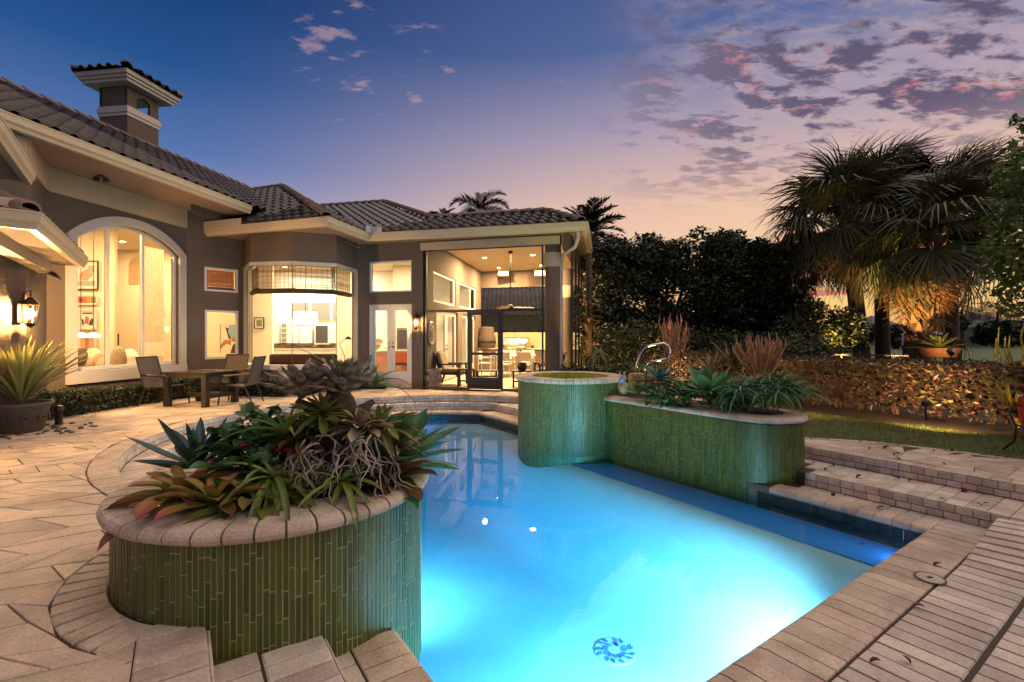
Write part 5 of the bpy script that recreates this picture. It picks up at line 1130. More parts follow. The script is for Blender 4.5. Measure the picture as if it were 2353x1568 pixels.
MB().tube([(v.x, v.y, v.z + .2), (v.x, v.y, v.z)], .02, 6).build('rod', 'black_metal', t); MB().lathe([(0, .05), (.09, .03), (.09, -.05), (0, -.07)], v, 14).build('motor', 'black_metal', t); MB().bar(v + Vector((.05, 0, 0)), v + Vector((.42, -.05, -.14)), .15, .012, up=(.3, .8, 1)).build('blade', 'teak_dark', t)
t = thing('soffit_light', 'small dark floodlight under the high left eave', 'floodlight', AT(148, 386, 9.2)); v = Vector((-7.9, 9.3, 4.46)); MB().lathe([(0, .06), (.06, .05), (.06, .03), (0, .03)], v, 12).build('plate', 'bronze', t); MB().ball(v + Vector((-.05, -.05, -.03)), (.05, .07, .05), 6).ball(v + Vector((.07, .03, -.03)), (.05, .07, .05), 6).build('head', 'bronze', t, True)

# ---------------------------------------------------------------- outdoor furniture
tb = Vector((-6.5, 10.15, 0)); TR = R(-10)
t = thing('patio_table', 'dark square table with stone top set on the paving by the arched window', 'table', tb); M = Matrix.Translation(tb) @ Matrix.Rotation(TR, 4, 'Z')
def part(mb, nm, mt, par, M, **kw): o = mb.build(nm, mt, par, **kw); o.matrix_basis = M; return o
part(MB().box((0, 0, .675), (1.0, .9, .04)), 'top', 'table_stone', t, M, bevel=.008); part(MB().box((0, -.42, .62), (.9, .04, .07)).box((0, .42, .62), (.9, .04, .07)).box((-.42, 0, .62), (.04, .8, .07)).box((.42, 0, .62), (.04, .8, .07)), 'apron', 'teak_dark', t, M)
for a in (-1, 1):
    for b in (-1, 1): part(MB().box((a * .44, b * .40, .325), (.11, .11, .65)), 'leg', 'teak_dark', t, M, bevel=.006)
part(MB().box((-.44, 0, .2), (.05, .7, .08)).box((.44, 0, .2), (.05, .7, .08)).box((0, 0, .2), (.83, .05, .08)), 'stretcher', 'teak_dark', t, M)
part(MB().box((.2, -.1, .705), (.25, .16, .015)), 'tray', 'sling', t, M)
def sling_chair(loc, rz, label, group='sling chairs at the patio table'):
    """local: the sitter looks along +x"""
    t = thing('sling_chair', label, 'chair', loc, group); M = Matrix.Translation(loc) @ Matrix.Rotation(rz, 4, 'Z'); back = [(.25, .40), (.0, .385), (-.18, .37), (-.25, .45), (-.30, .65), (-.36, .85), (-.40, .99)]
    V = []; n = len(back)
    for x, z in back: V += [(x, -.25, z), (x, .25, z)]
    part_ = fastmesh('sling', V[:6], [(2 * i, 2 * i + 1, 2 * i + 3, 2 * i + 2) for i in range(2)]); o = addmesh('seat', part_, 'sling', t, M)
    o = addmesh('backrest', fastmesh('sling', V[4:], [(2 * i, 2 * i + 1, 2 * i + 3, 2 * i + 2) for i in range(n - 3)]), 'sling', t, M)
    for s in (-1, 1):
        y = .265 * s; part(MB().tube([(x, y, z) for x, z in back], .015, 7), 'side_rail', 'bronze', t, M); part(MB().tube([(-.3, y, .64), (-.05, y, .62), (.28, y, .6), (.3, y, .58)], .02, 7), 'arm', 'bronze', t, M)
        part(MB().tube([(.29, y, .59), (.25, y, .4), (.30, y, .2), (.33, y, 0)], .015, 7), 'leg', 'bronze', t, M); part(MB().tube([(-.2, y, .38), (-.28, y, .2), (-.36, y, 0)], .015, 7), 'leg', 'bronze', t, M)
    part(MB().tube([(-.40, -.265, .99), (-.40, .265, .99)], .015, 7).tube([(.25, -.265, .39), (.25, .265, .39)], .013, 7), 'cross_rail', 'bronze', t, M)
sling_chair(tb + Vector((-.70, -.12, 0)), R(-4), 'sling chair at the left side of the patio table, turned right'); sling_chair(tb + Vector((.74, .12, 0)), R(184), 'sling chair at the right side of the patio table, turned left'); sling_chair(tb + Vector((.05, .78, 0)), R(-94), 'sling chair behind the patio table, facing the pool')
# patio seats
def lounge(loc, rz, label, group='cushioned armchairs on the patio'):
    t = thing('patio_armchair', label, 'armchair', loc, group); M = Matrix.Translation(loc) @ Matrix.Rotation(rz, 4, 'Z')
    part(MB().box((0, 0, .33), (.6, .58, .06)), 'seat_frame', 'teak_dark', t, M); part(MB().box((.02, 0, .42), (.56, .54, .12)), 'seat_cushion', 'cushion_tan', t, M, bevel=.04)
    part(MB().box((-.3, 0, .68), (.12, .52, .55), Matrix.Rotation(R(-16), 3, 'Y')), 'back_cushion', 'cushion_leaf', t, M, bevel=.05); part(MB().bar((-.28, 0, .35), (-.48, 0, .95), .6, .03, up=(1, 0, 0)), 'back_frame', 'teak_dark', t, M)
    for s in (-1, 1):
        part(MB().bar((-.34, s * .32, .6), (.36, s * .32, .6), .07, .04), 'arm', 'teak_dark', t, M); part(MB().bar((.3, s * .32, .58), (.33, s * .32, 0), .05, .05), 'leg', 'teak_dark', t, M); part(MB().bar((-.25, s * .32, .58), (-.45, s * .32, 0), .05, .05), 'leg', 'teak_dark', t, M)
def low_table(loc, w, d_, h, label, rz=0, name='side_table', mat='teak_dark', cat='table'):
    t = thing(name, label, cat, loc); M = Matrix.Translation(loc) @ Matrix.Rotation(rz, 4, 'Z'); part(MB().box((0, 0, h - .02), (w, d_, .04)), 'top', mat, t, M, bevel=.006); part(MB().box((0, 0, .15), (w - .1, .03, .04)), 'stretcher', mat, t, M)
    for a in (-1, 1):
        for b in (-1, 1): part(MB().box((a * (w / 2 - .03), b * (d_ / 2 - .03), h / 2 - .02), (.05, .05, h - .04)), 'leg', mat, t, M)
v = G(1040, 884, .012); lounge(v, R(-12), 'armchair with patterned cushion just left of the screen door'); v = G(1258, 884, .012); lounge(v, R(190), 'armchair with patterned cushion half hidden by the round column')
v = G(1072, 888, .012); low_table(v, .48, .48, .5, 'square dark side table left of the screen door'); v = G(1112, 882, .012) + Vector((.05, .6, 0)); low_table(v, .65, .5, .36, 'low dark footstool table behind the screen door', name='footstool'); v = G(1190, 892, .012) + Vector((.1, .3, 0)); low_table(v, .5, .5, .46, 'dark side table with a bowl right of the screen door')
b_ = v + Vector((.02, 0, .46)); t = thing('bowl', 'round dark bowl standing on the right side table', 'bowl', b_); MB().lathe([(.0, 0), (.08, .0), (.14, .08), (.13, .18), (.115, .18)], b_, 20).build('body', 'iron_pot', t, True); MB().lathe([(.115, .18), (.125, .2), (.13, .18)], b_, 20).build('rim', 'iron_pot', t)
dv = AT(1180, 838, 17.0); dv.z = .012; low_table(dv, 1.5, .9, .74, 'white dining table in front of the grill', R(-12), 'dining_table', 'white_chair')
def white_chair(loc, rz, label):
    t = thing('dining_chair', label, 'chair', loc, 'white dining chairs on the patio'); M = Matrix.Translation(loc) @ Matrix.Rotation(rz, 4, 'Z'); part(MB().box((0, 0, .44), (.48, .46, .04)), 'seat', 'white_chair', t, M); part(MB().box((-.24, 0, .72), (.03, .46, .3), Matrix.Rotation(R(-8), 3, 'Y')), 'backrest', 'white_chair', t, M)
    for s in (-1, 1):
        part(MB().bar((-.24, s * .22, 0), (-.24, s * .22, .86), .04, .04), 'leg', 'white_chair', t, M); part(MB().bar((.22, s * .22, 0), (.22, s * .22, .64), .04, .04), 'leg', 'white_chair', t, M); part(MB().bar((-.24, s * .22, .64), (.24, s * .22, .64), .05, .03), 'arm', 'white_chair', t, M)
for k_, (ox, oy, rz, lab) in enumerate(((-.95, .1, 0, 'white dining chair at the left end of the dining table'), (-.32, -.62, 90, 'white dining chair on the near side, left of the other'), (.38, -.75, 90, 'white dining chair on the near side next to the column'), (-.2, .75, -90, 'white dining chair on the grill side, left of the other'), (.5, .62, -90, 'white dining chair on the grill side next to the column'))): white_chair(dv + Vector((ox, oy, 0)), R(rz - 10), lab)
# grill and counter
t = thing('grill_counter', 'stucco counter with stone top along the back of the patio', 'counter', PB.P(1.5, 0, -.3)); wbar(MB(), PB, .15, PB.L, .012, .87, -.62, -.01).build('base', 'stucco', t); wbar(MB(), PB, .12, PB.L, .87, .92, -.66, -.005).build('top', 'counter_stone', t)
gx = PB.hit(1193); t = thing('grill', 'stainless grill with rounded hood and row of knobs', 'grill', PB.P(gx, .9, -.4)); wbar(MB(), PB, gx - .5, gx + .5, .70, .98, -.72, -.1).build('control_panel', 'steel', t, bevel=.01)
m = MB(); pr = [(-.66, .98), (-.68, 1.12), (-.6, 1.28), (-.45, 1.36), (-.15, 1.36), (-.12, .98)]; m.add([PB.P(gx - .48, z, o) for o, z in pr] + [PB.P(gx + .48, z, o) for o, z in pr], [tuple(range(6)), tuple(range(6, 12))[::-1]] + [(i, 6 + i, 6 + (i + 1) % 6, (i + 1) % 6) for i in range(6)]); m.build('hood', 'steel', t, bevel=.02)
MB().tube([PB.P(gx - .4, 1.06, -.74), PB.P(gx + .4, 1.06, -.74)], .016, 8).build('handle', 'steel', t)
for i, s in enumerate((-.32, -.1, .0, .12, .24, .36)): MB().ball(PB.P(gx + s, .84, -.735), .03, 6).build('knob', 'black_metal', t, True)
gx2 = PB.hit(1125); t = thing('covered_cooker', 'round cooker under a black fabric cover on the counter', 'cooker', PB.P(gx2, .92, -.35)); c = PB.P(gx2, .92, -.4); MB().lathe([(.34, 0), (.38, .15), (.37, .45), (.3, .55), (.29, .8), (.26, .85), (0, .87)], c, 18).build('cover', 'cushion_dark', t, True); MB().lathe([(.385, .2), (.39, .24), (.385, .28)], c, 18).build('drawcord', 'black_metal', t)
for x, lab in ((1162, 'small dark cup on the counter left of the grill'), (1228, 'small dark cup on the counter right of the grill')): c = PB.P(PB.hit(x), .92, -.35); t = thing('cup', lab, 'cup', c); MB().lathe([(0, 0), (.06, 0), (.07, .1), (.06, .1)], c, 12).build('body', 'iron_pot', t); MB().lathe([(.07, .1), (.075, .105), (.065, .11)], c, 12).build('rim', 'bronze', t)
# stone drum, hose, path lights, big pot
c = G(995, 891); t = thing('stone_pedestal', 'carved stone pedestal pot at the left end of the screen', 'pot', c); MB().lathe([(.0, 0), (.24, 0), (.25, .05), (.2, .1), (.21, .3), (.2, .42), (.25, .47), (.25, .52), (.2, .52)], c, 22).build('body', 'stone_pot', t, True)
for i in range(9): a = i * 2 * PI / 9; MB().ball(c + Vector((.205 * math.cos(a), .205 * math.sin(a), .26)), (.05, .05, .1), 6).build('relief', 'stone_pot', t, True)
c = G(845, 893); m = MB()
for r, z in ((.46, .02), (.42, .04), (.37, .025), (.44, .06)): m.tube([c + Vector((r * 1.1 * math.cos(a), r * .6 * math.sin(a), z + .006 * math.sin(3 * a))) for a in [i * 2 * PI / 28 for i in range(29)]], .014, 6)
tag(m.build('garden_hose', 'rubber', None, True), 'coiled dark garden hose on the paving by the French doors', 'hose')
PTC = G(48, 992)
t = thing('plant_pot', 'large dark urn with scroll relief under the far left lantern', 'pot', PTC); MB().lathe([(0, 0), (.24, 0), (.26, .03), (.33, .36), (.37, .40), (.37, .44), (.33, .44), (.32, .38), (0, .38)], PTC, 32).build('body', 'iron_pot', t, True)
for i in range(10):
    a = i * 2 * PI / 10; r = .315; pts = []
    for j in range(14): q_ = j * .5; rr = .06 - .0038 * j; aa = a + rr * math.cos(q_) / r; pts.append(PTC + Vector((r * math.cos(aa), r * math.sin(aa), .2 + rr * math.sin(q_))))
    MB().tube(pts, .011, 5).build('scroll', 'iron_pot', t, True)
n_ = 0
for i in range(70):
    a = random.uniform(0, 6.28); r = random.uniform(.36, .95); p = PTC + Vector((r * math.cos(a), r * .8 * math.sin(a), .01))
    if p.x < -7.6: continue
    s = random.uniform(.025, .05); o = MB().ball((0, 0, 0), (s, s * .8, s * .5), 5).build('pebble', 'pebble', None, True); o.matrix_basis = Matrix.Translation(p) @ Matrix.Rotation(a * 3, 4, 'Z'); tag(o, 'smooth dark pebble in the ring of stones round the large urn', 'pebble', 'pebbles round the urn')
def bollard(c, label, h=.3, r=.05):
    t = thing('path_light', label, 'path light', c, 'garden path lights'); MB().lathe([(0, 0), (r * .9, 0), (r, .02), (r, h * .75), (r * 1.2, h * .76), (r * 1.2, h), (0, h)], c, 14).build('post', 'bronze', t, True); MB().lathe([(r * 1.25, h - .01), (r * 1.3, h + .01), (0, h + .03)], c, 14).build('cap', 'bronze', t)
bollard(G(135, 978), 'short dark path light between the large urn and the low hedge', .3); bollard(G(193, 950), 'short dark path light standing in the low hedge', .42, .045)
# chrome hand rail
t = thing('handrail', 'bent chrome handrail by the spa', 'handrail', AT(1470, 838, 8.8)); d0_ = 8.9
for off, nm in ((0, 'rail'),):
    pts = [AT(x, y, d0_ + off) for x, y in ((1460, 870), (1463, 838), (1470, 815), (1480, 800), (1497, 794), (1525, 789), (1537, 797), (1541, 812), (1534, 824), (1515, 829), (1488, 833), (1482, 845), (1481, 880))]
    MB().tube(pts, .022, 10).build(nm, 'chrome', t, True)
# ---------------------------------------------------------------- planting
def scatter_plant(name, label, cat, loc, mat, blobs, n, size, aspect=.5, stems=0, stem_mat='bark', group=None, shell=.4):
    t = thing(name, label, cat, loc, group); C = blob_points(n, blobs, shell); C = C[C[:, 2] > .02]; V, Fq = leaf_cloud(C, RNG.uniform(.6, 1.25, len(C)), size, aspect)
    addmesh('foliage', fastmesh('foliage', V, Fq), mat, t)
    for i in range(stems):
        b = blobs[i % len(blobs)]; p = Vector(loc) + Vector((random.uniform(-.12, .12), random.uniform(-.12, .12), 0)); e = Vector((b[0] + random.uniform(-.4, .4) * b[3], b[1] + random.uniform(-.4, .4) * b[4], b[2] + random.uniform(0, .5) * b[5])); mid = p.lerp(e, .5) + Vector((random.uniform(-.1, .1), random.uniform(-.1, .1), .05)); r = .012 + .004 * max(b[3:])
        MB().tube([p, mid, e], [r, r * .8, r * .4], 6).build('stem', stem_mat, t, True)
    return t
# foreground planter: positions are found on the planter's soil
def onp(x, y, D): return AT(x, y, D)
rosette('bromeliad', 'yellow green bromeliad with red tipped leaves hanging over the left coping', 'bromeliad', onp(425, 1150, 2.78), 'brom_yellow', 26, .42, .10, 78, -8, .9, .5, 'strap', wav=.03)
rosette('bromeliad', 'yellow bromeliad with a pink heart at the front edge of the round planter', 'bromeliad', onp(490, 1165, 2.68), 'brom_yellow', 22, .33, .09, 82, 12, .7, .5, 'strap')
rosette('bromeliad', 'olive green bromeliad in the middle of the front edge', 'bromeliad', onp(585, 1165, 2.72), 'brom_green', 26, .36, .085, 75, 2, 1.0, .45, 'strap')
rosette('bromeliad', 'dry brown bromeliad spilling over the coping at the far left', 'bromeliad', onp(380, 1150, 2.90), 'brom_red', 16, .30, .075, 60, -20, 1.0, .5, 'strap', wav=.05)
rosette('agave', 'blue green agave with pointed leaves at the left rim of the round planter', 'agave', onp(455, 1075, 3.15), 'agave_blue', 18, .50, .10, 75, 2, -.25, .5, 'lance')
blobs = [onp(x, y, d)[:] + (rx, ry, rz) for x, y, d, rx, ry, rz in ((560, 1010, 3.2, .26, .24, .15), (640, 1000, 3.35, .25, .25, .16), (500, 1040, 3.1, .16, .16, .12), (610, 1060, 3.0, .24, .2, .12), (690, 1030, 3.2, .2, .2, .14), (600, 985, 3.3, .22, .2, .14), (540, 1070, 2.95, .16, .14, .1))]
t = thing('leafy_shrub', 'glossy round leaved shrub with small red flowers in the round planter', 'shrub', onp(590, 1100, 3.1))
ms = [blade_mesh('leaf_blade', .125, .075, .5, .25, 'oval', 6) for _ in range(4)]; [m.materials.append(MAT['shrub_green']) for m in ms]
C = blob_points(298, blobs, .5)
for i, c in enumerate(C):
    o = Vector(c) - Vector(blobs[0][:3]); az = math.atan2(random.gauss(0, 1), random.gauss(0, 1)); inst('leaf', ms[i % 4], Matrix.Translation(Vector(c)) @ Matrix.Rotation(az, 4, 'Z') @ Matrix.Rotation(R(random.uniform(-60, 25)), 4, 'Y') @ Matrix.Rotation(random.uniform(-.5, .5), 4, 'X') @ Matrix.Scale(random.uniform(.7, 1.3), 4), t)
for b in blobs:
    for j in range(3): e = Vector(b[:3]) + Vector((random.uniform(-.15, .15), random.uniform(-.1, .1), .05)); p = Vector((NP.x - .2, NP.y, .48)); MB().tube([p, p.lerp(e, .5) + Vector((0, 0, .06)), e], [.012, .009, .005], 6).build('stem', 'bark', t, True)
fm = blade_mesh('petal', .032, .03, .3, .2, 'oval', 4); fm.materials.append(MAT['flower_red'])
for x, y in ((528, 1087), (545, 1080), (588, 1075), (640, 1055), (650, 1050), (575, 1085), (690, 1050), (560, 1045)):
    c = onp(x, y - 15, 2.93)
    for j in range(7): inst('petal', fm, Matrix.Translation(c + Vector((random.uniform(-.015, .015), 0, random.uniform(-.012, .012)))) @ Matrix.Rotation(j * 1.3, 4, 'Z') @ Matrix.Rotation(R(-30), 4, 'Y'), t)
# the stump with orchids and aerial roots
SB = Vector((onp(760, 1060, 3.1).x, 3.2, .45))
t = thing('driftwood_stump', 'dark gnarled driftwood stump with hanging aerial roots in the round planter', 'stump', SB)
trunk = [SB + Vector(v) for v in ((0, 0, -.05), (.02, 0, .12), (-.02, .03, .28), (.03, .05, .42), (.0, .04, .56), (-.02, .05, .66))]
MB().tube(trunk, [.17, .13, .12, .13, .10, .05], 12).build('trunk', 'driftwood', t, True)
for e in ((-.35, .02, .42), (.32, -.05, .36), (.22, .1, .55), (-.22, -.1, .58), (.36, .1, .2), (.12, -.2, .3)): MB().tube([SB + Vector((0, 0, e[2] - .22)), SB + Vector((e[0] * .5, e[1] * .5, e[2] - .08)), SB + Vector(e)], [.06, .045, .02], 8).build('limb', 'driftwood', t, True)
for i in range(95):
    p = SB + Vector((random.uniform(-.16, .36), random.uniform(-.30, -.04), random.uniform(.12, .40))); pts = [p]; d = Vector((random.uniform(-1, 1), random.uniform(-.9, .1), random.uniform(-.8, .5))).normalized()
    for j in range(random.randint(7, 13)):
        d = (d + Vector((random.gauss(0, .6), random.gauss(0, .45), random.gauss(-.34, .4)))).normalized(); p = p + d * .036
        if p.z < .47 and (p.xy - NP).length < .96: p.z = .475 + random.uniform(0, .04)
        pts.append(p.copy())
    MB().tube(pts, [.0062 - .004 * k_ / len(pts) for k_ in range(len(pts))], 5).build('root', 'root', t, True)
rosette('bromeliad', 'silvery brown banded bromeliad cluster crowning the driftwood', 'bromeliad', SB + Vector((-.22, -.02, .58)), 'brom_banded', 46, .34, .065, 98, 18, .25, .6, 'strap', wav=.08)
rosette('bromeliad', 'banded bromeliad standing taller at the top of the driftwood', 'bromeliad', SB + Vector((.06, .0, .60)), 'brom_banded', 42, .34, .065, 98, 28, .2, .6, 'strap', wav=.05)
rosette('bromeliad', 'green bromeliad facing the camera at the middle of the driftwood', 'bromeliad', SB + Vector((-.04, -.14, .50)), 'brom_green', 30, .24, .055, 85, -30, .4, .6, 'strap', wav=.08)
rosette('bromeliad', 'yellowish green bromeliad low on the right of the driftwood', 'bromeliad', SB + Vector((.30, -.05, .40)), 'brom_green', 34, .30, .05, 80, -25, .5, .5, 'strap', wav=.08)
rosette('bromeliad', 'dark spiky bromeliad on the right behind the red one', 'bromeliad', SB + Vector((.40, .08, .24)), 'brom_banded', 30, .30, .045, 85, -15, .4, .5, 'taper')
rosette('bromeliad', 'pink and cream bromeliad at the middle of the driftwood', 'bromeliad', SB + Vector((.20, -.12, .40)), 'brom_pink', 22, .24, .065, 80, -10, .4, .6, 'strap')
rosette('bromeliad', 'copper bromeliad hanging at the left side of the driftwood', 'bromeliad', SB + Vector((-.16, -.16, .34)), 'brom_red', 20, .22, .065, 50, -35, .8, .5, 'strap')
rosette('dracaena', 'light green strap leaved plant arching left out of the driftwood', 'orchid', SB + Vector((-.26, -.16, .37)), 'strap_green', 13, .56, .062, 70, 12, 1.0, .45, 'taper', tilt=(0, -.15))
rosette('dracaena', 'light green strap leaved plant on a bare stem at the upper right', 'orchid', SB + Vector((.24, .06, .66)), 'strap_green', 10, .38, .046, 80, 15, 1.2, .45, 'taper', tilt=(0, .25))
rosette('dracaena', 'dark green leaf tuft behind the top of the driftwood', 'orchid', SB + Vector((-.02, .10, .72)), 'strap_green', 7, .36, .045, 75, 35, .8, .45, 'taper')
rosette('orchid', 'long leaved orchid sprawling over the front of the driftwood', 'orchid', SB + Vector((-.22, -.40, .17)), 'orchid_green', 24, .60, .046, 55, -25, 1.5, .5, 'strap')
rosette('orchid', 'second long leaved orchid hanging over the front coping', 'orchid', SB + Vector((-.12, -.46, .08)), 'orchid_green', 18, .46, .038, 20, -45, 1.3, .5, 'strap')
rosette('agave', 'large fresh green agave leaning over the pool from the round planter', 'agave', Vector((onp(895, 1010, 3.35).x, 3.36, .56)), 'agave_green', 32, .58, .14, 88, -8, -.15, .35, 'lance', tilt=(0, .15))
rosette('bromeliad', 'dark red bromeliad on the coping at the right of the round planter', 'bromeliad', Vector((onp(900, 1090, 3.1).x, 3.12, .50)), 'brom_red', 20, .31, .10, 80, 5, .5, .5, 'strap')
rosette('bromeliad', 'small dark red bromeliad below the red one at the inner rim', 'bromeliad', Vector((onp(850, 1110, 2.98).x, 2.98, .50)), 'brom_red', 12, .22, .075, 60, -10, .8, .5, 'strap')
rosette('air_plant', 'thin dry spiky plant rising left of the driftwood', 'plant', SB + Vector((-.48, .25, .10)), 'leaf_dry', 14, .42, .016, 88, 40, .3, .3, 'taper')
rosette('orchid', 'green orchid tuft low at the front left of the driftwood', 'orchid', SB + Vector((-.38, -.30, .12)), 'strap_green', 16, .34, .05, 80, 0, 1.0, .45, 'strap')
rosette('orchid', 'green orchid tuft hanging at the right front of the driftwood', 'orchid', SB + Vector((.16, -.36, .14)), 'orchid_green', 16, .36, .036, 60, -30, 1.3, .45, 'strap')
rosette('agave', 'second green agave at the back of the round planter behind the first', 'agave', Vector((onp(840, 960, 3.7).x, 3.75, .52)), 'agave_green', 18, .48, .12, 88, 25, -.1, .35, 'lance')
# long planter
def lpq(p, q, z=.44): return PQ(p, q, z)
def clump(name, label, cat, c, mat, k_, spread, **kw):
    t = thing(name, label, cat, c)
    for i in range(k_):
        a = random.uniform(0, 6.28); r = spread * math.sqrt(random.random()); rosette(name, None, None, Vector(c) + Vector((r * math.cos(a), r * math.sin(a), random.uniform(.0, .12) + .14 * (1 - r / spread))), mat, root=t, tilt=(random.uniform(-.35, .35), random.uniform(-.35, .35)), **kw)
    return t
clump('aloe', 'bushy clump of curling green aloe at the rounded end of the long planter', 'aloe', AT(1765, 918, 6.12), 'aloe_green', 34, .46, n=15, L=.42, W=.042, e0=80, e1=-5, bend=1.5, fold=.6, prof='taper', scale0=.6, seg=8)
rosette('agave', 'fresh green agave in the middle of the long planter', 'agave', AT(1625, 900, 6.5), 'agave_green', 30, .56, .15, 82, 0, -.2, .3, 'lance')
rosette('agave', 'narrow leaved dark agave behind the leafy ground plant', 'agave', AT(1515, 878, 7.1), 'agave_blue', 24, .42, .075, 85, 5, .2, .4, 'lance')
b = [tuple(AT(x, y, d)) + (r, r, r * .6) for x, y, d, r in ((1520, 912, 6.75, .24), (1565, 912, 6.6, .22), (1490, 900, 6.9, .16))]
t = thing('ground_cover', 'low shrub of broad green leaves at the front edge of the long planter', 'shrub', AT(1530, 930, 6.7)); ms2 = [blade_mesh('leaf_blade', .12, .07, .5, .25, 'oval', 6) for _ in range(3)]; [m.materials.append(MAT['shrub_green']) for m in ms2]
for i, c in enumerate(blob_points(190, b, .4)): inst('leaf', ms2[i % 3], Matrix.Translation(Vector(c)) @ Matrix.Rotation(random.uniform(0, 6.28), 4, 'Z') @ Matrix.Rotation(R(random.uniform(-60, 30)), 4, 'Y') @ Matrix.Scale(random.uniform(.7, 1.3), 4), t)
rosette('yucca', 'small yellowish yucca near the spa in the long planter', 'yucca', AT(1462, 905, 7.1), 'brom_green', 22, .26, .05, 85, 10, .2, .5, 'lance')
rosette('aloe', 'small grey aloe between agave and curling aloe', 'aloe', AT(1690, 930, 6.2), 'aloe_green', 14, .2, .04, 80, 0, .8, .5, 'taper')
fg = AT(1432, 905, 7.15); t = thing('garden_figure', 'small grey ceramic rabbit figure at the spa end of the long planter', 'figurine', fg)
MB().ball(fg + Vector((0, 0, .09)), (.075, .09, .10), 8).ball(fg + Vector((-.03, -.03, .20)), (.05, .055, .05), 8).build('body', 'ceramic_grey', t, True); MB().tube([fg + Vector((-.03, -.02, .23)), fg + Vector((-.06, -.01, .33))], [.018, .008], 6).tube([fg + Vector((.0, -.02, .23)), fg + Vector((.02, 0, .33))], [.018, .008], 6).build('ears', 'ceramic_grey', t, True); MB().ball(fg + Vector((-.02, -.09, .08)), (.05, .02, .06), 6).build('bib', 'ceramic_ochre', t, True)
c = AT(1462, 888, 7.5); tag(MB().lathe([(0, 0), (.13, 0), (.12, .16), (.1, .2), (0, .19)], c, 14).build('stump', 'ceramic_ochre', None, True), 'lit tree stump behind the small yucca', 'stump')
for lab, pts, sz in (('dense broad leaved shrub filling the back of the long planter', ((1580, 905, 6.9), (1640, 915, 6.6), (1540, 895, 7.1), (1690, 918, 6.5)), .11), ('small leaved green shrub between agave and curling aloe', ((1670, 925, 6.25), (1700, 935, 6.1), (1735, 925, 6.3)), .085)):
    t = thing('ground_cover', lab, 'shrub', AT(*pts[0])); mm = [blade_mesh('leaf_blade', sz, sz * .55, .5, .25, 'oval', 6) for _ in range(3)]; [m.materials.append(MAT['shrub_green']) for m in mm]; bb = [tuple(AT(*p)) + (.24, .22, .12) for p in pts]
    for i, c in enumerate(blob_points(210, bb, .4)): inst('leaf', mm[i % 3], Matrix.Translation(Vector(c)) @ Matrix.Rotation(random.uniform(0, 6.28), 4, 'Z') @ Matrix.Rotation(R(random.uniform(-70, 20)), 4, 'Y') @ Matrix.Scale(random.uniform(.7, 1.3), 4), t)
rosette('agave', 'young green agave left of the large one in the long planter', 'agave', AT(1580, 905, 6.9), 'agave_green', 18, .32, .08, 82, 5, -.1, .3, 'lance')
rosette('aloe', 'spiky grey green aloe at the back edge of the long planter', 'aloe', AT(1700, 900, 6.9), 'aloe_green', 26, .36, .05, 85, 5, .5, .5, 'taper')
# plants behind the spa and the long planter
rosette('dracaena', 'spidery dracaena with arching leaves behind the spa', 'dracaena', AT(1375, 815, 10.2), 'pot_leaf', 34, .46, .04, 88, -20, 1.3, .4, 'taper')
rosette('dracaena', 'lower spidery dracaena at the foot of the patio screen', 'dracaena', AT(1345, 850, 10.5), 'strap_green', 26, .38, .05, 80, -10, 1.1, .4, 'taper')
rosette('dracaena', 'small tufted dracaena just right of the spidery one', 'dracaena', AT(1408, 848, 9.8), 'strap_green', 24, .32, .04, 85, 0, 1.1, .4, 'taper')
scatter_plant('shrub', 'low dark green shrub along the foot of the patio screen', 'shrub', AT(1330, 875, 10.3), 'leaf_shrub', [tuple(AT(x, y, d)) + (.35, .35, .22) for x, y, d in ((1310, 858, 10.3), (1350, 862, 10.2), (1395, 862, 10.0), (1425, 858, 9.8))], 1500, .09, .5, 8)
def euphorbia(label, c, h, n, mat, sp=.35, name='euphorbia'):
    t = thing(name, label, 'cactus', c)
    for i in range(n):
        a = random.uniform(0, 6.28); r = sp * math.sqrt(random.random()); hh = h * random.uniform(.45, 1); b_ = Vector(c) + Vector((r * .35 * math.cos(a), r * .35 * math.sin(a), random.uniform(0, .35) * h)); e = Vector(c) + Vector((r * math.cos(a), r * math.sin(a), hh)); mid = b_.lerp(e, .45) + Vector((.1 * r * math.cos(a), .1 * r * math.sin(a), -.05))
        MB().tube([b_, mid, b_.lerp(e, .8) + Vector((.06 * math.cos(a), .06 * math.sin(a), 0)), e], [.014, .016, .014, .005], 5).build('arm', mat, t)
euphorbia('pale branching cactus lit orange at the back of the long planter', AT(1745, 870, 8.2), .78, 64, 'cactus_tan', .40)
euphorbia('taller pale candelabra cactus behind the handrail', AT(1548, 830, 10.2), 1.0, 50, 'cactus_tan', .33)
rosette('snake_plant', 'dark upright snake plants behind the agave', 'snake plant', AT(1690, 850, 8.8), 'snake_leaf', 34, .66, .055, 88, 38, .15, .3, 'strap')
rosette('snake_plant', 'sparse pale edged snake plants leaning left behind the agave', 'snake plant', AT(1635, 858, 8.6), 'snake_leaf', 14, .60, .045, 70, 20, .2, .3, 'strap', tilt=(0, -.4))
rosette('bromeliad', 'orange spiky bromeliad under the pale cactus', 'bromeliad', AT(1735, 880, 7.6), 'cactus_tan', 22, .26, .045, 80, 10, .5, .4, 'taper')
scatter_plant('shrub', 'reddish brown low shrub behind the handrail', 'shrub', AT(1585, 880, 9.2), 'leaf_hedge', [tuple(AT(x, y, 9.2)) + (.5, .4, .35) for x, y in ((1560, 838), (1610, 845), (1500, 850))], 2200, .07, .5, 10, 'bark_pale')
scatter_plant('shrub', 'loose green shrub behind the pale cactus towards the hedge', 'shrub', AT(1810, 900, 9.6), 'leaf_shrub', [tuple(AT(x, y, 10.4)) + (.7, .5, .5) for x, y in ((1790, 835), (1850, 820))], 2500, .09, .5, 10)
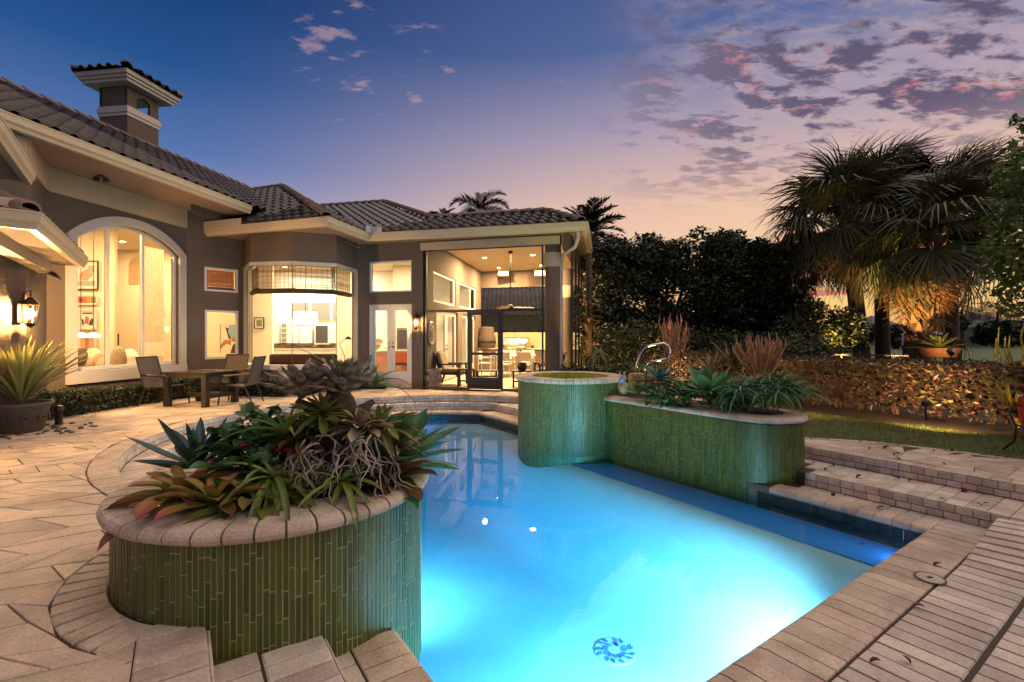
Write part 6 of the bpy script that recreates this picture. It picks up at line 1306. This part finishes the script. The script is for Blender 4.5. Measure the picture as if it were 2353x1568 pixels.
rosette('croton', 'narrow leaved reddish plants at the back right of the long planter', 'plant', AT(1700, 885, 7.4), 'brom_red', 26, .3, .05, 88, 10, .5, .4, 'taper')
# potted strap plant on the far left
t = rosette('potted_plant', 'tall pale green strap leaved plant growing in the large urn', 'plant', PTC + Vector((.0, 0, .38)), 'pot_leaf', 150, 1.18, .05, 98, 50, .5, .45, 'lance', jit=.6, scale0=.7)
# hedges
def hedge(name, label, path, width, h, n, size, mat, stems=0, zlo=.0, aspect=.5, cat='hedge', core=.55, stem_mat='bark_pale', top_wave=.06):
    t = thing(name, label, cat, (path[0][0], path[0][1], 0)); ps, st_ = resample(path, .05); idx = RNG.integers(0, len(ps), n); P0 = np.array([ps[i][0][:2] for i in idx]); T0 = np.array([ps[i][1][:2] for i in idx]); N0 = np.stack([-T0[:, 1], T0[:, 0]], 1)
    face = RNG.random(n); a = np.where(face < .4, RNG.uniform(-.5, .5, n), np.where(face < .8, -.5 + np.abs(RNG.normal(0, .10, n)), .5 - np.abs(RNG.normal(0, .10, n)))); zz = np.where(face < .4, 1 - np.abs(RNG.normal(0, .07, n)), zlo + (1 - zlo) * RNG.random(n) ** .8)
    wave = 1 + top_wave * np.sin(P0[:, 0] * 3.1 + P0[:, 1] * 2.3) + RNG.normal(0, .03, n); C = np.concatenate([P0 + N0 * (a * width * wave)[:, None], (zz * h * wave)[:, None]], 1); C[:, :2] += T0 * RNG.uniform(-.04, .04, n)[:, None]
    V, Fq = leaf_cloud(C, RNG.uniform(.45, 1.55, n), size, aspect); addmesh('foliage', fastmesh('foliage', V, Fq), mat, t)
    for a_, b_ in zip(path[:-1], path[1:]): MB().bar((a_[0], a_[1], h * (.5 + zlo / 2)), (b_[0], b_[1], h * (.5 + zlo / 2)), width * core, h * (.78 - zlo)).build('dark_core', 'soil', t)  # added dark box inside, keeps the hedge from showing through
    for i in range(stems):
        c_, tn = ps[random.randrange(len(ps))]; nn = Vector((-tn.y, tn.x, 0)); b0 = c_ + nn * random.uniform(-.42, -.1) * width
        for j in range(random.randint(2, 4)): d_ = Vector((random.uniform(-.25, .25), random.uniform(-.25, .25), 0)); MB().tube([b0 + Vector((random.uniform(-.04, .04), random.uniform(-.04, .04), 0)), b0 + d_ * .4 + Vector((0, 0, h * .25)), b0 + d_ + Vector((random.uniform(-.06, .06), 0, h * .6))], [.016, .012, .006], 6).build('stem', stem_mat, t, True)
    return t
def off2(v, d_): return (v[0] + d_[0], v[1] + d_[1])
hp = [G(x, y)[:2] for x, y in ((95, 968), (230, 945), (400, 915))]; hedge('low_hedge', 'low clipped green hedge below the arched window', [(-7.95, 7.75), (-8.05, 8.8), (-7.82, 10.4), (-7.55, 11.7)], .5, .42, 6500, .055, 'leaf_box', core=.7)
hedge('low_hedge', 'low clipped green hedge behind the patio table along the bay', [(-7.25, 12.35), (-6.65, 11.65), (-5.3, 11.42)], .42, .40, 3500, .055, 'leaf_box', core=.7)
scatter_plant('round_shrub', 'small clipped shrub left of the French doors', 'shrub', (-4.15, 12.75, 0), 'leaf_box', [(-4.15, 12.75, .28, .32, .3, .3)], 1800, .055, .5, 5)
hedge('big_hedge', 'broad chest high hedge with bare stems behind the lawn strip', [tuple(PQ(p, 10.6).xy) for p in (-4.5, -1, 2.5, 5, 7.6)], 1.7, 1.0, 38000, .075, 'leaf_hedge', 46, .14, .42, core=.5)
# trees
def tree(name, label, base, blobs, n, size, mat, trunk_r=.14, group=None, shell=.5, cat='tree', limbs=5, aspect=.5, bark='bark'):
    t = thing(name, label, cat, base, group); base = Vector(base); C = blob_points(n, blobs, shell); V, Fq = leaf_cloud(C, RNG.uniform(.6, 1.3, n), size, aspect); addmesh('crown', fastmesh('crown', V, Fq), mat, t)
    m = sum((Vector(b[:3]) for b in blobs), Vector((0, 0, 0))) / len(blobs); MB().tube([base, base.lerp(m, .4) + Vector((.1, 0, 0)), m], [trunk_r, trunk_r * .8, trunk_r * .35], 9).build('trunk', bark, t, True)
    for i in range(limbs): e = Vector(blobs[i % len(blobs)][:3]) + Vector((random.uniform(-.3, .3),) * 3); s = base.lerp(m, random.uniform(.3, .7)); MB().tube([s, s.lerp(e, .5) + Vector((0, 0, .15)), e], [trunk_r * .5, trunk_r * .35, trunk_r * .1], 6).build('limb', bark, t, True)
    return t
def fblobs(cx, D, top, w, low=.7):
    """a tall bushy crown made of many rounded tufts"""
    z1 = CAMH + (YH - top) / F * D; X = (cx - CX) / F * D; o = []
    for i in range(28): a = random.uniform(0, 6.28); r = w * math.sqrt(random.random()); z = random.uniform(low, z1 - .35); s = random.uniform(.45, .75); o.append((X + r * math.cos(a), D + r * .7 * math.sin(a), z, s, s * .9, s * .8))
    for i in range(8): o.append((X + random.uniform(-w, w), D + random.uniform(-.5, .5), random.uniform(.7, 2.3), .7, .6, .6))
    for i in range(7): o.append((X + random.uniform(-w, w) * .8, D + random.uniform(-.6, .3), z1 - random.uniform(.3, .75), .42, .42, .36))
    return o
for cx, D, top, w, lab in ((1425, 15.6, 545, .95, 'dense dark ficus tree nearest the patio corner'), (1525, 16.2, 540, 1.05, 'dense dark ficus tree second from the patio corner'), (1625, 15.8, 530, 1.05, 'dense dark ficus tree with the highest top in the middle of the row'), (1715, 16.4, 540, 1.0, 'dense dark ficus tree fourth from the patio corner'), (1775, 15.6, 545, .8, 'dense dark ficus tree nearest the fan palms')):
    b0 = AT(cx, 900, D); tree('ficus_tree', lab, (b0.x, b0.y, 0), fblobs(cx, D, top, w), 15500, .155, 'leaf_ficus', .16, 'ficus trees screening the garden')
scatter_plant('undergrowth_shrub', 'dim olive shrub at the foot of the ficus trees by the screen', 'shrub', AT(1430, 860, 13.5), 'leaf_shrub', [tuple(AT(x, y, 13.6)) + (.8, .5, .7) for x, y in ((1400, 800), (1470, 790))], 3500, .11, .5, 8)
scatter_plant('undergrowth_shrub', 'dim olive shrub at the foot of the middle ficus trees', 'shrub', AT(1600, 860, 13), 'leaf_shrub', [tuple(AT(x, y, 13.2)) + (.9, .5, .6) for x, y in ((1560, 800), (1650, 805))], 3500, .11, .5, 8)
scatter_plant('undergrowth_shrub', 'dim olive shrub at the foot of the ficus trees by the cactus', 'shrub', AT(1740, 860, 12.6), 'leaf_shrub', [tuple(AT(x, y, 12.8)) + (.8, .5, .55) for x, y in ((1720, 810), (1790, 800))], 3000, .11, .5, 8)
scatter_plant('tall_shrub', 'tall loose shrub with ragged top between ficus and fan palms', 'shrub', AT(1880, 850, 13.2), 'leaf_shrub', [tuple(AT(x, y, 13.4)) + (rx, .6, rz) for x, y, rx, rz in ((1840, 775, .65, .55), (1890, 770, .7, .5), (1940, 775, .6, .6), (1868, 715, .28, .32), (1935, 735, .4, .35), (1820, 760, .35, .5))], 8500, .11, .5, 14)
tree('broadleaf_tree', 'leafy green tree reaching in at the right edge of the picture', (8.6, 6.4, 0), [tuple(AT(x, y, d)) + (r, r, r * 1.05) for x, y, d, r in ((2375, 330, 6.6, .30), (2350, 400, 6.4, .32), (2380, 470, 6.5, .5), (2350, 540, 6.4, .42), (2330, 590, 6.3, .34), (2360, 630, 6.4, .45), (2340, 680, 6.5, .32), (2400, 560, 6.8, .7), (2420, 400, 6.8, .6), (2352, 278, 6.6, .16), (2345, 455, 6.5, .25))], 3600, .115, 'leaf_near_tree', .12, limbs=9)
# palms
def tuft_mesh(name, pet, L, n=36, spread=118, seed=0, droop=.6):
    """fan leaf: stalk along +x, then narrow segments spread like a hand"""
    r = random.Random(seed); V = []; Fq = []
    def quadstrip(pts, ws, side):
        b = len(V)
        for p, w in zip(pts, ws): V.append(tuple(p - side * w)); V.append(tuple(p + side * w))
        for i in range(len(pts) - 1): Fq.append((b + 2 * i, b + 2 * i + 1, b + 2 * i + 3, b + 2 * i + 2))
    quadstrip([Vector((0, 0, 0)), Vector((pet * .5, 0, .03)), Vector((pet, 0, 0))], [.022, .018, .014], Vector((0, 1, 0)))
    for i in range(n):
        a = R(-spread + 2 * spread * i / (n - 1)) + r.uniform(-.03, .03); l = L * (1 - .35 * (abs(a) / R(spread)) ** 2) * r.uniform(.85, 1.08); d = Vector((math.cos(a), math.sin(a), .12 * math.cos(a * 1.5))); s = Vector((-math.sin(a), math.cos(a), .25)).normalized(); pts = []; dz = 0
        for j in range(5): tt = j / 4; pts.append(Vector((pet, 0, 0)) + d * l * tt - Vector((0, 0, 1)) * droop * l * tt ** 2.6 * r.uniform(.7, 1.3))
        quadstrip(pts, [.014, .032, .029, .017, .004], s)
    return fastmesh(name, V, Fq)
def fan_palm(label, base, top, n, pet, L, trunk_r, dead=14, seed=0, booted=False, group='fan palms behind the hedge', lean=(0, 0), low=-52, name='fan_palm', n_seg=36):
    t = thing(name, label, 'palm', base, group); base = Vector(base); top = Vector(top); mid = base.lerp(top, .5) + Vector((lean[0], lean[1], 0))
    MB().tube([base, base.lerp(mid, .5), mid, mid.lerp(top, .5), top], [trunk_r * 1.15, trunk_r, trunk_r * .95, trunk_r * (1.25 if booted else 1), trunk_r * .9], 14).build('trunk', 'bark', t, True)
    if booted:
        bm_ = blade_mesh('boot', .34, .15, .25, -.5, 'taper', 4); bm_.materials.append(MAT['boot'])
        for i in range(150):
            f = random.random() ** .75; p = base.lerp(mid, f * 2) if f < .5 else mid.lerp(top, f * 2 - 1); a = i * 2.4; rr = trunk_r * (1 + .25 * f); inst('boot', bm_, Matrix.Translation(p + Vector((rr * .85 * math.cos(a), rr * .85 * math.sin(a), 0))) @ Matrix.Rotation(a, 4, 'Z') @ Matrix.Rotation(R(-58 + random.uniform(-12, 12)), 4, 'Y') @ Matrix.Scale(random.uniform(.7, 1.1), 4), t)
    ms = [tuft_mesh('fan_leaf', pet * random.uniform(.85, 1.1), L * random.uniform(.9, 1.1), n_seg, 118, seed * 10 + i) for i in range(3)]; [m.materials.append(MAT['frond_green']) for m in ms]
    dm = [tuft_mesh('dead_fan_leaf', pet * .9, L * .95, n_seg, 95, seed * 10 + 5 + i, 1.1) for i in range(2)]; [m.materials.append(MAT['frond_dead']) for m in dm]
    for i in range(n):
        u = i / (n - 1); e = R(86 + (low - 86) * u ** .8 + random.uniform(-8, 8)); inst('frond', ms[i % 3], Matrix.Translation(top + Vector((0, 0, random.uniform(-.2, .15)))) @ Matrix.Rotation(i * 2.39996 + random.uniform(-.3, .3), 4, 'Z') @ Matrix.Rotation(-e, 4, 'Y') @ Matrix.Rotation(random.uniform(-.5, .5), 4, 'X') @ Matrix.Scale(random.uniform(.88, 1.1), 4), t)
    for i in range(dead): e = R(random.uniform(-82, -38)); inst('dead_frond', dm[i % 2], Matrix.Translation(top + Vector((0, 0, random.uniform(-.5, -.1)))) @ Matrix.Rotation(i * 2.4 + random.uniform(-.3, .3), 4, 'Z') @ Matrix.Rotation(-e, 4, 'Y') @ Matrix.Rotation(random.uniform(-.6, .6), 4, 'X') @ Matrix.Scale(random.uniform(.55, .95), 4), t)
g_ = lambda x, D: Vector(((x - CX) / F * D, D, -.03))
fan_palm('left fan palm with slim trunk and brown hanging leaves', g_(1988, 14.2), AT(1945, 495, 14.2), 50, 1.15, 1.3, .21, 18, 1)
fan_palm('middle fan palm with straight dark trunk', g_(2030, 15.6), AT(2020, 455, 15.6), 40, 1.05, 1.2, .20, 12, 2)
fan_palm('right fan palm with thick trunk clad in old leaf bases', g_(2098, 12.6), AT(2135, 540, 12.6), 48, 1.05, 1.2, .30, 22, 3, True, lean=(.0, 0))
fan_palm('tall fan palm whose crown shows between the others', g_(2190, 14.6), AT(2175, 475, 14.6), 46, 1.1, 1.25, .2, 16, 5)
fan_palm('low dark fan palm behind the ficus trees', g_(1775, 17.4), AT(1808, 640, 17.2), 30, .7, .75, .2, 8, 4, low=-50)
def pinnate_mesh(name, L, leaflet, n=34, bend=1.5, seed=0, vshape=.5):
    r = random.Random(seed); V = []; Fq = []; x = z = 0; a = 0; ds = L / n; prev = None
    for i in range(n + 1):
        t = i / n; p = Vector((x, 0, z)); tx = Vector((math.cos(a), 0, -math.sin(a))); up = Vector((math.sin(a), 0, math.cos(a)))
        b = len(V); V += [tuple(p + Vector((0, -.02, 0))), tuple(p + Vector((0, .02, 0)))]
        if prev is not None: Fq.append((prev, prev + 1, b + 1, b))
        prev = b
        if t > .12:
            l = leaflet * (math.sin(PI * min(.97, t * .9 + .1)) ** .6) * r.uniform(.85, 1.1)
            for s in (-1, 1):
                d = (tx * .55 + Vector((0, s, 0)) * .8 + up * vshape * r.uniform(.4, 1.2)).normalized(); e1 = p + d * l * .55; e2 = p + d * l - Vector((0, 0, .22 * l)); c = len(V); V += [tuple(p - tx * .02), tuple(p + tx * .02), tuple(e1 - tx * .045), tuple(e1 + tx * .045), tuple(e2 - tx * .003), tuple(e2 + tx * .003)]; Fq += [(c, c + 1, c + 3, c + 2), (c + 2, c + 3, c + 5, c + 4)]
        x += ds * math.cos(a); z -= ds * math.sin(a); a += bend / n
    return fastmesh(name, V, Fq)
def feather_palm(label, base, top, n, L, leaflet, tr, seed, e1=-40, mat='frond_far', bend=1.4, group='palms rising behind the roof', nn=34, name='feather_palm'):
    t = thing(name, label, 'palm', base, group); base = Vector(base); top = Vector(top); MB().tube([base, base.lerp(top, .5), top], [tr * 1.2, tr, tr * .8], 10).build('trunk', 'bark', t, True)
    ms = [pinnate_mesh('feather_leaf', L * random.uniform(.9, 1.1), leaflet, nn, bend * random.uniform(.7, 1.3), seed * 7 + i) for i in range(3)]; [m.materials.append(MAT[mat]) for m in ms]
    for i in range(n): u = i / (n - 1); e = R(85 + (e1 - 85) * u); inst('frond', ms[i % 3], Matrix.Translation(top) @ Matrix.Rotation(i * 2.4 + random.uniform(-.3, .3), 4, 'Z') @ Matrix.Rotation(-e, 4, 'Y') @ Matrix.Rotation(random.uniform(-.4, .4), 4, 'X') @ Matrix.Scale(random.uniform(.85, 1.1), 4), t)
feather_palm('date palm with arching fronds beyond the patio corner', g_(1358, 24), AT(1352, 540, 24), 40, 2.1, .5, .28, 1, -50, bend=1.0)
feather_palm('ragged palm crown rising over the roof ridge', g_(1105, 34), AT(1105, 490, 34), 20, 2.4, .75, .2, 2, -30, bend=1.6)
feather_palm('small palm tip just showing over the roof left of the ragged one', g_(1022, 40), AT(1022, 512, 40), 14, 1.6, .5, .16, 3, 0)
t = rosette('vine_trunk', 'leafy climber lit orange on the palm trunk by the patio screen', 'climber', AT(1352, 845, 12.6), 'boot', 1, .2, .05)
for i in range(60): z = random.uniform(.3, 3.2); a = random.uniform(0, 6.28); o = blade_mesh('leaf_blade', .3, .08, .6, .3, 'lance', 5) if i < 3 else o; (o.materials.append(MAT['boot']) if i < 3 else None); v = g_(1353, 12.6); inst('leaf', o, Matrix.Translation((v.x + .1 * math.cos(a), v.y + .1 * math.sin(a), z)) @ Matrix.Rotation(a, 4, 'Z') @ Matrix.Rotation(R(random.uniform(-70, 20)), 4, 'Y') @ Matrix.Scale(random.uniform(.6, 1.2), 4), t)
v = g_(1353, 12.6); MB().tube([v, v + Vector((0, 0, 3.6))], [.09, .07], 8).build('stem', 'bark', t, True)

# ---------------------------------------------------------------- pots at the hedge and on the right
pc = AT(2158, 822, 9.6); t = thing('terracotta_pot', 'ribbed terracotta pot standing on the hedge line below the fan palms', 'pot', (pc.x, pc.y, pc.z)); MB().lathe([(0, 0), (.24, 0), (.27, .02), (.26, .05), (.29, .07), (.28, .10), (.31, .12), (.31, .16), (.0, .15)], pc, 24).build('body', 'terracotta', t, True); MB().lathe([(.31, .15), (.33, .16), (.33, .19), (.30, .19)], pc, 24).build('rim', 'terracotta', t)
rosette('agave', 'yellow green agave in the ribbed pot on the hedge line', 'agave', pc + Vector((0, 0, .16)), 'potted_yellow', 24, .50, .11, 86, 10, .35, .35, 'lance')
rosette('air_plant', 'tangled dry epiphyte hanging beside the ribbed pot', 'plant', pc + Vector((.5, .1, .30)), 'leaf_dry', 40, .48, .03, 80, -60, 1.6, .4, 'taper', jit=.8)
t = thing('hook_stand', 'thin iron shepherd hook with a shaggy hanging plant', 'plant hook', pc + Vector((.18, .3, 0))); v = pc + Vector((.18, .3, 0)); MB().tube([(v.x, v.y, 0), (v.x, v.y, 2.15)] + [(v.x + .07 - .07 * math.cos(a), v.y, 2.15 + .1 * math.sin(a)) for a in [PI * i / 8 for i in range(9)]], .012, 6).build('rod', 'bronze', t, True); MB().lathe([(0, 0), (.1, .02), (.13, .15)], (v.x + .06, v.y, 1.62), 12).build('basket', 'bark', t, True)
rosette('hanging_plant', 'shaggy golden plant hanging from the iron hook', 'plant', Vector((v.x + .06, v.y, 1.72)), 'frond_dead', 60, .5, .022, 85, -70, 2.0, .3, 'taper', jit=.8)
rp = G(2392, 1046); 
t = thing('ceramic_vase', 'glazed red and blue vase held in a scrolled iron stand at the right edge', 'vase', rp); MB().lathe([(.0, .1), (.1, .11), (.14, .2), (.17, .34)], rp, 24).build('lower_body', 'blue_glaze', t, True); MB().lathe([(.17, .34), (.195, .48), (.21, .66), (.22, .70), (.2, .70), (.18, .6)], rp, 24).build('upper_body', 'red_glaze', t, True)
for i in range(4):
    a = i * PI / 2 + .4; d_ = Vector((math.cos(a), math.sin(a), 0)); MB().tube([rp + d_ * .34, rp + d_ * .24 + Vector((0, 0, .12)), rp + d_ * .22 + Vector((0, 0, .3)), rp + d_ * .28 + Vector((0, 0, .45)), rp + d_ * .25 + Vector((0, 0, .56)), rp + d_ * .2 + Vector((0, 0, .5))], .012, 6).build('stand_leg', 'bronze', t, True)
rosette('croton', 'red and yellow croton growing in the glazed vase', 'croton', rp + Vector((0, 0, .62)), 'brom_red', 34, .34, .06, 85, -10, .5, .4, 'lance')
euphorbia('yellow lit cactus arms beside the croton', rp + Vector((-.12, .2, .55)), .42, 12, 'cactus_yellow', .3, 'cactus')
cx_ = AT(2368, 880, 7.3); euphorbia('tall yellow lit candelabra cactus at the right edge', (cx_.x, cx_.y, .0), 1.7, 20, 'cactus_yellow', .42, 'cactus')
t = thing('low_fence', 'low brown rail fence beyond the big hedge', 'fence', AT(2000, 830, 13))
a, b = Vector((6.6, 13.4, 0)), Vector((9.6, 11.7, 0))
for i in range(24): p = a.lerp(b, i / 23); MB().bar((p.x, p.y, 0), (p.x, p.y, .92), .03, .03).build('post', 'fence_paint', t)
MB().bar((a.x, a.y, .94), (b.x, b.y, .94), .06, .04).build('top_rail', 'fence_paint', t); MB().bar((a.x, a.y, .2), (b.x, b.y, .2), .04, .04).build('bottom_rail', 'fence_paint', t)
# leaves lying on the paving
lm = [blade_mesh('dry_leaf', .085, .05, random.uniform(.5, 1.7), .5, 'oval', 5) for _ in range(4)]; [m.materials.append(MAT['leaf_dry']) for m in lm]
spots = []
for i in range(46):
    q = random.uniform(5.7, 8.2); p = random.uniform(.2, 2.9) - max(0, q - 7) * .3; spots.append((p, q))
for i in range(5): spots.append((random.uniform(.3, 1.2), random.uniform(2.8, 5.2)))
for i, (p, q) in enumerate(spots):
    v = PQ(p, q)
    if not free(v) or (q < 5.8 and p > 1.42): continue
    z = .0 if q > 6.7 else (max(Z1, ramp(v)) if q > 6.02 else ramp(v)); o = inst('fallen_leaf', lm[i % 4], Matrix.Translation((v.x, v.y, z + .025)) @ Matrix.Rotation(random.uniform(0, 6.28), 4, 'Z') @ Matrix.Rotation(random.uniform(-.3, .3), 4, 'X') @ Matrix.Scale(random.uniform(.55, 1.15), 4)); tag(o, 'curled dry brown leaf fallen on the paving by the right pool steps', 'leaf', 'dry leaves on the paving')
for i in range(12):
    v = PQ(random.uniform(1.7, 4.6), random.uniform(5.05, 5.5), ZW + .004); 
    if in_long(v): continue
    o = inst('floating_leaf', lm[i % 4], Matrix.Translation(v) @ Matrix.Rotation(random.uniform(0, 6.28), 4, 'Z') @ Matrix.Scale(random.uniform(.35, .7), 4)); tag(o, 'small dark leaf floating on the pool along the raised planter', 'leaf', 'leaves floating on the pool')
# skimmer lid in the paving
v = G(2137, 1332, ramp(G(2137, 1332, -.3))) + Vector((0, 0, .008)); t = thing('skimmer_lid', 'round pale skimmer lid let into the front paving', 'lid', v); MB().lathe([(0, .006), (.075, .006), (.08, .002)], v, 26).build('disc', 'step_brick', t); MB().lathe([(.081, .004), (.092, .005), (.092, .0)], v, 26).build('ring', 'mortar', t); MB().box(v + Vector((.0, .0, .008)), (.03, .02, .006)).build('latch', 'black_metal', t)

# ---------------------------------------------------------------- garden spotlights
def spotlight(loc, aim, power, ang, label, col=(1, .60, .20)):
    t = thing('garden_spotlight', label, 'spotlight', loc, 'garden spotlights'); d_ = (Vector(aim) - Vector(loc)).normalized(); M = Matrix.Translation(loc) @ d_.to_track_quat('Z', 'Y').to_matrix().to_4x4()
    part(MB().lathe([(0, -.12), (.045, -.11), (.05, 0), (.055, .02), (.045, .02)], (0, 0, 0), 14), 'housing', 'bronze', t, M); part(MB().lathe([(0, .008), (.045, .01)], (0, 0, 0), 14), 'lens', 'lamp_warm', t, M); MB().tube([Vector(loc) - d_ * .1, (loc[0], loc[1], loc[2] - .25)], .012, 6).build('stake', 'bronze', t)
    light('bulb', 'SPOT', Vector(loc) + d_ * .05, power, col, t, .04, Vector(aim), ang, .7)
spotlight(g_(2060, 11.2) + Vector((0, 0, .55)), AT(2090, 560, 13.6), 1400, 52, 'spotlight behind the hedge aimed up at the fan palms')
spotlight(g_(1930, 12.2) + Vector((0, 0, .5)), AT(1945, 560, 14.4), 900, 55, 'spotlight behind the hedge aimed at the left fan palm')
spotlight(PQ(2.4, 9.0, .45), PQ(2.6, 10.6, .5), 200, 120, 'spotlight on a stake lighting the middle of the hedge', (1, .58, .26))
spotlight(PQ(4.8, 8.3, .5), PQ(4.6, 10.4, .6), 190, 125, 'spotlight on a stake lighting the left part of the hedge', (1, .58, .22))
spotlight(PQ(5.2, 7.2, .55), PQ(5.9, 7.9, .9), 110, 110, 'spotlight behind the long planter lighting the pale cactus', (1, .60, .24))
spotlight(g_(1360, 11.6) + Vector((0, 0, .35)), AT(1352, 700, 12.6), 160, 70, 'spotlight at the foot of the climber by the screen')
spotlight(g_(1520, 11.2) + Vector((0, 0, .4)), AT(1530, 740, 13.5), 170, 110, 'spotlight lighting the undergrowth below the ficus trees', (1, .62, .22))
spotlight(Vector((pc.x - .5, pc.y - .8, 1.15)), pc + Vector((.1, 0, .5)), 28, 90, 'spotlight lighting the ribbed pot on the hedge line', (1, .66, .2))
spotlight(rp + Vector((-.3, -.9, .25)), rp + Vector((.1, .3, .9)), 18, 80, 'spotlight in the grass below the glazed vase', (1, .62, .22))
# ---------------------------------------------------------------- far side of the fairway
def far_house(label, x0, x1, y0, y1, D, lit=True):
    a, b = AT(x0, y1, D), AT(x1, y0, D); w = b.x - a.x; h = b.z - a.z; c = Vector(((a.x + b.x) / 2, D, 0)); t = thing('far_house', label, 'house', c); z0 = -.03; hh = b.z - z0
    MB().box((c.x, D + 4, z0 + hh / 2), (w, 8, hh)).build('wall', 'far_wall', t); o = .7; q = [(c.x - w / 2 - o, D - o), (c.x + w / 2 + o, D - o), (c.x + w / 2 + o, D + 8 + o), (c.x - w / 2 - o, D + 8 + o)]; ap = Vector((c.x, D + 4, z0 + hh + 2.2)); m = MB()
    for i in range(4): m.face((*q[i], z0 + hh), (*q[(i + 1) % 4], z0 + hh), ap)
    m.build('roof', 'far_roof', t); MB().prism(q, z0 + hh - .12, z0 + hh - .01).build('fascia', 'far_wall', t)
    n = max(2, int(w / 1.6))
    for i in range(n):
        x = c.x - w / 2 + w * (i + .5) / n; f = MB().box((x, D - .02, z0 + hh * .45), (w / n * .7, .08, hh * .72)).build('window', 'white_frame', t); MB().box((x, D - .06, z0 + hh * .45), (w / n * .58, .04, hh * .64)).build('pane', 'far_window' if lit else 'dark_window', f)
far_house('distant house with glowing windows across the lawn at the right', 2248, 2350, 752, 793, 62); far_house('distant dim house between the palm trunks', 2010, 2090, 758, 793, 70, False)
tv = Vector(AT(2121, 790, 48)); t = thing('garden_tent', 'pale pavilion tent across the lawn', 'tent', (tv.x, tv.y, 0)); w = 1.15
for a in (-1, 1):
    for b in (-1, 1): MB().bar((tv.x + a * w, 48 + b * w, 0), (tv.x + a * w, 48 + b * w, 1.5), .06, .06).build('post', 'canvas_cloth', t)
MB().box((tv.x, 48 + w, .75), (2 * w, .03, 1.5)).box((tv.x - w, 48, .75), (.03, 2 * w, 1.5)).build('side_cloth', 'canvas_cloth', t); m = MB(); q = [(tv.x - w - .1, 48 - w - .1), (tv.x + w + .1, 48 - w - .1), (tv.x + w + .1, 48 + w + .1), (tv.x - w - .1, 48 + w + .1)]
for i in range(4): m.face((*q[i], 1.5), (*q[(i + 1) % 4], 1.5), (tv.x, 48, 2.15))
m.build('roof_cloth', 'canvas_cloth', t)
for i, (x, D, top, w, lab) in enumerate(((2195, 58, 725, 2.2, 'distant round tree left of the lit house'), (2285, 56, 735, 1.8, 'distant round tree hiding part of the lit house'), (2345, 60, 735, 2.4, 'distant round tree right of the lit house'), (2235, 66, 740, 2.5, 'distant round tree behind the lit house'), (2060, 52, 750, 2.2, 'distant dark tree seen beside the booted trunk'), (1975, 60, 752, 2.4, 'distant dark tree seen left of the slim trunk'), (1900, 58, 748, 2.5, 'distant dark tree behind the ragged shrub'), (2150, 70, 748, 2.6, 'distant dark tree behind the tent'))):
    b0 = g_(x, D); zt = CAMH + (YH - top) / F * D; tree('far_tree', lab, b0, [(b0.x + random.uniform(-w, w) * .6, D + random.uniform(-1, 1), random.uniform(.8, zt - .6), w * .5, w * .5, w * .42) for _ in range(7)] + [(b0.x, D, zt - .8, w * .5, w * .5, .8)], 2600, .5, 'leaf_ficus', .15, 'trees across the fairway', limbs=2)
for i, (x, y, D, lab) in enumerate(((2210, 712, 58, 'distant palm with drooping crown left of the lit house'), (2250, 722, 64, 'distant palm just behind the lit house roof'), (2292, 716, 58, 'distant palm with spreading crown over the lit house'), (2330, 735, 66, 'distant palm at the far right edge'), (2165, 728, 70, 'distant palm behind the pavilion tent'))): feather_palm(lab, g_(x, D), AT(x, y, D), 16, 2.0, .8, .16, 10 + i, -25, bend=1.6, group='palms across the fairway', nn=14)
# neighbour behind the patio
nb = Vector((1.2, 30, 0)); t = thing('neighbour_house', 'neighbouring house with dark tiled roof seen through the patio screen', 'house', nb); MB().box((nb.x + .5, 33, 1.3), (12, 6, 2.6)).build('wall', 'far_wall', t); m = MB(); q = [(nb.x - 6.2, 29.4), (nb.x + 7.2, 29.4), (nb.x + 7.2, 36.6), (nb.x - 6.2, 36.6)]
r0, r1 = Vector((nb.x - 3, 33, 4.7)), Vector((nb.x + 1.5, 33, 4.7)); m.face((*q[0], 2.6), (*q[1], 2.6), r1, r0).face((*q[1], 2.6), (*q[2], 2.6), r1).face((*q[2], 2.6), (*q[3], 2.6), r0, r1).face((*q[3], 2.6), (*q[0], 2.6), r0); m.build('roof', 'far_roof', t)
ex, ey = Vector((1, 0, 0)), Vector((0, 3.6, 2.1)).normalized(); nz = ex.cross(ey); it = []
for j in range(13):
    for i in range(46):
        x, y = nb.x - 6 + i * .28, j * .345
        if x > nb.x - 6.2 + y * .7 and x < nb.x + 7.2 - y * 1.25: it.append((TILE, frame(ex, ey, nz, Vector((x, 29.4, 2.62)) + ey * y)))
tm2 = TILE.copy(); tm2.materials.clear(); pieces(t, 'roof_tile', [(tm2, M) for _, M in it], 'far_roof')
tree('hedge_tree', 'bushy tree between the patio and the neighbouring house', (2.0, 24.5, 0), [(x, 24.5, z, 1.0, .8, .8) for x, z in ((0, .9), (1.6, 1.2), (3, 1.3), (4.2, 1.5), (2.4, 2.1))], 5000, .2, 'leaf_shrub', .1)
tree('dark_tree', 'dark tree over the neighbouring roof seen through the patio', (4.6, 27.5, 0), [(4.2, 27.5, 4.2, 1.6, 1, 1.2), (2.6, 28, 5.4, 1.2, 1, .8), (5.8, 27.5, 3.6, 1.4, 1, 1.2)], 4000, .22, 'leaf_ficus', .15)
